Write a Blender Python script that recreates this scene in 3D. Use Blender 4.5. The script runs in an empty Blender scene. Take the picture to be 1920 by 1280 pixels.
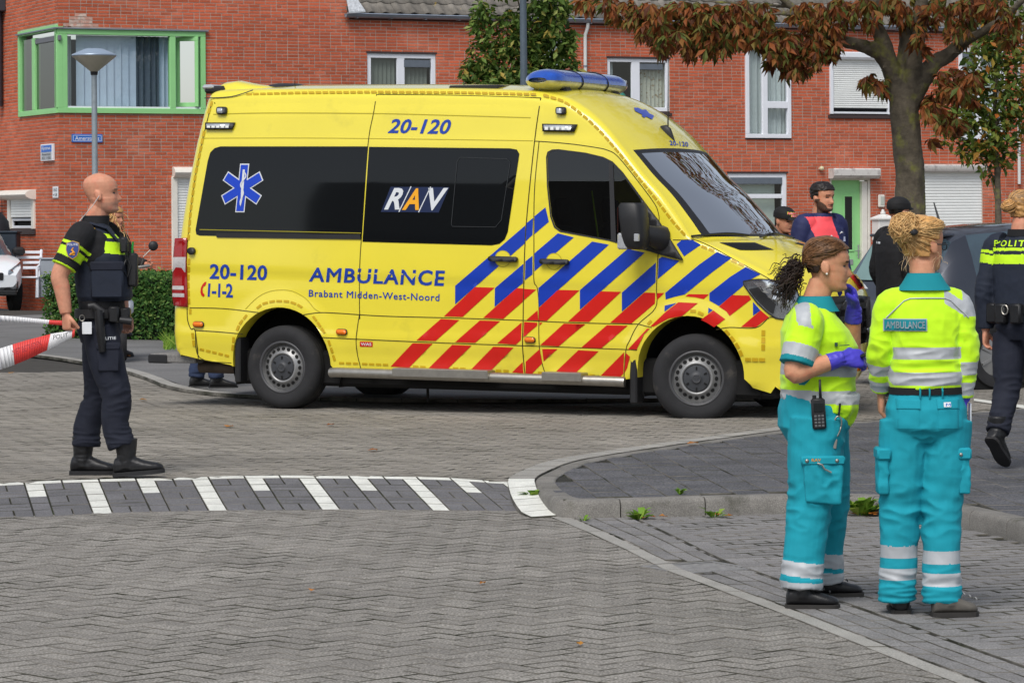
import bpy, bmesh, math, random
import numpy as np
from mathutils import Vector, Matrix, Quaternion, noise as mnoise
from mathutils.bvhtree import BVHTree
from mathutils.geometry import delaunay_2d_cdt
random.seed(7)
R = math.radians
scene = bpy.context.scene
C = scene.collection
# ---------------------------------------------------------------- camera
F, CX, HY, CH, RO = 6000.0, 960.0, 410.0, 1.70, 0.006
cam = bpy.data.cameras.new('camera'); camo = bpy.data.objects.new('camera', cam); C.objects.link(camo)
cam.sensor_width = 36.0; cam.lens = F/1920*36.0
cam.shift_y = -(640-HY)/1920.0
cam.clip_start = 0.5; cam.clip_end = 600
camo.matrix_world = Matrix(((math.cos(RO), math.sin(RO), 0, 0), (0, 0, -1, 0), (-math.sin(RO), math.cos(RO), 0, CH), (0, 0, 0, 1)))
scene.camera = camo
# ---------------------------------------------------------------- light: bright overcast
SUN_EL, SUN_AZ = R(52), R(200)        # azimuth measured clockwise from +Y
w = bpy.data.worlds.new('World'); scene.world = w; w.use_nodes = True
nt = w.node_tree; nt.nodes.clear()
sky = nt.nodes.new('ShaderNodeTexSky'); sky.sky_type = 'NISHITA'; sky.sun_disc = False
sky.sun_elevation = SUN_EL; sky.sun_rotation = SUN_AZ
sky.air_density = 1.0; sky.dust_density = 1.5; sky.ozone_density = 1.0
hs = nt.nodes.new('ShaderNodeHueSaturation'); hs.inputs['Saturation'].default_value = 0.5
bg = nt.nodes.new('ShaderNodeBackground'); bg.inputs[1].default_value = 0.095
wo = nt.nodes.new('ShaderNodeOutputWorld')
nt.links.new(sky.outputs[0], hs.inputs['Color']); nt.links.new(hs.outputs[0], bg.inputs[0]); nt.links.new(bg.outputs[0], wo.inputs[0])
sl = bpy.data.lights.new('sun', 'SUN'); sl.energy = 1.75; sl.angle = R(32); sl.color = (1.0, 0.965, 0.91)
so = bpy.data.objects.new('sun', sl); C.objects.link(so)
sd = Vector((math.sin(SUN_AZ)*math.cos(SUN_EL), math.cos(SUN_AZ)*math.cos(SUN_EL), math.sin(SUN_EL)))
so.rotation_euler = sd.to_track_quat('Z', 'Y').to_euler()
vs = scene.view_settings
vs.view_transform = 'Standard'; vs.look = 'None'; vs.exposure = 0.55; vs.gamma = 1.0; vs.use_curve_mapping = False
scene.render.engine = 'CYCLES'
# ---------------------------------------------------------------- where a measured point of the place lies
def ray(px, py):
    dx, dy = px-CX, py-HY
    return Vector(((dx-RO*dy)/F, 1.0, -(dy+RO*dx)/F))
CAM = Vector((0, 0, CH))
def AT(px, py, Y): return CAM + ray(px, py)*Y
def G(px, py, z=0.0):
    r = ray(px, py); return CAM + r*((z-CH)/r.z)
def PX(p):
    a, b = p.x/p.y*F, (CH-p.z)/p.y*F
    return (CX+a+RO*b, HY+b-RO*a)
# ---------------------------------------------------------------- materials
MATS = {}
def s2l(c):
    f = lambda v: v/12.92 if v <= 0.04045 else ((v+0.055)/1.055)**2.4
    return tuple(f(v/255.0) for v in c)
def mat(name, col, rough=0.6, metal=0.0, coat=0.0, var=0.0, vscale=8.0, isl=0.0, spk=0.0, spkscale=220.0, bump=0.0, bscale=120.0, spec=0.5, trans=0.0, ior=1.45, emit=None, patch=None, coord='pos', alpha=1.0, sheen=0.0, detail=4.0, wrinkle=0.0):
    """procedural surface: base colour, soft blotches (var), per-piece tone (isl), speckle (spk), second colour patches and fine relief"""
    if name in MATS: return MATS[name]
    m = bpy.data.materials.new(name); m.use_nodes = True; n = m.node_tree.nodes; l = m.node_tree.links
    b = n['Principled BSDF']
    b.inputs['Base Color'].default_value = (*col, 1); b.inputs['Roughness'].default_value = rough
    b.inputs['Metallic'].default_value = metal; b.inputs['Coat Weight'].default_value = coat; b.inputs['Coat Roughness'].default_value = 0.08
    b.inputs['Specular IOR Level'].default_value = spec; b.inputs['IOR'].default_value = ior
    b.inputs['Transmission Weight'].default_value = trans; b.inputs['Alpha'].default_value = alpha
    b.inputs['Sheen Weight'].default_value = sheen
    if emit: b.inputs['Emission Color'].default_value = (*emit[:3], 1); b.inputs['Emission Strength'].default_value = emit[3]
    if coord == 'pos': co = n.new('ShaderNodeNewGeometry').outputs['Position']
    else: co = n.new('ShaderNodeTexCoord').outputs['Object']
    val = None
    def chain(v):
        nonlocal val
        if val is None: val = v
        else:
            mm = n.new('ShaderNodeMath'); mm.operation = 'MULTIPLY'; l.new(val, mm.inputs[0]); l.new(v, mm.inputs[1]); val = mm.outputs[0]
    def rng(src, a, bb, lo=0.0, hi=1.0):
        mr = n.new('ShaderNodeMapRange'); l.new(src, mr.inputs[0]); mr.inputs[1].default_value = lo; mr.inputs[2].default_value = hi
        mr.inputs[3].default_value = a; mr.inputs[4].default_value = bb; return mr.outputs[0]
    def tex(scale, det=detail, rg=0.55):
        t = n.new('ShaderNodeTexNoise'); t.inputs['Scale'].default_value = scale; t.inputs['Detail'].default_value = det; t.inputs['Roughness'].default_value = rg
        l.new(co, t.inputs['Vector']); return t.outputs['Fac']
    if var: chain(rng(tex(vscale), 1-var, 1+var, 0.28, 0.72))
    if isl:
        g = n.new('ShaderNodeNewGeometry'); oi = n.new('ShaderNodeObjectInfo')
        ad = n.new('ShaderNodeMath'); ad.operation = 'ADD'; l.new(g.outputs['Random Per Island'], ad.inputs[0]); l.new(oi.outputs['Random'], ad.inputs[1])
        fr = n.new('ShaderNodeMath'); fr.operation = 'FRACT'; l.new(ad.outputs[0], fr.inputs[0])
        chain(rng(fr.outputs[0], 1-isl, 1+isl))
    if spk: chain(rng(tex(spkscale, 1.5, 0.5), 1-spk*0.6, 1+spk*1.6, 0.38, 0.72))
    src = None
    if patch:
        pc, psc, lo, hi = patch
        mx = n.new('ShaderNodeMix'); mx.data_type = 'RGBA'
        l.new(rng(tex(psc, 5.0, 0.62), 0, 1, lo, hi), mx.inputs['Factor'])
        mx.inputs['A'].default_value = (*col, 1); mx.inputs['B'].default_value = (*pc, 1); src = mx.outputs['Result']
    if val is not None:
        vm = n.new('ShaderNodeVectorMath'); vm.operation = 'SCALE'
        if src is not None: l.new(src, vm.inputs[0])
        else: vm.inputs[0].default_value = col
        l.new(val, vm.inputs['Scale']); src = vm.outputs[0]
    if src is not None: l.new(src, b.inputs['Base Color'])
    if bump:
        bp = n.new('ShaderNodeBump'); bp.inputs['Strength'].default_value = bump; bp.inputs['Distance'].default_value = 0.01
        l.new(tex(bscale), bp.inputs['Height']); l.new(bp.outputs[0], b.inputs['Normal'])
    if wrinkle:                                    # fine cloth creases
        t = n.new('ShaderNodeTexNoise'); t.noise_type = 'RIDGED_MULTIFRACTAL'; t.inputs['Scale'].default_value = 7.0; t.inputs['Detail'].default_value = 3.0; t.inputs['Roughness'].default_value = .45; t.inputs['Distortion'].default_value = .8; l.new(co, t.inputs['Vector'])
        b2 = n.new('ShaderNodeBump'); b2.inputs['Strength'].default_value = wrinkle; b2.inputs['Distance'].default_value = .02; l.new(t.outputs['Fac'], b2.inputs['Height'])
        if bump: l.new(bp.outputs[0], b2.inputs['Normal'])
        l.new(b2.outputs[0], b.inputs['Normal'])
    MATS[name] = m; return m
def glass_mat(name, tint=(0.75, 0.8, 0.8), refl=1.0, rough=0.0):
    """clear pane: see-through, with mirror-like reflection growing towards grazing view"""
    if name in MATS: return MATS[name]
    m = bpy.data.materials.new(name); m.use_nodes = True; n = m.node_tree.nodes; l = m.node_tree.links
    n.remove(n['Principled BSDF'])
    t = n.new('ShaderNodeBsdfTransparent'); t.inputs[0].default_value = (*tint, 1)
    g = n.new('ShaderNodeBsdfGlossy'); g.inputs['Roughness'].default_value = rough
    fr = n.new('ShaderNodeFresnel'); fr.inputs['IOR'].default_value = 1.5
    mu = n.new('ShaderNodeMath'); mu.operation = 'MULTIPLY'; mu.inputs[1].default_value = refl; mu.use_clamp = True; l.new(fr.outputs[0], mu.inputs[0])
    mx = n.new('ShaderNodeMixShader'); l.new(mu.outputs[0], mx.inputs[0]); l.new(t.outputs[0], mx.inputs[1]); l.new(g.outputs[0], mx.inputs[2])
    l.new(mx.outputs[0], n['Material Output'].inputs[0])
    MATS[name] = m; return m
def leaf_mat(name, stops, rough=.6):
    m = bpy.data.materials.new(name); m.use_nodes = True; n = m.node_tree.nodes; l = m.node_tree.links; b = n['Principled BSDF']; b.inputs['Roughness'].default_value = rough; b.inputs['Specular IOR Level'].default_value = .3
    g = n.new('ShaderNodeNewGeometry'); oi = n.new('ShaderNodeObjectInfo'); ad = n.new('ShaderNodeMath'); ad.operation = 'ADD'; fr = n.new('ShaderNodeMath'); fr.operation = 'FRACT'
    l.new(g.outputs['Random Per Island'], ad.inputs[0]); l.new(oi.outputs['Random'], ad.inputs[1]); l.new(ad.outputs[0], fr.inputs[0])
    r = n.new('ShaderNodeValToRGB'); el = r.color_ramp.elements
    while len(el) < len(stops): el.new(.5)
    for e, (p, c) in zip(el, stops): e.position = p; e.color = (*s2l(c), 1)
    l.new(fr.outputs[0], r.inputs[0]); l.new(r.outputs[0], b.inputs['Base Color'])
    tr = n.new('ShaderNodeBsdfTranslucent'); l.new(r.outputs[0], tr.inputs[0]); mx = n.new('ShaderNodeMixShader'); mx.inputs[0].default_value = .28
    l.new(b.outputs[0], mx.inputs[1]); l.new(tr.outputs[0], mx.inputs[2]); l.new(mx.outputs[0], n['Material Output'].inputs[0]); return m
# ---------------------------------------------------------------- object helpers
WM = {}
def tag(o, label=None, cat=None, group=None, kind=None):
    if label: o['label'] = label
    if cat: o['category'] = cat
    if group: o['group'] = group
    if kind: o['kind'] = kind
    return o
def thing(name, label, cat, loc=(0, 0, 0), M=None, group=None):
    o = bpy.data.objects.new(name, None); C.objects.link(o); o.empty_display_size = 0.1
    Mx = M if M is not None else Matrix.Translation(Vector(loc))
    o.matrix_world = Mx; WM[o.name] = Mx.copy()
    return tag(o, label, cat, group)
def link(name, me, parent=None, label=None, kind=None, M=None):
    """M: world matrix for vertices already local; default: vertices are in world space"""
    o = bpy.data.objects.new(name, me); C.objects.link(o)
    if parent is not None:
        o.parent = parent; pw = WM[parent.name]
        if M is None:
            inv = pw.inverted()
            if inv != Matrix.Identity(4): me.transform(inv)
            WM[o.name] = pw.copy()
        else:
            o.matrix_local = pw.inverted() @ M; WM[o.name] = M.copy()
    else:
        if M is not None: o.matrix_world = M
        WM[o.name] = M.copy() if M is not None else Matrix.Identity(4)
    if label: o['label'] = label
    if kind: o['kind'] = kind
    return o
TMP = bpy.data.scenes.new('tmp')
def eval_mesh(o):
    """evaluated copy of a temporary object's mesh, made in a side scene so that the main scene need not be re-evaluated"""
    TMP.collection.objects.link(o); vl = TMP.view_layers[0]; vl.update(); me = bpy.data.meshes.new_from_object(o.evaluated_get(vl.depsgraph))
    TMP.collection.objects.unlink(o); bpy.data.objects.remove(o); return me
class MB:
    """collects geometry for ONE mesh"""
    def __init__(s): s.v = []; s.f = []; s.m = []; s.cur = 0
    def add(s, vs, fs):
        b = len(s.v); s.v.extend([tuple(p) for p in vs])
        for f in fs: s.f.append([b+i for i in f]); s.m.append(s.cur)
        return s
    def box(s, lo, hi, M=None):
        x0, y0, z0 = lo; x1, y1, z1 = hi
        vs = [Vector(p) for p in ((x0,y0,z0),(x1,y0,z0),(x1,y1,z0),(x0,y1,z0),(x0,y0,z1),(x1,y0,z1),(x1,y1,z1),(x0,y1,z1))]
        if M is not None: vs = [M @ p for p in vs]
        return s.add(vs, [(0,3,2,1),(4,5,6,7),(0,1,5,4),(1,2,6,5),(2,3,7,6),(3,0,4,7)])
    def cbox(s, lo, hi, c=0.004, M=None):
        """box with chamfered vertical and top edges"""
        x0,y0,z0 = lo; x1,y1,z1 = hi
        def ring(i, z): return [(x0+i,y0,z),(x1-i,y0,z),(x1,y0+i,z),(x1,y1-i,z),(x1-i,y1,z),(x0+i,y1,z),(x0,y1-i,z),(x0,y0+i,z)]
        def inn(z): return [(x0+c,y0+c,z),(x1-c,y0+c,z),(x1-c,y0+c,z),(x1-c,y1-c,z),(x1-c,y1-c,z),(x0+c,y1-c,z),(x0+c,y1-c,z),(x0+c,y0+c,z)]
        rs = [inn(z0), ring(c, z0+c), ring(c, z1-c), inn(z1)]
        if M is not None: rs = [[M @ Vector(p) for p in r] for r in rs]
        return s.loft(rs, caps=True)
    def loft(s, rings, caps=True, closed=True):
        n = len(rings[0]); b = len(s.v)
        for r in rings: s.v.extend([tuple(p) for p in r])
        for i in range(len(rings)-1):
            for j in range(n if closed else n-1):
                k = (j+1) % n
                s.f.append([b+i*n+j, b+i*n+k, b+(i+1)*n+k, b+(i+1)*n+j]); s.m.append(s.cur)
        if caps:
            s.f.append([b+j for j in reversed(range(n))]); s.m.append(s.cur)
            s.f.append([b+(len(rings)-1)*n+j for j in range(n)]); s.m.append(s.cur)
        return s
    def tube(s, pts, rad, n=8, caps=True, flat=1.0, up=None):
        pts = [Vector(p) for p in pts]; rs = rad if isinstance(rad, (list, tuple)) else [rad]*len(pts)
        rings = []; prev = None
        for i, p in enumerate(pts):
            t = (pts[min(i+1, len(pts)-1)]-pts[max(i-1, 0)])
            if t.length < 1e-9: t = Vector((0,0,1))
            t.normalize()
            if prev is None:
                a = Vector(up) if up is not None else (Vector((0,0,1)) if abs(t.z) < 0.9 else Vector((1,0,0)))
                x = t.cross(a).normalized()
            else:
                x = (prev - t*prev.dot(t)); x = x.normalized() if x.length > 1e-6 else t.orthogonal().normalized()
            prev = x; y = x.cross(t)*flat
            rr = rs[i]; ra, rb = rr if isinstance(rr, (tuple, list)) else (rr, rr)
            rings.append([p + x*(math.cos(2*math.pi*k/n)*ra) + y*(math.sin(2*math.pi*k/n)*rb) for k in range(n)])
        return s.loft(rings, caps)
    def lathe(s, prof, M=None, n=32, axis='Z', caps=False):
        rings = []
        for r, h in prof:
            ring = []
            for k in range(n):
                a = 2*math.pi*k/n; c, d = r*math.cos(a), r*math.sin(a)
                p = Vector((c, d, h)) if axis == 'Z' else (Vector((c, h, d)) if axis == 'Y' else Vector((h, c, d)))
                ring.append(M @ p if M is not None else p)
            rings.append(ring)
        return s.loft(rings, caps)
    def ell(s, c, r, M=None, n=16, m=10):
        vs = []; fs = []
        for i in range(m+1):
            th = math.pi*i/m
            for j in range(n):
                a = 2*math.pi*j/n
                p = Vector((c[0]+r[0]*math.sin(th)*math.cos(a), c[1]+r[1]*math.sin(th)*math.sin(a), c[2]+r[2]*math.cos(th)))
                vs.append(M @ p if M is not None else p)
        for i in range(m):
            for j in range(n): fs.append((i*n+j, (i+1)*n+j, (i+1)*n+(j+1) % n, i*n+(j+1) % n))
        return s.add(vs, fs)
    def mesh(s, name, mats, smooth=False, fix=False):
        me = bpy.data.meshes.new(name); me.from_pydata(s.v, [], s.f)
        for m in (mats if isinstance(mats, (list, tuple)) else [mats]): me.materials.append(m)
        if max(s.m, default=0): me.polygons.foreach_set('material_index', s.m)
        if fix:
            bm = bmesh.new(); bm.from_mesh(me); bmesh.ops.remove_doubles(bm, verts=bm.verts, dist=1e-5); bmesh.ops.recalc_face_normals(bm, faces=bm.faces); bm.to_mesh(me); bm.free()
        if smooth:
            me.polygons.foreach_set('use_smooth', [True]*len(me.polygons))
            if smooth is not True: me.set_sharp_from_angle(angle=R(smooth))
        me.update(); return me
    def build(s, name, mats, parent=None, smooth=False, label=None, kind=None, M=None, fix=True):
        return link(name, s.mesh(name, mats, smooth, fix), parent, label, kind, M)
def copy_tree(o, M=None, parent=None):
    c = o.copy(); C.objects.link(c); c.parent = parent
    if M is not None: c.matrix_world = M; WM[c.name] = M.copy()
    for ch in list(o.children): copy_tree(ch, None, c)
    return c
def lerp(a, b, t): return a+(b-a)*t
def interp(pts, x):
    """piecewise linear through (x, y...) tuples sorted by x"""
    if x <= pts[0][0]: a, b = pts[0], pts[1]
    elif x >= pts[-1][0]: a, b = pts[-2], pts[-1]
    else:
        for a, b in zip(pts, pts[1:]):
            if a[0] <= x <= b[0]: break
    t = (x-a[0])/(b[0]-a[0]); t = max(-0.6, min(1.6, t))
    r = [lerp(p, q, t) for p, q in zip(a[1:], b[1:])]
    return r[0] if len(r) == 1 else r
def smooth_line(pts, n=8):
    """Catmull-Rom through points"""
    P = [Vector(p) for p in pts]; out = []
    for i in range(len(P)-1):
        p0, p1, p2, p3 = P[max(i-1,0)], P[i], P[i+1], P[min(i+2,len(P)-1)]
        for k in range(n):
            t = k/n
            out.append(0.5*((2*p1)+(p2-p0)*t+(2*p0-5*p1+4*p2-p3)*t*t+(3*p1-p0-3*p2+p3)*t**3))
    out.append(P[-1]); return out
def inside(poly, x, y):
    c = False; n = len(poly); j = n-1
    for i in range(n):
        xi, yi = poly[i][0], poly[i][1]; xj, yj = poly[j][0], poly[j][1]
        if (yi > y) != (yj > y) and x < (xj-xi)*(y-yi)/(yj-yi)+xi: c = not c
        j = i
    return c
# ================================================================ GROUND
ZP = 0.10                                   # level of the raised junction
M_brick = mat('paving_brick', s2l((129,125,119)), 0.9, isl=0.12, var=0.17, vscale=0.8, spk=0.55, spkscale=95, bump=0.5, bscale=190, spec=0.3)
M_brick2 = mat('parking_brick', s2l((124,122,121)), 0.9, isl=0.12, var=0.12, vscale=2.0, spk=0.33, spkscale=130, bump=0.5, bscale=190, spec=0.3)
M_far = mat('worn_brick', s2l((132,127,119)), 0.9, isl=0.13, var=0.18, vscale=0.6, spk=0.35, spkscale=110, bump=0.4, bscale=150, spec=0.3)
M_dark = mat('dark_paving_stone', s2l((104,103,105)), 0.85, isl=0.12, var=0.12, vscale=4, spk=0.3, spkscale=120, bump=0.5, bscale=190, spec=0.3)
M_white = mat('white_paving_stone', s2l((212,212,204)), 0.8, isl=0.05, var=0.12, vscale=9, spk=0.12, spkscale=130, bump=0.3, bscale=150)
M_tile = mat('pavement_tile', s2l((83,83,86)), 0.85, isl=0.12, var=0.2, vscale=3, spk=0.55, spkscale=75, bump=0.5, bscale=170, spec=0.35)
M_kerb = mat('kerb_concrete', s2l((118,115,110)), 0.9, isl=0.07, var=0.22, vscale=6, spk=0.25, spkscale=170, bump=0.6, bscale=140, patch=(s2l((62,62,48)), 4.0, 0.56, 0.75))
M_band = mat('concrete_band', s2l((150,147,141)), 0.9, isl=0.06, var=0.12, vscale=5, spk=0.25, spkscale=170, bump=0.5, bscale=150)
M_joint = mat('joint_sand', s2l((42,41,36)), 0.95, var=0.35, vscale=11, patch=(s2l((58,72,20)), 3.2, 0.54, 0.70), bump=0.6, bscale=60)
M_edge = mat('brick_edge_dirt', s2l((116,112,105)), .95, var=.25, vscale=9, patch=(s2l((52,52,40)), 1.9, .42, .62))
M_joint_far = mat('joint_sand_far', s2l((60,57,52)), 0.95, var=0.25, vscale=6, bump=0.4, bscale=60)
M_asph = mat('far_pavement', s2l((104,103,102)), 0.9, var=0.2, vscale=1.2, spk=0.3, spkscale=60, bump=0.4, bscale=80)
M_moss = mat('moss', s2l((86,104,28)), 1.0, var=0.4, vscale=40, bump=1.0, bscale=90)

BRICKMESH = {}
def brick_mesh(L, W, d, mt, ch=0.003):
    k = (round(L,4), round(W,4), mt.name, ch)
    if k not in BRICKMESH:
        b = MB(); x, y = L/2, W/2
        def r(i, z): return [(-x+i,-y+i,z),(x-i,-y+i,z),(x-i,y-i,z),(-x+i,y-i,z)]
        b.cur = 1; b.loft([r(0,-d), r(0,-ch), r(ch*.8,0)], caps=False); b.f.append([8,9,10,11]); b.m.append(0)
        BRICKMESH[k] = b.mesh('paving_brick', [mt, M_edge])
    return BRICKMESH[k]
def inview(p, m=30):
    if p.y < 1: return False
    a, b = PX(p); return -m < a < 1920+m and -m < b < 1280+m
def lay_rects(pieces, name, parent, mt, nind=300, joint=0.010, d=0.03, tilt=0.006, jz=0.0016, ch=0.003):
    """pieces: (x, y, z, angle, L, W): the ones that show largest become objects of their own"""
    vis = sorted([p for p in pieces if inview(Vector(p[:3]))], key=lambda p: p[1])
    ind = set(id(p) for p in vis[:nind])
    rnd = random.Random(3); b = MB()
    for p in pieces:
        x, y, z, a, L, W = p
        Mx = Matrix.Translation((x, y, z+rnd.uniform(-jz, jz))) @ Matrix.Rotation(a+rnd.uniform(-.012,.012), 4, 'Z') @ Matrix.Rotation(rnd.gauss(0, tilt), 4, 'X') @ Matrix.Rotation(rnd.gauss(0, tilt), 4, 'Y')
        me = brick_mesh(L-joint, W-joint, d, mt, ch)
        if id(p) in ind:
            link(name, me, parent, M=Mx)
        else:
            vs = [Mx @ v.co for v in me.vertices]; b.add(vs, [tuple(q.vertices) for q in me.polygons]); b.m[-len(me.polygons):] = [q.material_index for q in me.polygons]
    if b.v: b.build(name+'_field', [mt, M_edge], parent, kind='stuff', fix=False)
def quad_piece(b, q, gap, d, ch=0.0022, edge=1):
    q = [Vector(p) for p in q]; c = sum(q, Vector())/4
    def sh(g, dz):
        out = []
        for i, p in enumerate(q):
            e1 = (q[(i+1) % 4]-p); e0 = (q[i-1]-p)
            l1 = max(e1.length, 1e-6); l0 = max(e0.length, 1e-6)
            out.append(p+e1*(min(g/l1, .4))+e0*(min(g/l0, .4))+Vector((0,0,dz)))
        return out
    s = len(b.v); c_ = b.cur; b.cur = edge; b.loft([sh(gap/2, -d), sh(gap/2, -ch), sh(gap/2+ch*.8, 0)], caps=False); b.cur = c_
    b.f.append([s+8, s+9, s+10, s+11]); b.m.append(b.cur)
def lay_quads(quads, name, parent, mats, nind=300, gap=0.007, d=0.03):
    """quads: (corner list, material index, individual?)"""
    mats = mats if isinstance(mats, (list, tuple)) else [mats]
    vis = sorted([q for q in quads if any(inview(Vector(p)) for p in q[0])], key=lambda q: q[0][0][1])
    ind = set(id(q) for q in vis[:nind]); b = MB(); rnd = random.Random(5)
    for q in quads:
        o = Vector((0, 0, rnd.uniform(-.0012, .0012))); pts = [Vector(p)+o for p in q[0]]
        if id(q) in ind:
            bb = MB(); c = sum(pts, Vector())/4; quad_piece(bb, [p-c for p in pts], gap, d)
            link(name, bb.mesh(name, [mats[q[1]], M_edge], fix=False), parent, M=Matrix.Translation(c))
        else:
            b.cur = q[1]; quad_piece(b, pts, gap, d, edge=len(mats))
    if b.v: b.build(name+'_field', mats+[M_edge], parent, kind='stuff', fix=False)
def sheet(name, poly, z, mt, kind='structure', label=None):
    """flat sheet from an outline, big n-gon triangulated"""
    bm = bmesh.new(); vs = [bm.verts.new((p[0], p[1], z if len(p) < 3 or z is not None else p[2])) for p in poly]
    f = bm.faces.new(vs); bmesh.ops.triangulate(bm, faces=[f]); bmesh.ops.recalc_face_normals(bm, faces=bm.faces)
    if sum(q.normal.z for q in bm.faces) < 0: bmesh.ops.reverse_faces(bm, faces=bm.faces)
    me = bpy.data.meshes.new(name); bm.to_mesh(me); bm.free(); me.materials.append(mt)
    return link(name, me, None, label, kind)

ground = sheet('ground', [(-150,-80),(150,-80),(150,200),(-150,200)], -0.06, mat('ground_sand', s2l((120,116,110)), 0.95, var=0.2, vscale=0.7, bump=0.3, bscale=30))

# ---- key lines (measured, then laid on the ground)
top_px = [(-260,922),(-100,911),(0,905),(109,900),(219,897),(416,892.5),(480,890.5),(600,891),(760,892.5),(852,895.5),(944,902.5),(1001,905),(1100,910)]
bot_px = [(-260,986),(-100,976),(0,970),(103,967),(210,961),(394,957),(637,955),(813,956),(1035,959),(1160,962)]
def top_w(px): return G(px, interp(top_px, px), ZP)
def bot_w(px): return G(px, interp(bot_px, px), 0.0)
# ---- low road (foreground)
A_px = [(960,943),(1020,965),(1086,992),(1142,1015),(1202,1047),(1261,1076),(1348,1107),(1440,1141),(1600,1205),(1760,1268),(1900,1325),(2150,1440)]
B_px = [(1100,933),(1150,956),(1202,979),(1282,1016.6),(1348,1049),(1440,1082),(1530,1114),(1620,1145),(1720,1180),(1820,1217),(1920,1252),(2250,1370)]
C_px = [(1150,940),(1215,965),(1282,994),(1348,1025),(1440,1060),(1530,1091),(1640,1129),(1740,1163),(1840,1197),(1960,1238),(2250,1340)]
Aw = smooth_line([G(*p) for p in A_px], 10); Bw = smooth_line([G(*p) for p in B_px], 10); Cw = smooth_line([G(*p) for p in C_px], 10)
def resample(line, step):
    d = [0.0]
    for a, b in zip(line, line[1:]): d.append(d[-1]+(b-a).length)
    n = max(1, int(d[-1]/step)); out = []; j = 0
    for i in range(n+1):
        t = d[-1]*i/n
        while j < len(d)-2 and d[j+1] < t: j += 1
        out.append(line[j].lerp(line[j+1], (t-d[j])/max(d[j+1]-d[j], 1e-9)))
    return out
low_poly = [bot_w(x)+Vector((0,.09,0)) for x in range(-260, 1040, 40)] + [p+Vector((.10,.03,0)) for p in Aw if p.y < bot_w(1040).y+.1] + [Vector((4.5, 6.5, 0)), Vector((-6.5, 6.5, 0))]
road = sheet('road', [(-40,-20),(40,-20),(40,17.9)]+[(p.x, p.y) for p in reversed([bot_w(x) for x in range(-260, 1160, 20)])]+[(-40,19.0)], -0.010, M_joint)
pcs = []; rot = R(43); W_ = 0.105; cr, sr = math.cos(rot), math.sin(rot); lp2 = [(p.x, p.y) for p in low_poly]
for i in range(-190, 260):
    for j in range(-190, 260):
        v = (i-j) % 4
        if v not in (0, 2): continue
        if v == 0: lx, ly, a = (i+1)*W_, (j+.5)*W_, 0.0
        else: lx, ly, a = (i+.5)*W_, j*W_, math.pi/2
        x, y = lx*cr-ly*sr-0.8, lx*sr+ly*cr+12.0
        if not (6.5 < y < 19.6 and abs(x) < 0.19*y+0.9): continue
        if inside(lp2, x, y): pcs.append((x, y, 0.0, rot+a, 2*W_, W_))
lay_rects(pcs, 'paving_brick', road, M_brick, 300, ch=.0022)
# ---- flush concrete band, gutter rows, border row (curved lines of stones)
def rows_between(La, Lb, fr, step, mi, off=0.0):
    a = resample(La, 0.05); n = len(a); b = resample(Lb, 0.05); out = []
    L = sum((p-q).length for p, q in zip(a, a[1:])); k = int(L/step)
    pick = lambda l, t: l[0].lerp(l[0], 0) if t <= 0 else (l[-1] if t >= 1 else l[int(t*(len(l)-1))].lerp(l[min(int(t*(len(l)-1))+1, len(l)-1)], t*(len(l)-1)-int(t*(len(l)-1))))
    for i in range(k):
        t0, t1 = (i+off)/k, (i+1+off)/k
        q = [pick(a,t0).lerp(pick(b,t0), fr[0]), pick(a,t0).lerp(pick(b,t0), fr[1]), pick(a,t1).lerp(pick(b,t1), fr[1]), pick(a,t1).lerp(pick(b,t1), fr[0])]
        q = [p+Vector((0,0,.004)) for p in q]
        out.append((q, mi, True))
    return out
# match the three lines by depth so that cross joints run straight
def by_depth(line, ys):
    l = [(p.y, p.x) for p in line]; l.sort(); return [Vector((interp(l, y), y, 0)) for y in ys]
ys = [18.3-0.1*i for i in range(115)]
Aw2 = by_depth(Aw, [y for y in ys]); Bw2 = by_depth(Bw, [y for y in ys]); Cw2 = by_depth(Cw, ys)
gut = tag(sheet('gutter', [(p.x, p.y) for p in Aw2]+[(p.x, p.y) for p in reversed(Cw2)], -0.006, M_joint), kind='structure')
grate_c = G(1310, 1064)
gq = []
gq += rows_between(Aw2, Bw2, (0.0, 0.24), 0.95, 1)
for fr, off in (((0.26,0.51),0.0),((0.51,0.76),0.37),((0.76,0.985),0.2)):
    gq += rows_between(Aw2, Bw2, fr, 0.22, 0, off)
gq += rows_between(Bw2, Cw2, (0.10, 1.0), 0.205, 0, 0.5)
gq = [q for q in gq if q[1] == 1 or (sum(q[0], Vector())/4-grate_c).length > 0.27]
lay_quads(gq, 'gutter_stone', gut, [M_brick2, M_band], 300, gap=0.008)
# ---- parking strip on the right, running bond
park_poly = [(p.x-.09, p.y-.02) for p in Cw2] + [(6.2, Cw2[-1].y), (6.2, 19.5)]
parking = sheet('parking_strip', [(p.x, p.y) for p in Cw2] + [(6.2, Cw2[-1].y), (6.2, 19.5)], -0.0085, M_joint)
pcs = []; pa = R(18)
ca, sa = math.cos(pa), math.sin(pa)
for j in range(-60, 120):
    for i in range(-40, 40):
        lx = i*0.21+(0.105 if j % 2 else 0.0); ly = j*0.1055
        x, y = 2.0+lx*ca-ly*sa, 12.0+lx*sa+ly*ca
        if inside(park_poly, x, y) and y < 19.3: pcs.append((x, y, 0.0, pa, 0.21, 0.1055))
PARK = pcs
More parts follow.
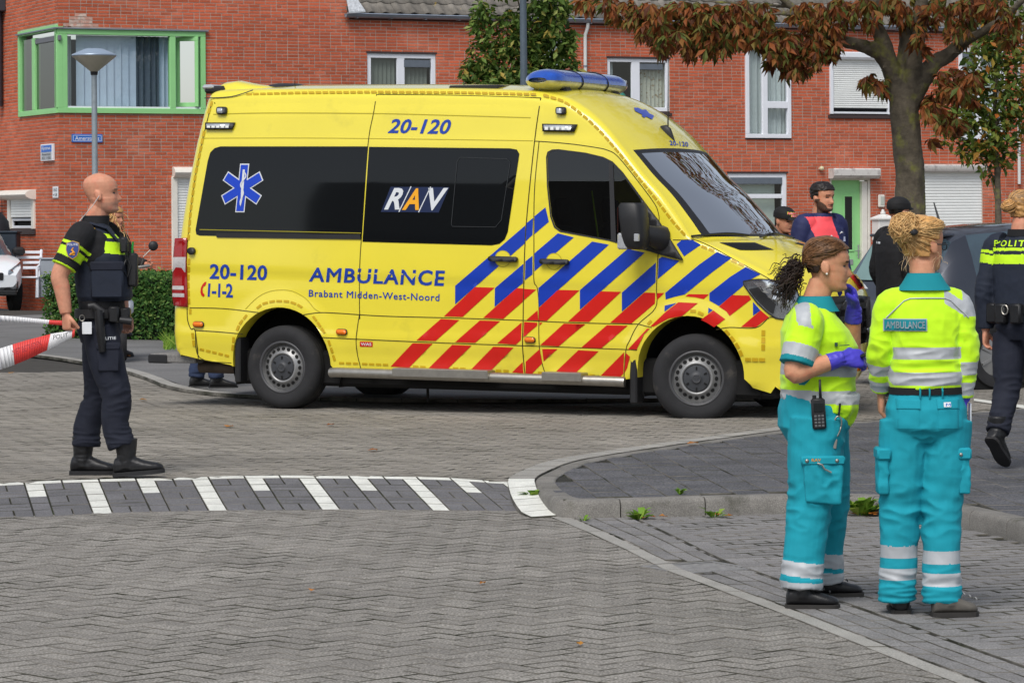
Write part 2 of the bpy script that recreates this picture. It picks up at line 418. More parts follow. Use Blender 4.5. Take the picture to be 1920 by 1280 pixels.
# ---- ramp with white teeth
ramp_poly = [bot_w(x) for x in range(-260, 1061, 40)]; rt = [top_w(x) for x in range(-260, 1061, 40)]
b = MB(); n = len(rt)
b.add([p-Vector((0,0,.008)) for p in ramp_poly]+[p-Vector((0,0,.008)) for p in rt], [(i, i+1, n+i+1, n+i) for i in range(n-1)])
ramp = b.build('speed_ramp', M_joint, None, kind='structure')
def tx(c): return 150+34.9*c-.09*c*c
def bx(c): return 175+36.4*c-.06*c*c
def rp(c, v):
    """point on the ramp: column c, v = 0 at the crest, 1 at the foot"""
    return top_w(tx(c)).lerp(bot_w(bx(c)), v)
rq = []
white0, rr = 0.085, (1-0.085)/5.0
c = -9
while c <= 25:
    rq.append(([rp(c,0), rp(c+2,0), rp(c+2,white0), rp(c,white0)], 1, True)); c += 2
def last(v): return 24.6+v*(-1.4)
for c in range(-9, 25):
    k = c % 6
    if k in (0, 3):
        for i in range(5):
            rq.append(([rp(c,white0+rr*i), rp(c+1,white0+rr*i), rp(c+1,white0+rr*(i+1)), rp(c,white0+rr*(i+1))], 1 if (k == 0 or i < 2) else 0, True))
    elif k in (1, 4):
        for i in range(5):
            v0, v1 = white0+rr*i, white0+rr*(i+1); vm = (v0+v1)/2
            if i % 2 == 0:
                for cc in (c, c+1): rq.append(([rp(cc,v0), rp(cc+1,v0), rp(cc+1,v1), rp(cc,v1)], 0, True))
            else:
                for va, vb in ((v0,vm),(vm,v1)): rq.append(([rp(c,va), rp(c+2,va), rp(c+2,vb), rp(c,vb)], 0, True))
rq = [q for q in rq if PX(sum(q[0], Vector())/4)[0] < 968+max(0, (PX(sum(q[0], Vector())/4)[1]-905))*0.55]
lay_quads(rq, 'ramp_stone', ramp, [M_dark, M_white], 300, gap=0.009)
# ---- raised junction behind the ramp
rj = [top_w(x) for x in range(-260, 1101, 40)]
raised = sheet('raised_road', [(-40, 19.4)]+[(p.x, p.y) for p in rj]+[(4.5,19.0),(40,19.0),(40,58),(-40,58)], ZP-0.009, M_joint_far)
tp = sorted((p.x, p.y) for p in rj)
pcs = []; pa = R(-28); ca, sa = math.cos(pa), math.sin(pa)
for j in range(-140, 160):
    for i in range(-80, 90):
        lx = i*0.21+(0.105 if j % 2 else 0.0); ly = j*0.105
        x, y = lx*ca-ly*sa, 25.0+lx*sa+ly*ca
        if y > 34 or abs(x) > 0.165*y+0.8: continue
        yl = interp(tp, x) if x < tp[-1][0] else 19.0
        if y > yl+0.02: pcs.append((x, y, ZP, pa, 0.21, 0.105))
RAISED = pcs
# ---- corner pavement on the right with kerb
Ktop = [(2300,1090),(2100,1030),(1920,979),(1825,957),(1760,944),(1680,934),(1590,928),(1455,928),(1348,931),(1202,935),(1110,937),(1050,935),(1020,922),(1005,906),(1006,895),(1030,882),(1070,866),(1136,853),(1216,841),(1295,829.5),(1375,818.5),(1455,807.5),(1560,795),(1700,782),(1920,764),(2200,745)]
ZK = 0.105
Ko = smooth_line([G(x, y, ZK) for x, y in Ktop], 8)
Ko = resample(Ko, 0.05)
def inward(line, i):
    t = line[min(i+1, len(line)-1)]-line[max(i-1, 0)]; t.z = 0; t.normalize(); return Vector((t.y, -t.x, 0))
cen = Vector((3.5, 19.5, 0))
def offset(line, d):
    out = []
    for i, p in enumerate(line):
        n = inward(line, i)
        if i == 0 or n.dot(prev) > 0 or True: prev = n
        out.append(p+n*d)
    return out
sgn = 1 if (offset(Ko, 0.2)[len(Ko)//3]-Vector((3, 20, ZK))).length < (Ko[len(Ko)//3]-Vector((3, 20, ZK))).length else -1
Ki = offset(Ko, 0.125*sgn); Kg = offset(Ko, -0.17*sgn)
pave = sheet('pavement', [(p.x, p.y) for p in offset(Ko, 0.06*sgn)], ZK-0.012, M_joint)
i = 0; stone = 10
while i < len(Ko)-1:
    j = min(i+stone, len(Ko)-1)
    if j-i < 2: break
    bb = MB(); rings = []
    for k in range(i, j+1):
        o, q = Ko[k].copy(), Ki[k].copy()
        t = (Ko[min(k+1, len(Ko)-1)]-Ko[max(k-1, 0)]).normalized()
        sh = t*0.004 if k == i else (t*-0.004 if k == j else Vector())
        o += sh; q += sh; u = (q-o).normalized()
        rings.append([Vector((o.x,o.y,-.05))-u*.012, o-u*.008+Vector((0,0,-.028)), o+u*.006+Vector((0,0,-.007)), o+u*.022, q-u*.008+Vector((0,0,.0)), q+Vector((0,0,-.006)), Vector((q.x,q.y,-.05))])
    bb.loft(rings, caps=True); c0 = Ko[(i+j)//2]
    bb.build('kerb_stone', M_kerb, pave, smooth=35)
    i = j
inner = offset(Ko, 0.135*sgn); ipoly = [(p.x, p.y) for p in inner]
tl = []; pa = R(5.4); ca, sa = math.cos(pa), math.sin(pa)
for j in range(-50, 60):
    for i in range(-40, 50):
        lx = i*0.205; ly = j*0.30+(0.15 if i % 2 else 0.0)
        x, y = 3.0+lx*ca-ly*sa, 21.0+lx*sa+ly*ca
        if inside(ipoly, x, y) and x < 0.17*y+1.0: tl.append((x, y, ZK-0.001, pa, 0.205, 0.30))
lay_rects(tl, 'pavement_tile', pave, M_tile, 300, joint=0.007, ch=.0025)
# stone band round the kerb nose: white where it crosses the ramp crest, grey behind
kb = MB(); bq = []
kp = [(PX(p)) for p in Ko]
i0 = min(range(len(Ko)), key=lambda k: (kp[k][0]-1048)**2+(kp[k][1]-936)**2); i1 = min(range(len(Ko)), key=lambda k: (kp[k][0]-1500)**2+(kp[k][1]-801)**2)
ib = min(range(len(Ko)), key=lambda k: (kp[k][0]-1003)**2+(kp[k][1]-897)**2)
lo, hi = min(i0, i1), max(i0, i1)
def zt(p):
    yl = interp(tp, p.x); f = max(0.0, min(1.0, (p.y-(yl-1.1))/1.1)); return ZP*f+0.008
k = lo
while k+4 <= hi:
    q = [Ko[k], Kg[k], Kg[k+4], Ko[k+4]]
    q = [Vector((p.x, p.y, zt(p))) for p in q]
    isw = (i0 <= k < ib) if i0 < ib else (ib < k <= i0)
    bq.append((q, 1 if isw else 0, True)); k += 4
lay_quads(bq, 'kerb_band_stone', raised, [M_band, M_white], 200, gap=0.006)
Kgp = [(p.x, p.y) for p in offset(Ko, -0.09*sgn)]
lay_rects([p for p in RAISED if not inside(Kgp, p[0], p[1])], 'road_brick', raised, M_far, 0, ch=.0012)
Kop = [(p.x, p.y) for p in Ko]
lay_rects([p for p in PARK if not inside(Kop, p[0], p[1])], 'parking_brick', parking, M_brick2, 300, joint=0.012, ch=.0035)
# ---- drain in the gutter
dr = thing('drain_grate', 'rusty iron drain grate set into the gutter beside the parking bricks', 'drain', grate_c)
u = (G(1341,1051)-G(1252,1057)); u.z = 0; u.normalize(); v = Vector((-u.y, u.x, 0)); Mg = Matrix(((u.x,v.x,0,grate_c.x),(u.y,v.y,0,grate_c.y),(0,0,1,0),(0,0,0,1)))
M_iron = mat('cast_iron', s2l((150,148,146)), 0.55, metal=0.5, var=0.25, vscale=20, bump=0.3)
MB().box((-.20,-.19,-.03),(.20,.19,-.0035), Mg).build('dark_plate', mat('pit_shade', (0.01,0.01,0.01), 0.9), dr)  # black plate under the bars, its colour standing for the dark hole
fr_ = MB()
for a, bb in (((-.21,-.2),(.21,-.17)),((-.21,.17),(.21,.2)),((-.21,-.17),(-.18,.17)),((.18,-.17),(.21,.17))): fr_.box((*a,-.05),(*bb,.004), Mg)
fr_.build('frame', M_iron, dr)
for k in range(7):
    y = -.15+.046*k; MB().cbox((-.18,y,-.02),(.18,y+.022,.003), .004, Mg).build('bar', M_iron, dr)
MB().box((-.12,.2,-.06),(.24,.225,.006), Mg).build('edge_stone', M_kerb, dr)
# ---- far pavement on the left and behind the ambulance, with a flush edge band
fp_px = [(-300,600),(120,588),(420,600),(900,598),(1460,600),(1460,742),(1100,745),(760,745),(560,741),(430,734),(345,722),(300,706),(250,691),(150,672),(0,656),(-300,640)]
fpw = [G(x, y, 0.14) for x, y in fp_px]
farp = sheet('far_pavement', [(p.x, p.y) for p in fpw], 0.135, M_asph)
edge = smooth_line([G(x, y, 0.14) for x, y in reversed(fp_px[5:])], 6); e2 = offset(edge, 0.14); e3 = offset(edge, -0.14)
b = MB(); n = len(edge)
use = e2 if sum(p.y for p in e2) < sum(p.y for p in edge) else e3
eq = []
for k in range(0, n-2, 2):
    eq.append(([Vector((p.x,p.y,.137)) for p in (edge[k], use[k], use[k+2], edge[k+2])], 0, True))
lay_quads(eq, 'edge_stone', farp, [M_band], 60, gap=0.01)
fk = [(420,729),(560,736),(760,740),(1100,740),(1460,737)]
# ---- weeds and fallen leaves by the kerb
M_weed = leaf_mat('weed_leaf', [(0,(84,124,34)),(.6,(120,160,50)),(1,(160,180,80))])
M_dead = leaf_mat('dead_leaf', [(0,(150,84,34)),(.6,(186,120,50)),(1,(206,160,70))])
def weed(px, py, z, h, label, n=26, dead=0):
    p = G(px, py, z); t = thing('weed', label, 'weed', p, group=None); b = MB(); rnd = random.Random(int(px))
    for k in range(n):
        a = rnd.uniform(0, 6.28); l = h*rnd.uniform(.7, 1.3); d = Vector((math.cos(a), math.sin(a)*.6, 0)); up = rnd.uniform(.35, 1.1)
        q0 = p+d*rnd.uniform(0, h*.4); q1 = q0+(d*.6+Vector((0,0,up)))*l*.6; q2 = q1+(d+Vector((0,0,up*.2)))*l*.45; s_ = Vector((-d.y, d.x, .2))  .normalized()*l*.24
        b.add([q0, q1-s_, q1+s_, q2], [(0,1,2),(1,3,2)])
    b.build('leaves', M_weed, t, fix=False)
    if dead:
        b = MB()
        for k in range(dead):
            q = p+Vector((rnd.uniform(-.10,.16), rnd.uniform(-.08,.04), .008+rnd.uniform(0,.01))); a = rnd.uniform(0, 6.28); r_ = rnd.uniform(.02,.04)
            b.add([q+Vector((r_*math.cos(a+i*1.57)*(1 if i % 2 else .5), r_*math.sin(a+i*1.57)*(1 if i % 2 else .5), rnd.uniform(0,.015))) for i in range(4)], [(0,1,2,3)])
        b.build('dead_leaves', M_dead, t, fix=False)
    return t
weed(1008, 938, 0.03, 0.10, 'small green weed at the white painted stones of the kerb nose')
weed(1198, 974, 0.0, 0.09, 'low green weed with orange leaves at a kerb joint', dead=5)
weed(1340, 970, 0.0, 0.07, 'tiny green weed against the kerb beside a kerb joint', 14, 3)
weed(1618, 966, 0.0, 0.13, 'leafy green weed with brown leaves between the two paramedics', 34, 14)
weed(1275, 927, ZK, 0.05, 'sparse brownish weed growing between the dark pavement tiles', 16)
weed(1095, 977, 0.0, 0.04, 'flat mossy weed at the foot of the rounded kerb', 12)
rnd = random.Random(11)
hb = 'small pale leaf lying on the herringbone bricks of the road'
for px, py, z, lab in ((268,750,.105,'dry brown leaf on the road beside the policeman\'s legs'),(240,668,.145,'brown leaf on the pavement in front of the hedge'),(60,668,.145,'yellow leaf on the pavement under the sagging tape'),(20,700,.11,'brown leaf on the road below the sagging tape'),(430,800,.105,'orange leaf on the road in front of the ambulance rear wheel'),(620,797,.105,'orange leaf on the road in front of the step bar'),(905,1095,.003,hb),(1086,1209,.003,hb),(585,1108,.003,hb),(1300,832,.115,'dry leaf on the dark pavement tiles near the front wheel'),(700,845,.105,'dry leaf on the raised road just behind the white teeth')):
    p = G(px, py, z); b = MB(); a = rnd.uniform(0, 6.28); r_ = rnd.uniform(.03,.05) if py < 900 else .018
    b.add([p+Vector((r_*math.cos(a+i*1.05)*(1 if i % 2 else .6), r_*math.sin(a+i*1.05), .004+.012*((i*7) % 3)/2)) for i in range(6)], [tuple(range(6))])
    tag(b.build('fallen_leaf', M_dead, None, fix=False), lab, 'leaf', 'fallen leaves on the road')
sheet('road_marking', [(p.x, p.y) for p in (G(1826,748,ZP), G(1990,770,ZP), G(1990,777,ZP), G(1826,752.5,ZP))], ZP+.006, M_white)
# ================================================================ HOUSES
def sfac(px): return 100-.0075*(px-280)
P0 = AT(112, 500, F/sfac(112)); P0.z = 0; P1 = AT(1900, 500, F/sfac(1900)); P1.z = 0
FU = (P1-P0).normalized(); FN = Vector((FU.y, -FU.x, 0))          # along the front, and out towards the street
LU = -FN; LN = -FU
def on_plane(px, py, o, n, d=0.0):
    r = ray(px, py); t = ((o+n*d)-CAM).dot(n)/r.dot(n); return CAM+r*t
def FW(px, py, d=0.0):
    p = on_plane(px, py, P0, FN, d); return ((p-P0).dot(FU), p.z)
def LW(px, py, d=0.0):
    p = on_plane(px, py, P0, LN, d); return ((p-P0).dot(LU), p.z)
class Wall:
    """wall frame: u along, z up, d out of the wall"""
    def __init__(s, o, u, n): s.o, s.u, s.n = o, u, n; s.M = Matrix(((u.x,n.x,0,o.x),(u.y,n.y,0,o.y),(0,0,1,0),(0,0,0,1)))
FRONT = Wall(P0, FU, FN); SIDE = Wall(P0, LU, LN)
M_rb = mat('red_brick', s2l((184,94,66)), 0.9, isl=0.17, var=0.17, vscale=0.45, spk=0.15, spkscale=60, spec=0.2, patch=(s2l((200,122,96)), 1.1, .56, .82))
M_rb_side = M_rb
M_mort = mat('mortar', s2l((176,160,148)), 0.95, var=0.12, vscale=3)
M_wpaint = mat('white_frame_paint', s2l((226,229,236)), 0.4, var=0.03, vscale=5)
M_gpaint = mat('green_paint', s2l((146,208,138)), 0.45, var=0.04, vscale=3)
M_cream = mat('cream_plastic', s2l((225,220,210)), 0.5, var=0.06, vscale=7)
M_grey = mat('grey_metal', s2l((108,116,126)), 0.45, metal=0.3, var=0.08)
M_zinc = mat('zinc', s2l((132,140,150)), 0.45, metal=0.4, var=0.12, vscale=9)
M_dkbrown = mat('dark_sill_tile', s2l((64,52,52)), 0.6)
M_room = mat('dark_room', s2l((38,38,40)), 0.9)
M_glass = glass_mat('window_glass', (0.86,0.9,0.9), 1.6)
M_curt = mat('pale_curtain', s2l((196,204,204)), 0.9, var=0.05, vscale=12)
M_bluecurt = mat('bluish_blind', s2l((190,206,226)), 0.8, var=0.04, vscale=6)
M_dkcurt = mat('dark_curtain', s2l((86,98,112)), 0.9, var=0.1, vscale=8)
M_greyblind = mat('grey_blind', s2l((126,132,124)), 0.8, var=0.04)
M_shut = mat('shutter_white', s2l((226,228,226)), 0.5, var=0.04, vscale=3)
def rect(wfun, x0, y0, x1, y1):
    a = wfun(x0, y1); b = wfun(x1, y0); return (min(a[0],b[0]), a[1], max(a[0],b[0]), b[1])
CO = 0.0625
def bricks(parent, W, u0, u1, z0, z1, holes, nind=300, pale=None, seed=1, vis=None):
    """running-bond brick skin in front of a mortar wall, cut round the openings"""
    rnd = random.Random(seed); rects = []; k = 0
    z = z0
    while z < z1-1e-6:
        zt_ = min(z+CO-.0135, z1); u = u0-(0.11 if k % 2 else 0.0)
        while u < u1:
            L = 0.21 if rnd.random() > .13 else 0.10
            segs = [(max(u, u0), min(u+L, u1))]
            for h in holes:
                if z < h[3] and zt_ > h[1]:
                    ns = []
                    for a, b in segs:
                        if b <= h[0] or a >= h[2]: ns.append((a, b)); continue
                        if a < h[0]: ns.append((a, h[0]))
                        if b > h[2]: ns.append((h[2], b))
                    segs = ns
            for a, b in segs:
                if b-a > .02: rects.append((a, b, z, zt_))
            u += L+.012
        z += CO; k += 1
    def cen(r): return W.M @ Vector(((r[0]+r[1])/2, .01, (r[2]+r[3])/2))
    v = [r for r in rects if inview(cen(r), 0)]
    if vis: v = [r for r in v if vis(*PX(cen(r)))]
    v.sort(key=lambda r: (-(round((r[1]-r[0])*(r[3]-r[2])*1000)), cen(r).y)); ind = set(id(r) for r in v[:nind])
    big = MB(); shared = {}
    for r in rects:
        a, b, c, d = r; pr = .006+rnd.uniform(-.0015,.0015)
        if id(r) in ind:
            key = (round(b-a,3), round(d-c,3))
            if key not in shared:
                m_ = MB(); x, y = key[0]/2, key[1]/2
                m_.add([(-x,-.01,-y),(x,-.01,-y),(x,-.01,y),(-x,-.01,y),(-x+.002,.006,-y+.002),(x-.002,.006,-y+.002),(x-.002,.006,y-.002),(-x+.002,.006,y-.002)], [(0,4,5,1),(1,5,6,2),(2,6,7,3),(3,7,4,0),(4,7,6,5)])
                shared[key] = m_.mesh('brick', M_rb)
            link('brick', shared[key], parent, M=W.M @ Matrix.Translation(((a+b)/2, rnd.uniform(-.0015,.0015), (c+d)/2)))
        else:
            big.cur = 1 if (pale and pale(*PX(cen(r)))) else 0
            big.add([W.M @ Vector(p) for p in ((a,0,c),(b,0,c),(b,0,d),(a,0,d),(a+.002,pr,c+.002),(b-.002,pr,c+.002),(b-.002,pr,d-.002),(a+.002,pr,d-.002))], [(0,4,5,1),(1,5,6,2),(2,6,7,3),(3,7,4,0),(4,7,6,5)])
    big.build('brick_field', [M_rb, mat('pale_brick', s2l((188,140,124)), 0.9, isl=0.15, patch=(s2l((196,178,166)), 9, .45, .6))], parent, kind='stuff', fix=False)
def wall_mesh(W, u0, u1, z0, z1, holes, th=0.25):
    us = sorted(set([u0,u1]+[h[0] for h in holes]+[h[2] for h in holes])); zs = sorted(set([z0,z1]+[h[1] for h in holes]+[h[3] for h in holes]))
    us = [u for u in us if u0 <= u <= u1]; zs = [z for z in zs if z0 <= z <= z1]; b = MB()
    for a, bb in zip(us, us[1:]):
        for c, d in zip(zs, zs[1:]):
            m_ = ((a+bb)/2, (c+d)/2)
            if any(h[0] < m_[0] < h[2] and h[1] < m_[1] < h[3] for h in holes): continue
            b.box((a,-th,c),(bb,0,d), W.M)
    return b
def fbox(W, u0, z0, u1, z1, d0, d1, c=0.0):
    b = MB()
    return b.cbox((u0,d0,z0),(u1,d1,z1), c, W.M) if c else b.box((u0,d0,z0),(u1,d1,z1), W.M)
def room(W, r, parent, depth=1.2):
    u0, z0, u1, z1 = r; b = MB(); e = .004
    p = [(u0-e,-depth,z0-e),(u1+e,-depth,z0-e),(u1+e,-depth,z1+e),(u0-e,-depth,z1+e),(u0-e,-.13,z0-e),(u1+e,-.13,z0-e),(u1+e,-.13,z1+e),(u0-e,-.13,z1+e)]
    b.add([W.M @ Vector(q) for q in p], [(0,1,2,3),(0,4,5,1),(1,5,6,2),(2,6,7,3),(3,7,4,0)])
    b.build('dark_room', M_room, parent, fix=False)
def frame_bars(W, r, parent, bars, fw, mt, d0=-.09, d1=-.02, name='frame'):
    """outer frame + bars given as (u0,z0,u1,z1)"""
    u0, z0, u1, z1 = r; b = MB()
    for q in ((u0,z0,u1,z0+fw),(u0,z1-fw,u1,z1),(u0,z0+fw,u0+fw,z1-fw),(u1-fw,z0+fw,u1,z1-fw)): b.cbox((q[0],d0,q[1]),(q[2],d1,q[3]), .006, W.M)
    f = b.build(name, mt, parent)
    for q in bars: fbox(W, *q, d0+.003, d1-.004, .005).build('bar', mt, f)
    return f
def pane(W, q, parent, d=-.055): 
    u0,z0,u1,z1 = q; b = MB(); b.add([W.M @ Vector(p) for p in ((u0,d,z0),(u1,d,z0),(u1,d,z1),(u0,d,z1))], [(0,3,2,1)]); return b.build('pane', M_glass, parent, fix=False)
def slats(W, q, parent, mt, wdt=0.085, d=-.16, ang=20, name='blind_slat', z=None):
    u0,z0,u1,z1 = q; n = max(1, int((u1-u0)/wdt)); s = (u1-u0)/n
    for i in range(n):
        Mx = W.M @ Matrix.Translation((u0+s*(i+.5), d, 0)) @ Matrix.Rotation(R(ang), 4, 'Z')
        MB().box((-s*.50,-.002,z0),(s*.50,.002,z1), Mx).build(name, mt, parent)
def curtain(W, q, parent, mt, d=-.17, folds=9, amp=.02, topfr=1.0):
    u0,z0,u1,z1 = q; n = folds*8; b = MB(); rows = 6; vs = []
    for j in range(rows+1):
        f = j/rows
        for i in range(n+1):
            t = i/n; uu = lerp(u0, u0+(u1-u0)*topfr, t) if topfr < 1 and j == rows else lerp(u0, u1, t)
            vs.append(W.M @ Vector((uu, d+amp*math.sin(t*folds*6.283+.7*math.sin(7*t)), lerp(z0, z1, f))))
    b.add(vs, [(j*(n+1)+i, j*(n+1)+i+1, (j+1)*(n+1)+i+1, (j+1)*(n+1)+i) for j in range(rows) for i in range(n)])
    return b.build('curtain', mt, parent, smooth=True, fix=False)
def roller(W, q, parent, mt, d=.02, pitch=.042, name='shutter_slats'):
    """roller shutter curtain: bowed slats joined in one hanging sheet"""
    u0,z0,u1,z1 = q; n = max(2, int((z1-z0)/pitch)); p = (z1-z0)/n; b = MB()
    prof = []
    for i in range(n):
        for f, dd in ((.04,0.0),(.3,.007),(.7,.007),(.93,0.0),(.97,-.005)): prof.append((z0+p*(i+f), d+dd))
    vs = [W.M @ Vector((u, dd, z)) for z, dd in prof for u in (u0, u1)]
    b.add(vs, [(2*i, 2*i+1, 2*i+3, 2*i+2) for i in range(len(prof)-1)])
    o = b.build(name, mt, parent, fix=False); return o
def shutter_box(W, q, parent, mt, d=0.18, round_=False):
    u0,z0,u1,z1 = q; b = MB(); h = z1-z0
    pr = [(0,z0),(d*.75,z0),(d,z0+h*.30),(d,z1-h*.12),(d*.88,z1),(0,z1)] if not round_ else [(0,z0)]+[(d*math.sin(a), z0+h*(.5-.5*math.cos(a))) for a in [R(30),R(60),R(90),R(120),R(150)]]+[(0,z1)]
    b.loft([[W.M @ Vector((u, dd, z)) for dd, z in pr] for u in (u0, u1)], caps=True)
    return b.build('shutter_box', mt, parent, smooth=40)
# ---------------- openings of the front
o_bayF = rect(FW, 112, 62, 383, 208); o_shl = rect(FW, 323, 332, 420, 560)
o_w1 = rect(FW, 689, 102, 817, 215); o_wmid = rect(FW, 1018, 66, 1059, 160)
o_w2 = rect(FW, 1139, 111, 1255, 208); o_w3 = rect(FW, 1397, 76, 1481, 259); o_w4 = rect(FW, 1556, 112, 1667, 213)
o_w6 = rect(FW, 1797, 92, 1882, 262); o_w5 = rect(FW, 1365, 325, 1475, 470); o_door = rect(FW, 1557, 333, 1632, 571); o_gar = rect(FW, 1729, 320, 1842, 575)
US = FW(655, 100)[0]; UEND = FW(2350, 300)[0]; GZ = FW(900, 33)[1]
# left house (taller, ends at the thin vertical seam)
lh = thing('brick_house', 'taller red brick corner house with green framed corner window', 'house', P0)
hl = [o_bayF, o_shl]
wall_mesh(FRONT, .252, US-.004, 0, 8.2, hl).build('front_wall', M_mort, lh)
pale = lambda x, y: 60-(36*(1-abs(x-155)/48)) < y < 62 and 105 < x < 210
bricks(lh, FRONT, -.006, US-.004, 0, 8.2, hl, 200, pale, 1, vis=lambda x, y: 212 < y < 330 and 150 < x < 330)
o_bayL = rect(LW, 112, 62, 38, 208); o_lw = rect(LW, 19, 372, 66, 428)
hs_ = [o_bayL, o_lw]
wall_mesh(SIDE, 0.0, 9.0, 0, 8.2, hs_).build('side_wall', M_mort, lh)
bricks(lh, SIDE, -.004, 9.0, 0, 8.2, hs_, 100, None, 2)
# right row
rh = thing('brick_house', 'long red brick row house with grey tiled roof and white window frames', 'house', P0+FU*US)
hr = [o_w1,o_wmid,o_w2,o_w3,o_w4,o_w6,o_w5,o_door,o_gar]
wall_mesh(FRONT, US, UEND, 0, GZ-.02, hr).build('front_wall', M_mort, rh)
bricks(rh, FRONT, US+.004, UEND, 0, GZ-.1, hr, 300, None, 3, vis=lambda x, y: 1260 < x < 1560 and 200 < y < 330)
MB().box((US, -.02, GZ-.1), (UEND, .03, GZ-.03), FRONT.M).build('fascia', mat('fascia', s2l((80,48,40)), .8), rh)
# gutter: half-round channel with brackets and downpipes
b = MB(); ends = []
for u in (US-.12, UEND):
    ends.append([FRONT.M @ Vector((u, .07+.075*math.cos(a)+.05, GZ+.0+.075*math.sin(a))) for a in [R(180+180*k/10) for k in range(11)]]+[FRONT.M @ Vector((u, .07+.068*math.cos(a)+.05, GZ+.006+.068*math.sin(a))) for a in [R(360-180*k/10) for k in range(11)]])
b.loft(ends, caps=True); g_ = b.build('roof_gutter', M_zinc, rh, smooth=50)
MB().tube([FRONT.M @ Vector((US-.12,.2,GZ+.004)), FRONT.M @ Vector((UEND,.2,GZ+.004))], .012, 8).build('gutter_bead', mat('zinc_bead', s2l((178,190,206)), .35, metal=.5), g_)
for k in range(28):
    u = US+.1+k*.72
    MB().box((u-.012,.03,GZ-.085),(u+.012,.205,GZ-.075), FRONT.M).build('gutter_bracket', M_zinc, g_)
def downpipe(px, mt, y0, y1):
    u = FW(px, 100)[0]; zb = max(0.0, FW(px, y1)[1])
    b = MB(); b.tube([FRONT.M @ Vector((u+.03,.12,GZ-.07)), FRONT.M @ Vector((u+.03,.11,GZ-.16)), FRONT.M @ Vector((u,.06,GZ-.30)), FRONT.M @ Vector((u,.055,GZ-.42)), FRONT.M @ Vector((u,.055,zb))], .036, 12)
    o = b.build('downpipe', mt, rh, smooth=60)
    for z in (GZ-.95, GZ-2.6): MB().lathe([(.041,z),(.041,z+.04)], FRONT.M @ Matrix.Translation((u,.055,0)), 12).build('pipe_collar', M_zinc, o)
downpipe(1095, mat('pipe_white', s2l((205,208,206)), .5), 0, 560); downpipe(1907, MATS['pipe_white'], 0, 345)
# roof: interlocking concrete tiles on a sloping deck
M_rt = mat('roof_tile', s2l((118,113,106)), 0.95, isl=0.12, var=0.28, vscale=5, bump=0.7, bscale=35, patch=(s2l((176,148,52)), 2.6, .66, .72))
rs = R(40); Mroof = FRONT.M @ Matrix.Translation((0, .20, GZ+.03)) @ Matrix.Rotation(-rs, 4, 'X')
MB().box((US-.05,-6.0,-.10),(UEND,-.06,-.04), Mroof).build('roof_deck', mat('roof_deck', s2l((70,66,62)), .9), rh)
tb = MB(); Wt, Lt = .30, .40; prof = [(0,.0),(.04,.028),(.08,.04),(.12,.030),(.16,.008),(.20,.0),(.25,.0),(.29,.010),(.305,.0)]
top_ = [(x, -0, h) for x, h in prof]
vs = [(x, .02, h+.030) for x, h in prof]+[(x, -Lt, h+.002) for x, h in prof]+[(x, .02, h+.008) for x, h in prof]
n = len(prof); tb.add(vs, [(i, i+1, n+i+1, n+i) for i in range(n-1)]+[(2*n+i, 2*n+i+1, i+1, i) for i in range(n-1)])
tme = tb.mesh('roof_tile', M_rt, smooth=True); roof = [o for o in rh.children if o.name.startswith('roof_deck')][0]
rnd = random.Random(4); far_tiles = MB()
for j in range(10):
    for i in range(int((UEND-US)/Wt)):
        Mx = Mroof @ Matrix.Translation((US+i*Wt, -.02-j*.335, -.03+rnd.uniform(-.003,.003))) @ Matrix.Rotation(rnd.gauss(0,.006), 4, 'Z')
        p = Mx.translation
        if j < 3 and inview(p, 60): link('roof_tile', tme, roof, M=Mx)
        elif j >= 3 and inview(p, 400): far_tiles.add([Mx @ v.co for v in tme.vertices], [tuple(q.vertices) for q in tme.polygons])
far_tiles.build('roof_tile_field', M_rt, roof, kind='stuff', fix=False)
fl = MB(); e_ = [FRONT.M @ Vector(p) for p in ((US-.1,.24,GZ+.03),(US+.25,.22,GZ+.06),(US+.12,.02,GZ+.36),(US-.08,.04,GZ+.34))]
fl.add(e_+[p+Vector((0,0,-.03)) for p in e_], [(0,1,2,3),(0,4,5,1),(1,5,6,2),(2,6,7,3),(3,7,4,0)]); fl.build('lead_flashing', mat('lead', s2l((196,200,204)), .5, metal=.3, var=.25, vscale=20, bump=1, bscale=25), rh)
# ---------------- windows of the row
def win(name, r, parent, W=FRONT): 
    return link(name, MB().box((r[0]+.001,-.10,r[1]-.03),(r[2]-.001,.012,r[1]-.002), W.M).mesh(name, M_dkbrown), parent)
def sub(r, a, b, c, d): 
    u0,z0,u1,z1 = r; return (lerp(u0,u1,a), lerp(z0,z1,b), lerp(u0,u1,c), lerp(z0,z1,d))
def cut_room(r, parent, W=FRONT, depth=1.1): room(W, r, parent, depth)
w1 = win('window', o_w1, rh); cut_room(o_w1, w1)
frame_bars(FRONT, o_w1, w1, [sub(o_w1, .44,.04,.55,.96)], .09, M_wpaint); pane(FRONT, sub(o_w1,.03,.03,.97,.97), w1)
slats(FRONT, sub(o_w1,.07,.0,.44,.93), w1, M_greyblind, .085, -.16, 30); slats(FRONT, sub(o_w1,.55,.0,.91,.82), w1, M_greyblind, .085, -.16, 30)
fbox(FRONT, *sub(o_w1,.54,.78,.92,.90), -.085,-.012,.006).build('vent_grille', M_grey, w1)
MB().box((o_w1[0]-.02,-.05,o_w1[3]),(o_w1[2]+.02,.015,o_w1[3]+.035), FRONT.M).build('lintel_strip', M_dkbrown, w1)
wm = win('window', o_wmid, rh); cut_room(o_wmid, wm); frame_bars(FRONT, o_wmid, wm, [], .07, M_wpaint); pane(FRONT, sub(o_wmid,.03,.03,.97,.97), wm); curtain(FRONT, o_wmid, wm, M_curt)
w2 = win('window', o_w2, rh); cut_room(o_w2, w2)
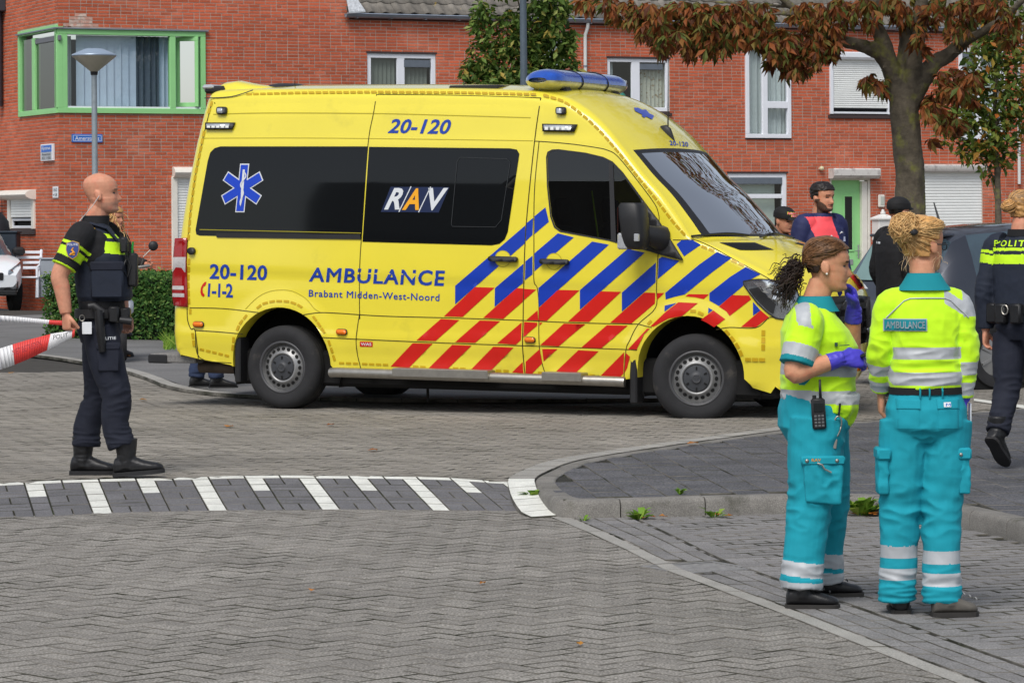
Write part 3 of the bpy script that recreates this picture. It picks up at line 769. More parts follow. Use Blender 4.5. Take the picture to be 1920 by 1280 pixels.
frame_bars(FRONT, o_w2, w2, [sub(o_w2,.40,.04,.53,.96)], .075, M_wpaint); pane(FRONT, sub(o_w2,.03,.03,.97,.97), w2)
curtain(FRONT, sub(o_w2,.53,.0,.97,.86), w2, mat('patterned_curtain', s2l((196,196,182)), .9, patch=(s2l((150,132,104)), 14, .55,.62)), -.16, 7)
curtain(FRONT, sub(o_w2,.04,.0,.14,.95), w2, M_curt, -.16, 3)
fbox(FRONT, *sub(o_w2,.53,.79,.90,.90), -.085,-.012,.006).build('vent_grille', M_grey, w2)
fbox(FRONT, o_w2[0]-.04, o_w2[1]-.09, o_w2[2]+.04, o_w2[1]-.032, -.05, .04, .006).build('window_sill', M_dkbrown, w2)
MB().box((o_w2[0]-.02,-.05,o_w2[3]),(o_w2[2]+.02,.015,o_w2[3]+.035), FRONT.M).build('lintel_strip', M_dkbrown, w2)
def tall(r):
    wt = win('window', r, rh); cut_room(r, wt)
    frame_bars(FRONT, r, wt, [sub(r,.37,.03,.48,.97), sub(r,.48,.305,.92,.375)], .085, M_wpaint, -.06, .05)
    pane(FRONT, sub(r,.05,.03,.95,.97), wt, -.01); curtain(FRONT, sub(r,.05,.0,.95,.97), wt, M_curt, -.15, 7, .025)
    fbox(FRONT, *sub(r,.10,.90,.90,.945), -.05,.03,.006).build('vent_grille', M_grey, wt)
tall(o_w3); tall(o_w6)
w4 = win('window', o_w4, rh); fbox(FRONT, *sub(o_w4,0,0,1,1), -.12,-.06).build('window_backing', M_room, w4)
roller(FRONT, sub(o_w4,.04,.10,.96,1.0), w4, M_shut, .03); fbox(FRONT, *sub(o_w4,.03,.0,.97,.035), -.05,.04).build('bottom_rail', M_wpaint, w4)
for q in ((-.01,-.01,.04,1.0),(.96,-.01,1.01,1.0)): fbox(FRONT, *sub(o_w4,*q), -.02,.06,.005).build('guide_rail', M_wpaint, w4)
shutter_box(FRONT, sub(o_w4,-.02,.985,1.02,1.12), w4, M_wpaint, .16)
fbox(FRONT, o_w4[0]-.05, o_w4[1]-.10, o_w4[2]+.05, o_w4[1]-.032, -.05, .05, .006).build('window_sill', M_dkbrown, w4)
w5 = win('window', o_w5, rh); cut_room(o_w5, w5)
frame_bars(FRONT, o_w5, w5, [sub(o_w5,.04,.675,.93,.73)], .09, M_wpaint); pane(FRONT, sub(o_w5,.03,.03,.97,.97), w5)
b = MB(); b.box((o_w5[0]+.05,-.24,o_w5[1]),(o_w5[2]-.16,-.23,o_w5[3]-.15), FRONT.M); b.build('net_curtain', mat('net_curtain', s2l((206,216,206)), .9, var=.03), w5)
fbox(FRONT, *sub(o_w5,.05,.86,.93,.945), -.085,-.012,.006).build('vent_grille', M_grey, w5)
MB().box((o_w5[0]-.02,-.05,o_w5[3]),(o_w5[2]+.03,.012,o_w5[3]+.035), FRONT.M).build('lintel_strip', M_dkbrown, w5)
# front door
d_ = win('front_door', o_door, rh); u0,z0,u1,z1 = o_door
fbox(FRONT, *sub(o_door,.08,.0,.80,.985), -.16,-.10,.008).build('door_leaf', M_gpaint, d_)
df = frame_bars(FRONT, o_door, d_, [sub(o_door,.80,.02,.93,.97)], .055, M_cream, -.17, -.01, 'door_frame')
vt = sub(o_door,.42,.43,.60,.85); b = MB()
for q in ((vt[0]-.035,vt[1]-.035,vt[2]+.035,vt[1]),(vt[0]-.035,vt[3],vt[2]+.035,vt[3]+.035),(vt[0]-.035,vt[1],vt[0],vt[3]),(vt[2],vt[1],vt[2]+.035,vt[3])): b.cbox((q[0],-.10,q[1]),(q[2],-.08,q[3]), .004, FRONT.M)
b.build('light_frame', M_gpaint, d_); fbox(FRONT, *vt, -.102,-.092).build('door_light', mat('dark_glass', (.012,.013,.015), .06, spec=.6), d_)
fbox(FRONT, *sub(o_door,.38,.31,.62,.355), -.102,-.086,.004).build('letter_slot', mat('alu', s2l((170,174,172)), .4, metal=.7), d_)
b = MB(); hp = FRONT.M @ Vector((lerp(u0,u1,.755),-.06,lerp(z0,z1,.42))); b.tube([hp, hp+FRONT.n*.03, hp+FRONT.n*.03-FRONT.u*.12], .011, 8); b.cbox((lerp(u0,u1,.735),-.102,lerp(z0,z1,.36)),(lerp(u0,u1,.775),-.088,lerp(z0,z1,.47)), .004, FRONT.M); b.build('door_handle', MATS['alu'], d_)
bx_ = rect(FW, 1553, 316, 1640, 335); shutter_box(FRONT, bx_, d_, mat('streaked_white', s2l((206,202,198)), .6, patch=(s2l((150,142,140)), 7, .5,.72)), .24)
# garage shutter
gsh = win('garage_shutter', o_gar, rh); fbox(FRONT, *o_gar, -.2,-.1).build('shutter_backing', M_room, gsh)
roller(FRONT, sub(o_gar,.0,.0,1.0,1.0), gsh, M_shut, -.04, .062); shutter_box(FRONT, rect(FW,1727,309,1844,322), gsh, MATS['streaked_white'], .14)
# left house: white shutter beside the ambulance, corner window, small shuttered window
sl_ = win('shuttered_door', o_shl, lh); fbox(FRONT, *o_shl, -.2,-.1).build('shutter_backing', M_room, sl_); roller(FRONT, sub(o_shl,.1,0,1,1), sl_, M_shut, .0, .05)
fbox(FRONT, *sub(o_shl,-.01,0,.1,1), -.05,.05,.006).build('guide_rail', M_cream, sl_); shutter_box(FRONT, rect(FW,323,313,420,334), sl_, M_cream, .18, True)
lwn = win('window', o_lw, lh, SIDE); fbox(SIDE, *o_lw, -.2,-.12).build('window_backing', M_room, lwn)
roller(SIDE, sub(o_lw,.08,.36,.92,1.0), lwn, M_shut, .02, .05); frame_bars(SIDE, sub(o_lw,.05,.0,.95,.34), lwn, [], .05, M_wpaint, -.05, -.01)
for q in ((-.02,-.02,.07,1.0),(.93,-.02,1.02,1.0)): fbox(SIDE, *sub(o_lw,*q), -.02,.05,.005).build('guide_rail', M_cream, lwn)
shutter_box(SIDE, rect(LW,68,357,9,374), lwn, M_cream, .22, True); fbox(SIDE, o_lw[0]-.05,o_lw[1]-.12,o_lw[2]+.05,o_lw[1]-.032,-.03,.04,.006).build('window_sill', M_dkbrown, lwn)
# corner window: one green frame wrapped round the house corner
cw = win('corner_window', o_bayF, lh); fd0, fd1 = -.10, .05
rF = o_bayF; fu = lambda x: FW(x, 135, .05)[0]
frame_bars(FRONT, (rF[0]-.05, rF[1]-.04, rF[2]+.01, rF[3]+.02), cw, [], .10, M_gpaint, fd0, fd1, 'front_frame')
fz0, fz1 = rF[1]+.06, rF[3]-.08
fbox(FRONT, fu(320)-.01, fz0, fu(330), fz1, -.08, .045, .006).build('mullion', M_gpaint, cw)
fbox(FRONT, -.05, fz0, fu(127), fz1, -.085, .047, .006).build('corner_post', M_gpaint, cw)
sb = MB()
for q in ((346,78,372,195),):
    uo, zo = FW(346, 197); u1_, z1_ = FW(371, 76)
    Ms = FRONT.M @ Matrix.Translation((u1_, .05, 0)) @ Matrix.Rotation(R(38), 4, 'Z') @ Matrix.Translation((-u1_, 0, 0))
    wd = .44
    for lo, hi in (((u1_-wd,0,fz0+.04),(u1_,.05,fz0+.12)),((u1_-wd,0,fz1-.08),(u1_,.05,fz1)),((u1_-wd,0,fz0+.12),(u1_-wd+.07,.05,fz1-.08)),((u1_-.07,0,fz0+.12),(u1_,.05,fz1-.08))): sb.cbox(lo, hi, .005, Ms)
sash = sb.build('open_sash', M_gpaint, cw)
fbox(FRONT, fu(372)-.03, fz0, fu(372)+.02, fz1, -.06, .03, .004).build('sash_stop', M_wpaint, cw)
pane(FRONT, (rF[0]+.1, fz0, fu(322), fz1), cw, .0); fbox(FRONT, rF[0]+.08, fz0-.01, rF[2]-.09, fz0+.03, -.06, .03).build('inner_sill', M_wpaint, cw)
slats(FRONT, (fu(150), fz0, fu(262), fz1), cw, M_bluecurt, .13, -.18, 14)
curtain(FRONT, (fu(262), fz0, fu(306), fz1), cw, M_dkcurt, -.20, 4, .03); curtain(FRONT, (fu(296), fz0, fu(340), fz1), cw, M_bluecurt, -.24, 5, .03)
MB().box((rF[0]+.1,-1.6,fz0-.1),(rF[2],-1.58,fz1), FRONT.M).build('room_back', mat('room_wall', s2l((120,130,140)), .9), cw)
curtain(FRONT, (fu(127), fz0, fu(150), fz1), cw, mat('white_curtain', s2l((214,222,226)), .9), -.5, 3, .02)
lL = o_bayL; lu = lambda x: LW(x, 135, .05)[0]
frame_bars(SIDE, (lL[0]+.055, lL[1]-.04, lL[2]+.02, lL[3]+.02), cw, [], .10, M_gpaint, fd0, fd1, 'side_frame')
fbox(SIDE, lu(64), fz0, lu(59), fz1, -.08, .045, .006).build('mullion', M_gpaint, cw); fbox(SIDE, lu(108), fz1-.12, lu(64), fz1-.02, -.03, .03, .01).build('roller_blind', mat('blind_grey', s2l((110,112,118)), .6), cw)
pane(SIDE, (lL[0]+.1, fz0, lL[2]-.1, fz1), cw, .0)
b = MB(); b.box((-.10,-.12,rF[3]+.02),(rF[2]+.06,.09,rF[3]+.045), FRONT.M); b.build('zinc_cover', M_zinc, cw)
MB().box((.1,-.12,rF[3]+.022),(lL[2]+.06,.09,rF[3]+.046), SIDE.M).build('zinc_cover', M_zinc, cw)
MB().box((.6,-.9,fz0-.1),(lL[2]+.3,-.88,fz1), SIDE.M).build('room_back', MATS['room_wall'], cw)
# neighbour's dark gutter and pipe at the very edge
nb = thing('downpipe', 'dark grey rainwater pipe with gutter end on the side wall', 'downpipe', SIDE.M @ Vector((2.6,.1,0)))
un = LW(6, 60)[0]
b = MB(); b.tube([SIDE.M @ Vector((un,.12,LW(6,22)[1])), SIDE.M @ Vector((un,.12,LW(6,200)[1]))], .10, 10); b.build('pipe', mat('dark_grey_paint', s2l((58,62,70)), .5), nb, smooth=50)
zt0 = LW(10,20)[1]; fbox(SIDE, un-.22, zt0-.02, un+1.2, zt0+.32, .0, .5, .02).build('gutter_end', MATS['dark_grey_paint'], nb)
# ---------------- things on the walls
def plate(W, r, d, name, mt, parent=None, c=.004): return fbox(W, *r, .012, .012+d, c).build(name, mt, parent)
def text_mesh(txt, mt, size=1.0, font_bold=0.0, spacing=1.0, shear=0.0):
    """flat lettering; boldness is added by pushing the glyph outlines outwards"""
    cu = bpy.data.curves.new('lettering', 'FONT'); cu.body = txt; cu.size = size; cu.align_x = 'LEFT'; cu.space_character = spacing+font_bold*1.2; cu.shear = shear; cu.resolution_u = 3
    me = eval_mesh(bpy.data.objects.new('tmp', cu))
    bm = bmesh.new(); bm.from_mesh(me); bmesh.ops.remove_doubles(bm, verts=bm.verts, dist=.006); bmesh.ops.triangulate(bm, faces=bm.faces, ngon_method='EAR_CLIP')
    if font_bold:
        mv = {}
        for v in bm.verts:
            ns = []
            for ed in v.link_edges:
                if len(ed.link_faces) == 1:
                    d = (ed.verts[1].co-ed.verts[0].co).normalized(); n = Vector((d.y, -d.x, 0)); mid = (ed.verts[0].co+ed.verts[1].co)/2
                    if n.dot(ed.link_faces[0].calc_center_median()-mid) > 0: n = -n
                    ns.append(n)
            if len(ns) >= 2:
                q = ns[0]+ns[1]; mv[v] = q*(font_bold/max(.45, 1+ns[0].dot(ns[1])))
        for v, q in mv.items(): v.co += q
    bm.to_mesh(me); bm.free()
    me.materials.clear(); me.materials.append(mt); return me
def text_box(me):
    co = np.empty(len(me.vertices)*3); me.vertices.foreach_get('co', co); co = co.reshape(-1,3); return co[:,0].min(), co[:,1].min(), co[:,0].max(), co[:,1].max()
def wall_text(W, r, txt, mt, parent, d, bold=0.0, mirror=False):
    me = text_mesh(txt, mt, 1.0, bold); x0,y0,x1,y1 = text_box(me); u0,z0,u1,z1 = r
    for v in me.vertices:
        t = (v.co.x-x0)/(x1-x0); s = (v.co.y-y0)/(y1-y0)
        if mirror: t = 1-t
        v.co = W.M @ Vector((lerp(u0,u1,t), d, lerp(z0,z1,s)))
    me.update(); return link('lettering', me, parent)
M_sblue = mat('sign_blue', s2l((38,104,196)), .4); M_swhite = mat('sign_white', s2l((225,228,232)), .4)
r_ = rect(FW, 134, 252, 191, 267); t = thing('street_sign', 'blue enamel street name sign with white border on the corner house', 'sign', FRONT.M @ Vector((r_[0],0,r_[1])))
plate(FRONT, r_, .02, 'plate', M_sblue, t); b = MB(); e = .02; q = (r_[0]+e, r_[1]+e, r_[2]-e, r_[3]-e)
for s_ in ((q[0],q[1],q[2],q[1]+.008),(q[0],q[3]-.008,q[2],q[3]),(q[0],q[1],q[0]+.008,q[3]),(q[2]-.008,q[1],q[2],q[3])): b.box((s_[0],.030,s_[1]),(s_[2],.035,s_[3]), FRONT.M)
b.build('border', M_swhite, t); wall_text(FRONT, sub(r_,.1,.26,.90,.74), 'Amerstraat', M_swhite, t, .036, .01)
for x in (-.014, r_[2]-r_[0]+.0): MB().box((r_[0]+x,0,r_[1]+.02),(r_[0]+x+.012,.03,r_[3]-.02), FRONT.M).build('bracket', MATS['alu'], t)
r_ = rect(LW, 104, 271, 82, 301); t = thing('street_sign', 'blue and grey plate with two street names round the corner', 'sign', SIDE.M @ Vector((r_[0],0,r_[1])))
plate(SIDE, r_, .05, 'plate', M_swhite, t); rb = sub(r_,.06,.52,.94,.92); fbox(SIDE, *rb, .055,.066).build('blue_field', M_sblue, t); fbox(SIDE, *sub(r_,.06,.05,.94,.50), .055,.064).build('grey_field', mat('sign_grey', s2l((168,172,178)), .5), t)
wall_text(SIDE, sub(rb,.08,.2,.92,.85), 'Rijnstraat', M_swhite, t, .068, .01, True); M_ink = mat('ink', s2l((50,52,58)), .6)
wall_text(SIDE, sub(r_,.14,.32,.86,.46), 'Amerstraat', M_ink, t, .066, 0, True); wall_text(SIDE, sub(r_,.14,.10,.86,.24), '42  >58', M_ink, t, .066, 0, True)
r_ = rect(LW, 111, 350, 101, 371); t = thing('house_number', 'small white house number plate near the brick corner', 'sign', SIDE.M @ Vector((r_[0],0,r_[1])))
plate(SIDE, r_, .015, 'plate', M_swhite, t); wall_text(SIDE, sub(r_,.12,.55,.88,.88), '160', M_ink, t, .029, 0, True); wall_text(SIDE, sub(r_,.12,.12,.88,.42), '+58', M_ink, t, .029, 0, True)
r_ = rect(FW, 1645, 365, 1657, 389); t = thing('intercom', 'cream door intercom on the brick wall beside the green door', 'intercom', FRONT.M @ Vector((r_[0],0,r_[1])))
fbox(FRONT, *r_, .006,.06,.02).build('housing', M_cream, t); fbox(FRONT, *sub(r_,.3,.2,.85,.85), .058,.066,.004).build('panel', mat('pale_grey', s2l((186,190,180)), .5), t)
pw = FRONT.M @ Vector((*[FW(1537,316)[0]],.05,FW(1537,316)[1])); t = thing('wall_lamp', 'small round cream wall lamp above the street door area', 'lamp', pw)
MB().ell(pw+FRONT.n*.03, (.05,.05,.05)).build('globe', mat('lamp_cream', s2l((206,196,160)), .4), t, smooth=True); MB().box((-.03,0,-.02),(.03,.05,.02), FRONT.M @ Matrix.Translation((FW(1537,316)[0],0,FW(1537,316)[1]))).build('bracket', M_cream, t)
# white ornate letterbox on a post
pl = AT(1656, 500, 60.5); zt1 = AT(1656, 409, 60.5).z; t = thing('letterbox', 'white ornate pillar letterbox with small crown beside the green door', 'letterbox', (pl.x, pl.y, 0)); Ml = Matrix(((FU.x,FN.x,0,pl.x),(FU.y,FN.y,0,pl.y),(0,0,1,0),(0,0,0,1)))
M_lb = mat('letterbox_white', s2l((222,220,216)), .5, patch=(s2l((170,140,110)), 10, .62,.7)); zb_ = zt1-.42
MB().cbox((-.17,-.13,zb_),(.17,.13,zt1-.03), .012, Ml).build('box', M_lb, t); MB().cbox((-.06,-.06,0),(.06,.06,zb_), .01, Ml).build('post', M_lb, t)
b = MB(); b.loft([[Ml @ Vector(p) for p in ((-.20,-.16,z),(.20,-.16,z),(.20,.16,z),(-.20,.16,z))] if k < 2 else [Ml @ Vector(p) for p in ((-.05,-.05,z),(.05,-.05,z),(.05,.05,z),(-.05,.05,z))] for k, z in enumerate((zt1-.03, zt1, zt1+.07))]); b.build('roof', M_lb, t)
MB().lathe([(.0,zt1+.06),(.045,zt1+.07),(.05,zt1+.11),(.025,zt1+.13),(.035,zt1+.15),(.0,zt1+.17)], Ml, 10).build('crown', M_lb, t, smooth=True)
MB().tube([Ml @ Vector((.07*math.cos(a)+.02,.135,zb_+.16+.05*math.sin(a))) for a in [k*.5 for k in range(9)]], .008, 6).build('post_horn', M_ink, t)
# ================================================================ AMBULANCE
TR = 0.355                                                     # tyre radius
Ah = AT(529.6, 688.5, 27.14); Bh = AT(1306, 709.5, 25.51)      # hub centres of the two right-hand wheels
ex = (Bh-Ah).normalized(); WB = (Bh-Ah).length
ey = Vector((0,0,1)).cross(ex).normalized(); ez = ex.cross(ey)
Oo = Ah + ey*0.965 - ez*TR
VM = Matrix(((ex.x,ey.x,ez.x,Oo.x),(ex.y,ey.y,ez.y,Oo.y),(ex.z,ey.z,ez.z,Oo.z),(0,0,0,1))); VI = VM.inverted()
amb = thing('ambulance', 'yellow ambulance van with blue and red diagonal stripes and blue light bar', 'ambulance', M=VM)
HWZ = [(0.1,.93),(.40,.965),(.58,.985),(.62,.992),(1.0,.996),(1.28,.985),(1.95,.945),(2.25,.912),(2.31,.897),(2.5,.868),(2.7,.81),(3.0,.7)]
def hw(u, z):
    h = interp(HWZ, z)
    if u > WB+.12: h -= .30*(u-WB-.12)**2
    if u < -.75: h -= .10*(-.75-u)**2
    zc = 1.155-.028*(u-0.0)                                   # body crease falling towards the nose
    if u < WB+.6: h += .007*math.tanh((z-zc)/.02)
    for cu in (0.0, WB-.055):                                  # wheel arch swell
        d = math.hypot(u-cu, z-(TR+.02)); h += .020*max(0, 1-abs(d-.50)/.14) if z > .3 else 0
    if .5 < z < .665: h += .006                                # rub strip band
    return h
cl = VI @ CAM
def SV(px, py):
    d = VI.to_3x3() @ ray(px, py); y = -.98
    for _ in range(6):
        t = (y-cl.y)/d.y; p = cl+d*t; y = -hw(p.x, p.z)
    return (p.x, p.z)
out_px = [(338,668),(326,655),(321,638),(320,582),(324,560),(326,520),(328,470),(332,430),(341,370),(350,320),(362,262),(373,215),(384,184),(398,171),(430,167),(520,165.5),(700,164.5),(850,165),(960,167.5),(1020,173),(1060,182),(1090,199),(1116,220),(1143,247),(1171,282),(1208,329),(1241,366),(1274,412),(1296,444),(1322,455),(1350,467),(1393,488),(1427,505),(1455,522),(1480,542),(1493,566),(1497,600),(1494,650),(1488,690),(1483,715),(1468,735)]
ol = [SV(*p) for p in out_px]
ol3 = [Vector((a, 0, b)) for a, b in ol]; key_i = {}
N_S = 6; strip = smooth_line(ol3, N_S)
def idx(px):   # sample index of an outline point
    return min(range(len(out_px)), key=lambda k: (out_px[k][0]-px[0])**2+(out_px[k][1]-px[1])**2)*N_S
s_top, s_bot = idx((1171,282)), idx((1296,444)); s_rear, s_roof, s_fr, s_nose = idx((384,184)), idx((430,167)), idx((1020,173)), idx((1480,542))
L = len(strip)
def prm(i):
    tab_r = [(0,.02),(7,.10),(s_rear-6,.13),(s_rear+6,.12),(s_roof+12,.13),(s_fr,.13),(s_top,.06),(s_bot,.05),(s_bot+8,.05),(s_nose,.10),(L,.07)]
    tab_c = [(0,-.03,0),(s_rear,-.03,.01),(s_roof,-.01,.05),(s_fr,.0,.055),(s_fr+12,.03,.05),(s_top,.10,.03),(s_bot,.31,.0),(s_bot+6,.30,.02),(s_nose-10,.24,.035),(s_nose,.20,.0),(L,.17,0)]
    return interp(tab_r, i), interp(tab_c, i)
NT, NC = 24, 6
rows = []; side_edge = []
for i, p in enumerate(strip):
    t = strip[min(i+1, L-1)]-strip[max(i-1, 0)]; t.normalize(); nin = Vector((t.z, 0, -t.x))      # rear->roof->nose, inward is to the right of travel
    r, cr = prm(i); inner = p+nin*r; Wd = hw(inner.x, inner.z)
    row = []
    def corner(sg, order):
        for k in order:
            a = R(90)*k/NC; q = p+nin*(r*(1-math.cos(a))); row.append(Vector((q.x, sg*(Wd-r+r*math.sin(a)), q.z)))
    corner(1, range(NC, 0, -1))
    for k in range(NT+1):
        tt = 1-2*k/NT; kk = 1-abs(tt)**2.3; row.append(Vector((p.x+cr[0]*kk, tt*(Wd-r), p.z+cr[1]*kk)))
    corner(-1, range(1, NC+1))
    rows.append(row); side_edge.append((inner.x, inner.z))
NR = len(rows[0])
body = MB(); ws = MB(); wsq = []
base = [[VM @ p for p in row] for row in rows]
tlo, thi = NC+1, NC+NT-1
flat = [p for row in base for p in row]
bf, wf, wfm = [], [], []
for i in range(L-1):
    for j in range(NR-1):
        q = (i*NR+j, i*NR+j+1, (i+1)*NR+j+1, (i+1)*NR+j)
        if s_top <= i < s_bot and tlo <= j < thi:
            wf.append(q); wfm.append(1 if (i in (s_top, s_bot-1) or j in (tlo, thi-1)) else 0)
        else: bf.append(q)
body.add(flat, bf)
# side skin with wheel arches and door window cut out
sillz = [SV(626,692), SV(982,701), SV(1169,712)]
def arch(cu, r, a0, a1, n=26, dz=.03, rz=None):
    return [(cu+r*math.cos(R(lerp(a0,a1,k/n))), TR+dz+(rz or r)*math.sin(R(lerp(a0,a1,k/n)))) for k in range(n+1)]
rb = [SV(345,672), SV(374,673), SV(432,684)]
outline = list(side_edge)                     # rear bottom -> front bottom
fbot = outline[-1]; 
arcF = arch(WB-.055, .455, -3, 184, 26, .03, .47); arcR = arch(-.005, .475, 0, 184, 26, .03, .48)
bottom = [SV(1445,737), SV(1412,727)] + arcF + [sillz[2], sillz[1], sillz[0]] + arcR + [rb[2], rb[1]]
poly = outline + bottom
zCm = lambda x, y: (1000+x/4.57, 240+y/4.57)
zA = lambda x, y: (720+x/3.5553, 360+y/3.5553)
zB = lambda x, y: (1080+x/4.2667, 420+y/4.2667)
z3 = lambda x, y: (320+x/2.7229, 130+y/2.7229)
z6 = lambda x, y: (260+x/3.7658, 440+y/3.7658)
door_win_px = [zCm(*p) for p in ((122,250),(135,215),(165,197),(215,192),(450,222),(600,258),(675,300),(760,395),(900,585),(1000,730),(960,1030),(900,1020),(740,980),(650,955),(235,878),(190,842),(158,755),(130,500))]
door_hole = [SV(*p) for p in door_win_px]
def grid_fill(poly, holes, step_u=.05, step_z=.035):
    pts = []; edges = []
    def loop(pl):
        s = len(pts); n = len(pl)
        for k in range(n):
            a, b_ = pl[k], pl[(k+1) % n]; pts.append(Vector((a[0], a[1])))
        for k in range(n): edges.append((s+k, s+(k+1) % n))
    def dens(pl, m=.08):
        o = []
        for k in range(len(pl)):
            a, b_ = pl[k], pl[(k+1) % len(pl)]; d = math.hypot(a[0]-b_[0], a[1]-b_[1]); n = max(1, int(d/m))
            for j in range(n): o.append((lerp(a[0],b_[0],j/n), lerp(a[1],b_[1],j/n)))
        return o
    poly = dens(poly); holes = [dens(h) for h in holes]
    loop(poly)
    for h in holes: loop(h)
    us = [p[0] for p in poly]; zs = [p[1] for p in poly]
    u = min(us)
    while u < max(us):
        z = min(zs)
        while z < max(zs):
            if inside(poly, u, z) and not any(inside(h, u, z) for h in holes): pts.append(Vector((u, z)))
            z += step_z
        u += step_u
    vco, eo, fo, _, _, _ = delaunay_2d_cdt(pts, edges, [], 1, 1e-5)
    fs = []
    for f in fo:
        c = (sum(vco[i].x for i in f)/len(f), sum(vco[i].y for i in f)/len(f))
        if inside(poly, *c) and not any(inside(h, *c) for h in holes): fs.append(list(f))
    return vco, fs
vco, fs = grid_fill(poly, [door_hole])
for sg in (-1, 1):
    body.add([VM @ Vector((p.x, sg*hw(p.x, p.y), p.y)) for p in vco], fs)
# arch lips and sill underside turned inward
for sg in (-1, 1):
    for arc in (arcF, arcR):
        vs = []
        for a in arc: h = sg*hw(*a); vs += [VM @ Vector((a[0], h, a[1])), VM @ Vector((a[0], h-sg*.16, a[1]))]
        body.add(vs, [(2*k, 2*k+1, 2*k+3, 2*k+2) for k in range(len(arc)-1)])
M_yel = mat('ambulance_yellow', s2l((234,217,62)), 0.26, coat=0.9, var=0.03, vscale=2.0, spec=0.5, patch=(s2l((206,192,60)), 2.5, .62, .85))
M_black = mat('black_plastic', s2l((34,34,36)), 0.5, var=0.1)
M_rubber = mat('tyre_rubber', s2l((38,38,40)), 0.85, var=0.15, vscale=12, patch=(s2l((70,66,62)), 6, .6, .8))
body_o = body.build('body', M_yel, amb, smooth=40)
ws.add(flat, wf); ws.m = wfm
M_wsg = glass_mat('windscreen_glass', (0.5,0.57,0.58), 4.0)
wso = ws.build('windscreen', [M_wsg, M_black], amb, smooth=True)
BV = BVHTree.FromPolygons([tuple(p) for p in body.v]+flat, body.f+[[len(body.v)+i for i in f] for f in wf])
def hit(px, py):
    d = ray(px, py).normalized(); loc, nrm, _, _ = BV.ray_cast(CAM, d)
    if loc is None or (VI @ loc).y > 1.3:
        u, z = SV(px, py); loc = VM @ Vector((u, -hw(u, z), z)); nrm = -ey
        return loc, nrm.normalized()
    if nrm.dot(d) > 0: nrm = -nrm
    return loc, nrm
def sides_y(px, py):                                          # smooth point on the flank (no facet noise)
    u, z = SV(px, py); return VM @ Vector((u, -hw(u, z), z))
def px_mesh(polys, step=9.0):
    """triangulated px-space polygons with interior points, as flat lists"""
    V2, F2 = [], []
    for poly in polys:
        pl = []
        for k in range(len(poly)):
            a, b_ = poly[k], poly[(k+1) % len(poly)]; n = max(1, int(math.hypot(a[0]-b_[0], a[1]-b_[1])/step))
            for j in range(n): pl.append((lerp(a[0],b_[0],j/n), lerp(a[1],b_[1],j/n)))
        pts = [Vector(p) for p in pl]; n = len(pts); edges = [(k, (k+1) % n) for k in range(n)]
        xs = [p[0] for p in pl]; yy = [p[1] for p in pl]; x = min(xs)+step*.5
        while x < max(xs):
            y = min(yy)+step*.5
            while y < max(yy):
                if inside(pl, x, y): pts.append(Vector((x, y)))
                y += step
            x += step
        vco, _, fo, _, _, _ = delaunay_2d_cdt(pts, edges, [], 1, 1e-4)
        s = len(V2); V2 += [(v.x, v.y) for v in vco]
        for f in fo:
            c = (sum(vco[i].x for i in f)/len(f), sum(vco[i].y for i in f)/len(f))
            if inside(pl, *c): F2.append([s+i for i in f])
    return V2, F2
def on_body(V2, off, flank):
    if flank: return [sides_y(*p)-ey*off for p in V2]
    out = []
    for p in V2:
        l_, n_ = hit(*p); out.append(l_+n_*off)
    return out
def decal(name, poly, mt, off=.003, step=9.0, parent=None, flank=True, smooth=True, label=None, thick=0.0):
    polys = poly if isinstance(poly[0][0], (tuple, list)) else [poly]
    V2, F2 = px_mesh(polys, step); b = MB(); P = on_body(V2, off, flank); b.add(P, F2)
    me = b.mesh(name, mt, smooth); 
    bm = bmesh.new(); bm.from_mesh(me); bmesh.ops.recalc_face_normals(bm, faces=bm.faces)
    if bm.faces and sum((f.normal.dot(CAM-f.calc_center_median()) for f in bm.faces)) < 0: bmesh.ops.reverse_faces(bm, faces=bm.faces)
    if thick:
        r_ = bmesh.ops.extrude_face_region(bm, geom=bm.faces[:]); vs_ = [v for v in r_['geom'] if isinstance(v, bmesh.types.BMVert)]
        for v in vs_: v.co += v.normal*0
        nv = -ey
        for v in vs_: v.co += (nv if flank else v.normal)*thick
        bmesh.ops.recalc_face_normals(bm, faces=bm.faces)
    bm.to_mesh(me); bm.free()
    return link(name, me, parent or amb, label)
def ribbon_px(pts, w):
    out = []
    for k in range(len(pts)):
        a = Vector(pts[max(k-1,0)]); b_ = Vector(pts[min(k+1,len(pts)-1)]); t = (b_-a).normalized(); n = Vector((-t.y, t.x))*w/2
        p = Vector(pts[k]); out.append((p+n, p-n))
    return [tuple(p[0]) for p in out]+[tuple(p[1]) for p in reversed(out)]
def seam(pts, w=1.5, mt=None, flank=True, off=.0022, sm=True):
    pts = [tuple(p)[:2] for p in (smooth_line([(x, y, 0) for x, y in pts], 5) if sm else pts)]
    return decal('panel_seam', ribbon_px(pts, w), mt or M_seam, off, 6.0, body_o, flank)
M_seam = mat('panel_gap', s2l((52,46,10)), 0.8)
M_blue = mat('stripe_blue', s2l((16,58,172)), 0.35, coat=.3, var=.03); M_red = mat('stripe_red', s2l((206,26,16)), 0.35, coat=.3, var=.04)
M_gold = mat('reflective_gold', s2l((196,160,16)), 0.4, var=.06)
M_tint = mat('tinted_glass', (0.006,0.007,0.008), 0.04, spec=0.35, coat=0.0, var=0)
M_rub2 = mat('window_rubber', s2l((40,40,42)), 0.6)
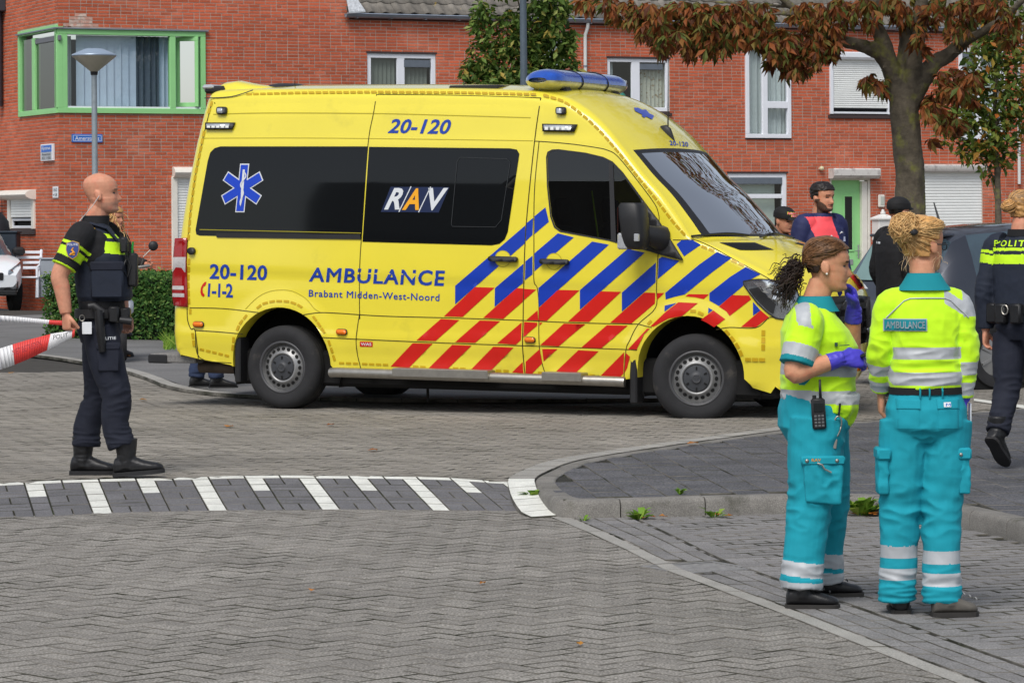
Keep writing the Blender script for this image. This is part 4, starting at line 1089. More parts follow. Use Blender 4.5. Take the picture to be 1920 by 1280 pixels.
# ---- windows of the patient compartment
w1p = [z3(*p) for p in ((190,470),(203,425),(225,403),(255,394),(1007,394),(976,868),(150,848),(132,842),(128,820))]
w2p = [z3(*p) for p in ((1014,396),(1735,404),(1768,410),(1781,432),(1768,520),(1722,830),(1706,868),(1680,890),(1640,898),(980,880))]
rw = decal('rear_window', w1p, M_tint, .004, 30); dw = decal('sliding_door_window', w2p, M_tint, .004, 30)
decal('window_track', [z3(*p) for p in ((235,836),(970,842),(972,868),(237,858))], M_black, .010, 20)
seam([z3(150,818), z3(974,836)], 1.6, mat('yellow_line', s2l((150,140,30)), .5), off=.008, sm=False)
decal('window_vent_outline', ribbon_px([z3(*p) for p in ((1435,790),(1465,470),(1480,450),(1720,458),(1736,475),(1690,770),(1660,805),(1440,802),(1435,790))], 1.3), mat('vent_line', s2l((40,42,44)), .4), .0085, 20, dw)
# ---- stripes
blue = [[zA(*p) for p in q] for q in (((475,625),(943,222),(939,342),(475,748)),((952,207),(995,172),(991,285),(946,328)),((1004,162),(1077,102),(1100,198),(1004,280)),((740,640),(930,478),(927,606),(738,765)),((943,462),(991,424),(991,548),(940,588)),((1004,408),(1160,275),(1266,302),(1004,528)))]
blue += [[(1009.7,540),(1110.5,452.8),(1142,458.7),(1010.6,576)]]
blue += [[zB(*p) for p in q] for q in (((32,528),(415,198),(550,230),(32,685)),((368,548),(640,308),(638,465),(368,700)),((662,278),(690,262),(828,295),(655,440)),((805,162),(845,130),(935,128),(1000,165),(865,258)),((715,550),(985,325),(1130,222),(1243,272),(1090,385),(870,563),(790,582),(718,603)),((1068,552),(1230,425),(1360,342),(1475,402),(1345,470),(1335,497),(1145,655),(1068,612)),((1417,622),(1478,690),(1417,732)),((710,652),(805,630),(708,700)),((1060,668),(1095,688),(1058,715)))]
for q in blue: decal('blue_stripe', q, M_blue, .003)
red = [[zA(*p) for p in q] for q in (((607,633),(737,637),(525,832),(400,828)),((885,640),(930,643),(925,732),(795,845),(662,838)),((935,645),(1015,650),(933,722)),((950,852),(1024,788),(1030,855)),((1160,652),(1303,655),(1085,858),(1034,856),(1034,772)),((380,845),(503,852),(345,992),(217,988)),((640,855),(775,860),(608,1005),(475,1000)),((918,868),(914,985),(880,1017),(755,1008)),((935,865),(1022,870),(1022,890),(930,968)),((1038,870),(1058,870),(1038,890)),((1200,876),(1340,880),(1165,1028),(1042,1020)),((192,1007),(325,1010),(170,1168),(45,1162)),((455,1018),(585,1023),(422,1182),(297,1175)),((730,1030),(865,1036),(708,1195),(575,1188)),((925,1132),(930,1208),(855,1200)),((1038,1046),(1056,1140),(985,1212),(945,1208),(945,1130)),((1055,1045),(1158,1046),(1065,1128)))]
red += [[(1126.9,545.9),(1164.8,547),(1104.6,603.5),(1065.4,602.5)],[(1084.7,656.2),(1122.7,658.3),(1073.9,704),(1037,701.8)]]
red += [[zB(*p) for p in q] for q in (((548,548),(635,550),(632,635),(445,795),(275,788)),((650,552),(708,550),(648,608)),((900,560),(1062,562),(1022,600),(950,585),(875,579)),((1250,568),(1385,572),(1402,602),(1230,735),(1205,700),(1145,660)),((1478,690),(1545,745),(1440,825),(1320,823)),((595,818),(720,700),(820,625),(975,632),(850,735),(740,755),(620,820)),((1100,690),(1195,760),(1105,825),(1050,790),(1000,765)),((0,800),(75,803),(0,858)),((248,808),(415,812),(205,992),(42,988)),((570,835),(592,835),(545,880),(485,1005),(415,1003)),((385,1025),(380,1195),(335,1238),(188,1222)),((400,1030),(432,1060),(410,1150),(388,1190)))]
for q in red: decal('red_stripe', q, M_red, .003)
# ---- gold reflective dashes along the edges
def dashes(path, step, ln, wd, flank=True):
    P = [Vector((x, y, 0)) for x, y in path]; d = [0.0]
    for a, b_ in zip(P, P[1:]): d.append(d[-1]+(b_-a).length)
    s = 0.0
    while s+ln <= d[-1]+.1:
        q = []
        for t in (s, s+ln):
            j = max(k for k in range(len(d)-1) if d[k] <= t+1e-6); q.append(P[j].lerp(P[j+1], min(1, (t-d[j])/(d[j+1]-d[j]))))
        t_ = (q[1]-q[0]).normalized(); n = Vector((-t_.y, t_.x, 0))*wd/2
        decal('reflective_dash', [tuple((p)[:2]) for p in (q[0]+n, q[1]+n, q[1]-n, q[0]-n)], M_gold, .0035, 12, flank=flank); s += step
dashes([(462,177),(560,174),(700,172.5),(860,173.5),(1010,177)], 13.0, 10.5, 4.2)
dashes([(1019,178),(1054,188.5),(1080,205.5),(1106,227),(1132,253),(1162,288),(1197,333),(1229,372),(1262,416),(1287,443.5)], 14.2, 10.8, 5.0)
dashes([(398,190),(387,225)], 13.5, 10.5, 4.6); dashes([(383,246),(366,330),(357,400),(353,455)], 14.0, 10.5, 4.6)
dashes([(355,485),(353,530),(355,575)], 14.8, 11, 4.4); dashes([(357,579),(357,603)], 14.5, 10, 4.2); dashes([(361,624),(364,650)], 14, 11, 4.4)
dashes([z6(*p) for p in ((835,520),(880,485),(960,468),(1060,470),(1130,495),(1182,535))], 13.5, 10.5, 4.5)
dashes([z6(*p) for p in ((693,675),(715,625),(772,558))], 12.5, 10, 4.5); dashes([z6(*p) for p in ((1232,575),(1280,640),(1318,702))], 13.5, 11, 4.5); dashes([z6(*p) for p in ((1340,745),(1365,820),(1387,895))], 14.5, 11, 4.5)
dashes([z6(*p) for p in ((432,808),(520,828),(640,858))], 12, 8.5, 4.5); dashes([z6(*p) for p in ((672,722),(660,850))], 14.5, 11, 4.5)
dashes([(636,680.5),(672,681.5)], 13, 9.5, 4.2); dashes([(679,682),(728,684)], 13, 10, 4.2)
for x, y in ((774.5,687),(788,688),(849.5,690.5),(863,691),(930,694.5),(944,695),(1009,698.5),(1091.5,702.5),(1105.5,703.5)): decal('reflective_dash', [(x,y-2.3),(x+10,y-1.9),(x+10,y+3),(x,y+2.6)], M_gold, .0035, 12)
dashes([zB(*p) for p in ((1195,850),(1260,925),(1300,985),(1335,1070))], 15.5, 11.5, 6); dashes([zB(*p) for p in ((1500,848),(1498,1065))], 13.6, 11, 7); dashes([zB(*p) for p in ((1353,1083),(1515,1086))], 13.2, 11.2, 6.6)
dashes([zB(*p) for p in ((915,695),(962,697))], 13, 10.5, 5.5); dashes([zB(*p) for p in ((978,705),(1022,725))], 13, 10.5, 5.5); dashes([zB(*p) for p in ((575,803),(605,770))], 13, 10, 5)
dashes([zB(*p) for p in ((1005,178),(1112,218))], 14.5, 11, 5, False); dashes([zB(*p) for p in ((1245,288),(1352,338))], 14.5, 11, 5, False)
# ---- panel gaps; soft creases as darker yellow lines, their shade put into the colour
seam([z3(1052,128), z3(1036,225), z3(1007,392), z3(976,835), z3(966,1000), z3(964,1170), z3(966,1275)]); seam([(674,590),(668,633),(670,662),(676.5,690)])
seam([z3(1890,145), z3(1858,370), z3(1815,800), z3(1803,1100), (981,600),(980,650),(985,707)], 1.8); seam([z3(1052,129), z3(1440,133), z3(1890,146)], 1.4)
seam([zCm(50,115), zA(1003,0), zA(1000,400), zA(1000,590), zA(1022,640), zA(1033,760), zA(1035,1020), zA(1065,1180), zA(1095,1218)]); seam([zA(1095,1218),(1080,706.5),(1169,712)], 1.4)
seam([zCm(8,115), zCm(50,115), zCm(300,135), zCm(520,165), zCm(640,192), zCm(730,250), zCm(900,460), zCm(1040,650), zCm(1074,740), zCm(1078,800), zB(662,170), zB(656,250), zB(645,500), zB(637,668), zB(500,800), zB(430,930), zB(400,1010), zB(383,1245)])
seam([z3(160,352), z3(700,351), z3(1300,357), z3(1850,365)], 1.3, mat('crease_shade', s2l((176,160,20)), .5)); seam([(400,214.5),(500,212),(700,213),(860,217),(995,221)], 1.6, MATS['crease_shade'])
seam([(355.6,577),(420,578.5),(485.7,586)]); seam([(569,590),(600,586),(640,587.5),(720,592.5),(850,596),(981.6,600.5)]); seam([(982,600.5),(1080,605),(1197,607.5)]); seam([(1197,607.5),(1222,614)])
seam([(366,619),(410,622),(455,626)]); seam([(605,632.5),(720,638),(850,643.5),(980,648),(1080,651.5),(1174,655),(1195,656)])
seam([(351,578),(352,600),(358,616),(366,620),(372,672)], 1.6); seam([(398,190),(380,262),(364,345),(353,440),(350,500),(350,576)], 1.2)
seam([zB(*p) for p in ((775,127),(860,128),(940,126),(1060,172),(1240,270),(1480,402),(1552,443))], 1.4, flank=False); seam([zB(*p) for p in ((1120,845),(1230,826),(1440,828),(1548,746),(1600,757))], 1.5)
seam([z6(*p) for p in ((755,525),(830,450),(910,405),(1000,390),(1090,400),(1180,450),(1240,520),(1285,548))], 1.2, MATS['crease_shade']); seam([z6(*p) for p in ((400,678),(432,868),(655,905))], 1.4)
seam([z3(176,148), z3(300,142), z3(370,125), z3(425,106)], 1.8, M_black, off=.012)
# ---- lettering
M_ltr = mat('letter_blue', s2l((28,62,158)), .4, var=.05)
def body_text(txt, quad, mt, bold=.015, shear=0.0, spacing=1.0, off=.0034, parent=None):
    me = text_mesh(txt, mt, 1.0, bold, spacing, shear); x0,y0,x1,y1 = text_box(me); TL, TR_, BR, BL = quad
    for v in me.vertices:
        t = (v.co.x-x0)/(x1-x0); s = 1-(v.co.y-y0)/(y1-y0)
        v.co = sides_y(lerp(lerp(TL[0],TR_[0],t), lerp(BL[0],BR[0],t), s), lerp(lerp(TL[1],TR_[1],t), lerp(BL[1],BR[1],t), s))-ey*off
    me.update(); return link('lettering', me, parent or amb)
body_text('20-120', ((733,223),(848,224),(842,252),(727,250)), M_ltr, .026, .12)
body_text('20-120', ((394,494.5),(502,497),(500.5,526),(393,523)), M_ltr, .026)
body_text('1-1-2', ((391,531),(437,531.5),(437,558),(389.5,556)), M_ltr, .026, 0, .85)
body_text('AMBULANCE', ((582,501),(835,507),(832,536.5),(579,528)), M_ltr, .026, 0, 1.10)
body_text('Brabant Midden-West-Noord', ((579.5,543),(824.5,551),(824,564.5),(579,556)), M_ltr, .014, 0, 1.10)
decal('phone_symbol', [[z6(*p) for p in ((478,332),(470,332),(452,350),(440,375),(437,405),(442,425),(455,437),(463,437),(466,420),(457,412),(453,400),(453,380),(460,365),(470,360),(476,350))]], M_red, .0034, 20)
# ---- reflector badges and star of life
def star(cx, cy, r, w_, shear, sx=1.0):
    pts = []
    for k in range(6):
        a = R(90-60*k); d = (math.cos(a), -math.sin(a)); n = (-d[1], d[0])
        pts += [(d[0]*r+n[0]*-w_, d[1]*r+n[1]*-w_), (d[0]*r+n[0]*w_, d[1]*r+n[1]*w_)]
        b_ = R(90-60*k-30); pts.append((math.cos(b_)*2*w_, -math.sin(b_)*2*w_))
    # order: two tip corners then the notch, clockwise
    return [(cx+x*sx-shear*y, cy+y) for x, y in pts]
M_rw = mat('reflective_white', s2l((214,218,222)), .4)
decal('star_outline', star(455,352.5,45.5,10.0,.10,.86), M_rw, .0065, 40); st = decal('star_of_life', star(455,352.5,43.3,8.0,.10,.86), mat('star_blue', s2l((24,66,190)), .4), .009, 40)
sx = lambda t: 457.5-.10*(t-325)
decal('staff', [(456.5,318),(460.5,318),(456.5,370),(452.5,387),(452.0,387),(453.5,350)], M_rw, .0115, 40, st)
decal('snake', ribbon_px([(456.0+5.5*math.sin((t-322)/60*11.5)*(1-(t-322)/85)-(t-350)*.085, t) for t in range(322, 386, 3)], 2.0), M_rw, .0135, 40, st)
M_navy = mat('logo_navy', s2l((22,36,72)), .4); lg = decal('logo_panel', [z3(1125,600), z3(1425,602), z3(1370,731), z3(1075,728)], M_navy, .0065, 40)
body_text('R', (z3(1128,606), z3(1204,606), z3(1172,716), z3(1092,716)), M_rw, .03, .18, off=.0095, parent=lg); body_text('A', (z3(1215,608), z3(1290,608), z3(1270,718), z3(1183,718)), mat('logo_orange', s2l((240,168,32)), .4), .03, .12, off=.0095, parent=lg); body_text('V', (z3(1318,606), z3(1420,606), z3(1375,720), z3(1305,720)), M_rw, .03, .05, off=.0095, parent=lg)
for a, b_ in ((z3(1230,598), z3(1168,728)), (z3(1330,600), z3(1268,730))): decal('slash', ribbon_px([a, b_], 1.8), M_rw, .0095, 40, lg)
bdg = decal('maker_badge', [(675,640),(699,640.5),(699,650),(675,649.5)], M_red, .004, 20); body_text('WAS', ((677,642),(697,642.5),(697,648),(677,647.6)), M_rw, .02, off=.0065, parent=bdg)
# ---- lights and small fittings on the flank
M_amber = mat('amber_lens', s2l((240,120,10)), .2, coat=.5); M_lens = mat('clear_lens', s2l((196,200,204)), .12, coat=.6, metal=.35, var=.12, vscale=60)
def rrect(cx, cy, w_, h, n=5, r=.45, slope=0.0):
    rr = min(w_, h)*r; pts = []
    for k, (sx_, sy) in enumerate(((1,-1),(1,1),(-1,1),(-1,-1))):
        for j in range(n+1):
            a = R(-90+90*k+90*j/n); pts.append((cx+sx_*(w_/2-rr)+rr*math.cos(a), cy+sy*(h/2-rr)+rr*math.sin(a)))
    return [(x, y+slope*(x-cx)) for x, y in pts]
for cx, cy in ((373,608),(641.5,622),(994.5,637)):
    o = decal('side_marker', rrect(cx, cy, 20.5, 11.5, 5, .45, .04), M_black, .003, 20, thick=.010); decal('marker_lens', rrect(cx, cy, 18.5, 9.5, 5, .45, .04), M_amber, .014, 20, o, thick=.010)
for cx, cy, fl in ((418,207.5,True),(1053.5,208,True)):
    o = decal('corner_strobe', rrect(cx, cy, 18, 14, 4, .3), M_black, .003, 20, thick=.03); decal('strobe_lens', rrect(cx-2, cy+.3, 9.5, 9.5, 3, .1), M_lens, .034, 20, o, thick=.004)
for q, l_ in (([(387.5,230),(442,230),(437,243),(387.5,243)],[(390.5,232.5),(434,232.5),(432,240.8),(391,240.8)]), ([(1019,232.3),(1083.5,233.5),(1077.5,247.5),(1019.5,246.5)],[(1022.5,234.6),(1075,235.5),(1073,244.8),(1023,244.3)])):
    o = decal('side_flasher', q, M_black, .003, 20, thick=.025); decal('flasher_lens', l_, M_lens, .029, 20, o, thick=.006)
    for k in range(5): x = l_[0][0]+(l_[1][0]-l_[0][0])*(k+.5)/5; decal('led_cell', [(x-3,l_[0][1]+3.6),(x+3,l_[0][1]+3.6),(x+3,l_[2][1]-1.0),(x-3,l_[2][1]-1.0)], mat('led_white', s2l((232,234,230)), .3), .0365, 20, o)
o = decal('fuel_cap_cover', rrect(361,470.5,13,13.5,6,.5), M_black, .003, 20, thick=.03)
for cx, cy in ((943,485),(1039,490)):
    decal('handle_rim_shade', ribbon_px([(cx+14.5*math.cos(R(a)), cy+15*math.sin(R(a))) for a in range(0, 361, 15)], 1.5), MATS['crease_shade'], .0042, 20)  # darker yellow ring: shade at the recess rim put into the colour
    decal('handle_dish', [(cx+14*math.cos(R(a)), cy+14.5*math.sin(R(a))) for a in range(0, 360, 15)], M_yel, .0040, 20)
    decal('door_handle', rrect(cx+3, cy+.5, 54, 10, 5, .5, .035), M_black, .012, 20, thick=.035)
# ---- tail lamp on the rear corner
M_tail = mat('tail_red', s2l((150,14,20)), .15, coat=.8, var=.15, vscale=30); M_tailw = mat('tail_clear', s2l((190,186,186)), .15, coat=.7, var=.15, vscale=50)
tl_ = decal('tail_lamp', [z6(*p) for p in ((262,25),(347,22),(342,160),(345,270),(352,510),(300,508),(247,500),(243,380),(248,260),(252,150))], M_tail, .006, 12, flank=False, thick=.012)
for q in (((252,158),(340,158),(338,264),(247,262)),((247,360),(326,362),(328,388),(246,386)),((247,412),(330,414),(331,440),(247,438))): decal('clear_band', [z6(*p) for p in q], M_tailw, .0195, 12, tl_, flank=False)
# ---- cab window: rubber frame, panes, mirror triangle
fr_o = [zCm(*p) for p in ((110,250),(122,205),(160,185),(215,182),(450,212),(600,248),(682,288),(770,380),(910,570),(1080,800),(1090,1082),(1075,1078),(900,1032),(740,992),(650,967),(228,890),(178,852),(145,760),(118,500))]
fr_i = door_win_px
V2, F2 = [], []
ring = MB(); P_o = on_body(fr_o, .004, True); P_i = on_body(fr_i, .004, True)
n1, n2 = len(fr_o), len(fr_i)
pts = [Vector(p) for p in fr_o]+[Vector(p) for p in fr_i]; ed = [(k,(k+1) % n1) for k in range(n1)]+[(n1+k, n1+(k+1) % n2) for k in range(n2)]
vco, _, fo, _, _, _ = delaunay_2d_cdt(pts, ed, [], 1, 1e-4)
ff = [list(f) for f in fo if inside(fr_o, sum(vco[i].x for i in f)/len(f), sum(vco[i].y for i in f)/len(f)) and not inside(fr_i, sum(vco[i].x for i in f)/len(f), sum(vco[i].y for i in f)/len(f))]
ring.add(on_body([(v.x, v.y) for v in vco], .004, True), ff); ring.build('cab_window_frame', M_rub2, amb)
M_cabg = glass_mat('cab_window_glass', (0.30,0.33,0.32), 1.6)
decal('cab_window', door_win_px, M_cabg, .0005, 12); fw_ = MB(); fw_.add([VM @ Vector((p[0], hw(*p)-.004, p[1])) for p in door_hole], [tuple(range(len(door_hole)))]); fw_.build('cab_window', M_cabg, amb)
decal('window_bar', [zCm(*p) for p in ((648,285),(685,300),(712,985),(668,965))], M_rub2, .006, 20)
decal('mirror_triangle', [zCm(*p) for p in ((925,605),(945,620),(1085,800),(1288,1128),(1283,1132),(1078,1080),(985,1050),(985,800))], M_black, .007, 12, thick=.02)
# ---- door mirror
def vloc(px, py, y):
    d = VI.to_3x3() @ ray(px, py); t = (y-cl.y)/d.y; p = cl+d*t; return p
mc = vloc(1190, 424, -1.22); b = MB(); mw, mh, md = .115, .185, .095
rings = []
for k, (f, e) in enumerate(((-1,.80),(-.86,.96),(-.3,1.0),(.4,.97),(.85,.85),(1,.62))):
    ringp = []
    for j in range(20):
        a = 2*math.pi*j/20; c_, s_ = math.cos(a), math.sin(a); q = (abs(c_)**.55*math.copysign(1,c_)*md*e, abs(s_)**.6*math.copysign(1,s_)*mw*e)
        ringp.append(VM @ Vector((mc.x+q[0]*(1.1)+.02*f, mc.y+q[1], mc.z-f*mh*1.0)))
    rings.append(ringp)
b.loft(rings); mir = b.build('door_mirror', M_black, amb, smooth=50)
b = MB(); b.tube([VM @ Vector((mc.x+.04, mc.y+.08, mc.z-.06)), VM @ Vector((mc.x+.10, -1.08, mc.z-.08)), VM @ Vector((mc.x+.13, -.98, mc.z-.10))], [.06,.07,.09], 12, flat=1.2); b.build('mirror_arm', M_black, mir, smooth=50)
b = MB(); b.cbox((mc.x-.115,mc.y-.09,mc.z-.185),(mc.x-.03,mc.y+.06,mc.z-.055), .012, VM); b.build('mirror_indicator', M_lens, mir)
b = MB(); b.cbox((mc.x+.045,mc.y-.125,mc.z-.12),(mc.x+.085,mc.y-.09,mc.z-.06), .005, VM); b.build('mirror_strobe', M_lens, mir)
MB().box((mc.x-.112,mc.y-.09,mc.z-.05),(mc.x-.104,mc.y+.09,mc.z+.15), VM).build('mirror_glass', mat('mirror_silver', (.7,.72,.74), .05, metal=1), mir)
# ---- headlamp, bonnet vents, grille, plate, bonnet end stripes
hl_ = decal('headlight', [zB(*p) for p in ((1340,458),(1400,446),(1460,442),(1560,448),(1680,476),(1760,520),(1790,620),(1740,720),(1660,762),(1600,752),(1530,705),(1450,630),(1390,550),(1345,490))], mat('headlight_lens', s2l((150,154,160)), .08, coat=1, metal=.75, var=.35, vscale=9), .006, 8, flank=False)
decal('headlight_rim', ribbon_px([zB(*p) for p in ((1340,458),(1400,446),(1460,442),(1560,448),(1680,476),(1760,520),(1790,620),(1740,720),(1660,762),(1600,752),(1530,705),(1450,630),(1390,550),(1345,490),(1340,458))], 2.2), M_black, .009, 8, hl_, flank=False)
for q, m_ in ((((1380,520),(1480,500),(1520,560),(1600,640),(1580,720),(1530,690),(1440,600)), M_black), (((1420,470),(1530,460),(1600,500),(1560,560),(1500,545)), mat('reflector', s2l((226,228,230)), .15, metal=.9)), (((1520,575),(1580,560),(1640,600),(1630,640),(1570,600)), MATS['reflector']), (((1560,545),(1700,570),(1700,590),(1580,570)), M_black)):
    decal('reflector_bowl', [zB(*p) for p in q], m_, .008, 8, hl_, flank=False)
M_mesh = mat('vent_mesh', s2l((26,26,28)), .6, var=.6, vscale=90)
for q in (((1145,150),(1430,150),(1582,208),(1400,212),(1310,210)), ((1745,155),(1775,150),(1900,178),(1860,185))):
    o = decal('bonnet_vent', [zB(*p) for p in q], M_black, .004, 8, flank=False)
    if q[0][0] < 1200:
        for k in range(9): decal('vent_slat', ribbon_px([zB(1190+k*28,154+k*.5), zB(1330+k*26,208)], 1.0), M_mesh, .007, 8, o, flank=False)
decal('bonnet_badge', [(1481,491),(1492,494),(1490,498),(1480,495)], M_blue, .005, 6, flank=False)
# ---- underbody, bumper underside, flaps, step bars
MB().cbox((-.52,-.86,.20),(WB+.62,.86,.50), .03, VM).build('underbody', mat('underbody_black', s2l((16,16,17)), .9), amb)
for cu in (0.0, WB):
    for sg in (-1, 1):
        b = MB(); b.loft([[VM @ Vector((cu+.53*math.cos(R(a)), y, TR+.02+.53*math.sin(R(a)))) for a in range(-20, 201, 10)] for y in (sg*.885, sg*.50)], caps=False, closed=False); b.add([VM @ Vector((cu+.53*math.cos(R(a)), sg*.50, TR+.02+.53*math.sin(R(a)))) for a in range(-20, 201, 10)], [tuple(range(23))]); b.build('wheel_well', MATS['underbody_black'], amb)
M_steel = mat('brushed_steel', s2l((168,164,156)), .38, metal=.85, var=.12, vscale=20)
for sg in (-1, 1):
    zb = .33
    b = MB(); b.tube([VM @ Vector((.50, sg*1.02, zb-.005)), VM @ Vector((.56, sg*1.03, zb)), VM @ Vector((WB-.66, sg*1.03, zb-.012)), VM @ Vector((WB-.60, sg*1.02, zb-.015))], .042, 14); sb_ = b.build('step_bar', M_steel, amb, smooth=50)
    for u0, u1 in ((1.12,2.0),(WB-1.30,WB-.95)): MB().cbox((u0,sg*1.03-.075,zb-.02),(u1,sg*1.03+.075,zb+.052), .006, VM).build('step_tread', M_steel, sb_)
    for u0 in (.8, 1.9, WB-.9): MB().box((u0,min(sg*.8,sg*1.0),zb-.01),(u0+.05,max(sg*.8,sg*1.0),zb+.03), VM).build('step_bracket', M_black, sb_)
    for cu, d0, d1, zt_, zb2 in ((0.0,-.45,-.405,.60,.215),(WB,-.565,-.51,.58,.14)):
        b = MB(); b.cbox((cu+d0-.01, sg*.90-.085, zb2),(cu+d1, sg*.90+.085, zt_), .012, VM); b.build('mud_flap', M_black, amb)
# lower front apron and plate
MB().tube([VM @ Vector((1.02+k*.05, -.35, .22)) for k in range(2)]+[VM @ Vector((1.07,-.35,.06))], .012, 6).build('snow_chain', mat('chain', s2l((60,58,56)), .6, metal=.5), amb)
# rear step, exhaust
rs_ = vloc(300, 668, -.75); MB().cbox((-1.36,-.90,.365),(-.90,.85,.44), .008, VM).build('rear_step', mat('step_grey', s2l((120,118,116)), .6, var=.3, vscale=60), amb)
MB().cbox((-1.375,-.91,.358),(-1.18,-.80,.434), .01, VM).build('step_end_cap', M_black, amb)
b = MB(); b.tube([VM @ Vector((-.95,-.72,.33)), VM @ Vector((-.55,-.74,.33)), VM @ Vector((-.3,-.6,.33))], .055, 14); b.build('exhaust', mat('rusty_pipe', s2l((96,84,74)), .6, metal=.5, var=.3), amb, smooth=50)
# ---- wheels
M_rim = mat('steel_rim', s2l((150,150,150)), .42, metal=.55, var=.06); M_rimd = mat('rim_dark', s2l((80,80,82)), .5, metal=.4); M_cap = mat('hub_cap', s2l((58,60,64)), .5, var=.06); M_hole = mat('hole_black', (.006,.006,.006), .9)
def wheel(cu, sg, steer=0.0):
    Mw = VM @ Matrix.Translation((cu, sg*.965, TR)) @ Matrix.Rotation(steer, 4, 'Z') @ (Matrix.Identity(4) if sg < 0 else Matrix.Rotation(math.pi, 4, 'Z'))
    # local: outer face looks to -y
    w_ = MB().lathe([(.215,.02),(.222,-.004),(.235,-.008),(.27,-.020),(.31,-.018),(.335,.0),(.350,.02),(.355,.05),(.355,.17),(.345,.21),(.30,.235),(.22,.22),(.215,.20)], Mw, 56, 'Y').build('wheel', M_rubber, amb, smooth=50)
    for k in range(4): MB().lathe([(.3562,.045+.04*k),(.3562,.053+.04*k)], Mw, 56, 'Y').build('tread_groove', M_hole, w_)
    MB().lathe([(.222,-.006),(.226,.002),(.222,.012),(.208,.012),(.200,.004),(.203,-.004),(.212,-.008),(.222,-.006)], Mw, 56, 'Y').build('rim_edge', M_rimd, w_, smooth=60)
    MB().lathe([(.203,.010),(.198,.045),(.186,.040),(.178,.026),(.140,.012),(.132,-.002),(.122,-.006),(.112,.0),(.108,.012),(.0,.012)], Mw, 56, 'Y').build('rim', M_rim, w_, smooth=60)
    for k in range(20):
        a = 2*math.pi*k/20; Mh = Mw @ Matrix.Rotation(a, 4, 'Y') @ Matrix.Translation((.159,.0165,0)) @ Matrix.Rotation(R(20), 4, 'Z')
        MB().lathe([(.0,-.0035),(.0135,-.0035),(.0145,.006)], Mh @ Matrix.Scale(1.25, 4, (0,0,1)), 12, 'Y').build('rim_hole', M_hole, w_)
    cap = MB().lathe([(.0,-.020),(.034,-.020),(.042,-.012),(.060,-.010),(.100,-.004),(.108,.006)], Mw, 40, 'Y').build('hub_cap', M_cap, w_, smooth=40)
    for k in range(6):
        Mh = Mw @ Matrix.Rotation(2*math.pi*k/6+.52, 4, 'Y'); MB().box((.070,-.0135,-.006),(.094,-.003,.006), Mh).build('cap_slot', M_hole, cap)
    MB().lathe([(.028,-.0215),(.032,-.0225),(.034,-.0215)], Mw, 30, 'Y').build('badge_ring', M_rimd, cap)
    for k in range(3): MB().box((.0,-.0225,-.002),(.029,-.0205,.002), Mw @ Matrix.Rotation(R(90+120*k), 4, 'Y')).build('badge_spoke', M_rimd, cap)
wheel(0.0, -1); wheel(WB, -1, R(20)); wheel(0.0, 1); wheel(WB, 1, R(20))
# ---- roof: light bar, rear beacon pod, hatch, antennas
zr = max(p.z for p in strip)
lb_u = vloc(1040, 160, -.45).x
M_bluel = mat('blue_lens', s2l((30,92,206)), .06, coat=1.0, trans=.35, var=.18, vscale=14); M_clearb = mat('bar_clear', s2l((196,196,170)), .08, coat=1.0, trans=.3, metal=.25, var=.25, vscale=16)
ub = vloc(975, 146, -.80).x+.16
bar = MB(); barb = MB(); ringsT, ringsB = [], []
bz = vloc(1000, 152, -.7).z
for k in range(29):
    y = -.80+1.6*k/28; e = min(1.0, math.sqrt(max(0.0, 1-max(0.0, (abs(y)-.60)/.205)**2)))*.985+.015
    ax, az = .165*(.35+.65*e), .10*e
    ringsT.append([VM @ Vector((ub+ax*math.cos(R(a)), y, bz+az*math.sin(R(a))**.8 if a not in (0,180) else bz)) for a in range(0, 181, 15)])
    ringsB.append([VM @ Vector((ub+ax*math.cos(R(a)), y, bz+az*.85*math.sin(R(a)))) for a in range(180, 361, 15)])
bar.loft(ringsT, caps=False, closed=False); lbar = bar.build('light_bar', M_bluel, amb, smooth=50); barb.loft(ringsB, caps=False, closed=False); barb.build('bar_base_lens', M_clearb, lbar, smooth=50)
for y in (-.26, .26):
    b = MB(); b.tube([VM @ Vector((ub+.169*math.cos(R(a)), y, bz+(.103*math.sin(R(a)) if a < 180 else .087*math.sin(R(a))))) for a in range(0, 361, 12)], .007, 6); b.build('bar_band', M_black, lbar)
for y in [-.72+.09*k for k in range(17)]: MB().cbox((ub-.10,y,bz-.01),(ub+.12,y+.05,bz+.055), .006, VM).build('bar_reflector', mat('bar_mirror', s2l((190,196,204)), .2, metal=.9), lbar)
for y in (-.55, .45): MB().cbox((ub-.14,y,bz-.13),(ub+.14,y+.14,bz-.045), .02, VM).build('bar_foot', M_black, lbar)
pb = vloc(402, 166, -.70); b = MB(); rings = []
for f, h_, w2 in ((0,.02,.30),(.12,.075,.33),(.24,.085,.34),(.42,.05,.33),(.75,.012,.30)):
    rings.append([VM @ Vector((pb.x-.06+f, pb.y+.16+ (w2-.18)*math.cos(R(a)), pb.z-.055+(h_+.04)*max(0,math.sin(R(a)))**.6)) for a in range(0, 181, 18)])
b.loft(rings, caps=True, closed=True); pod = b.build('rear_beacon_pod', M_yel, amb, smooth=50)
b = MB(); b.cbox((pb.x-.10,pb.y-.02,pb.z-.045),(pb.x+.10,pb.y+.34,pb.z+.022), .022, VM); b.build('rear_beacon', M_black, pod); MB().cbox((pb.x-.115,pb.y-.03,pb.z-.012),(pb.x-.0,pb.y+.30,pb.z+.034), .02, VM).build('beacon_lens', M_lens, pod)
hp_ = vloc(540, 164, -.35); b = MB(); b.ell((hp_.x, hp_.y, hp_.z-.02), (.22,.28,.055), VM, 20, 8); b.build('roof_hatch', M_black, amb, smooth=True)
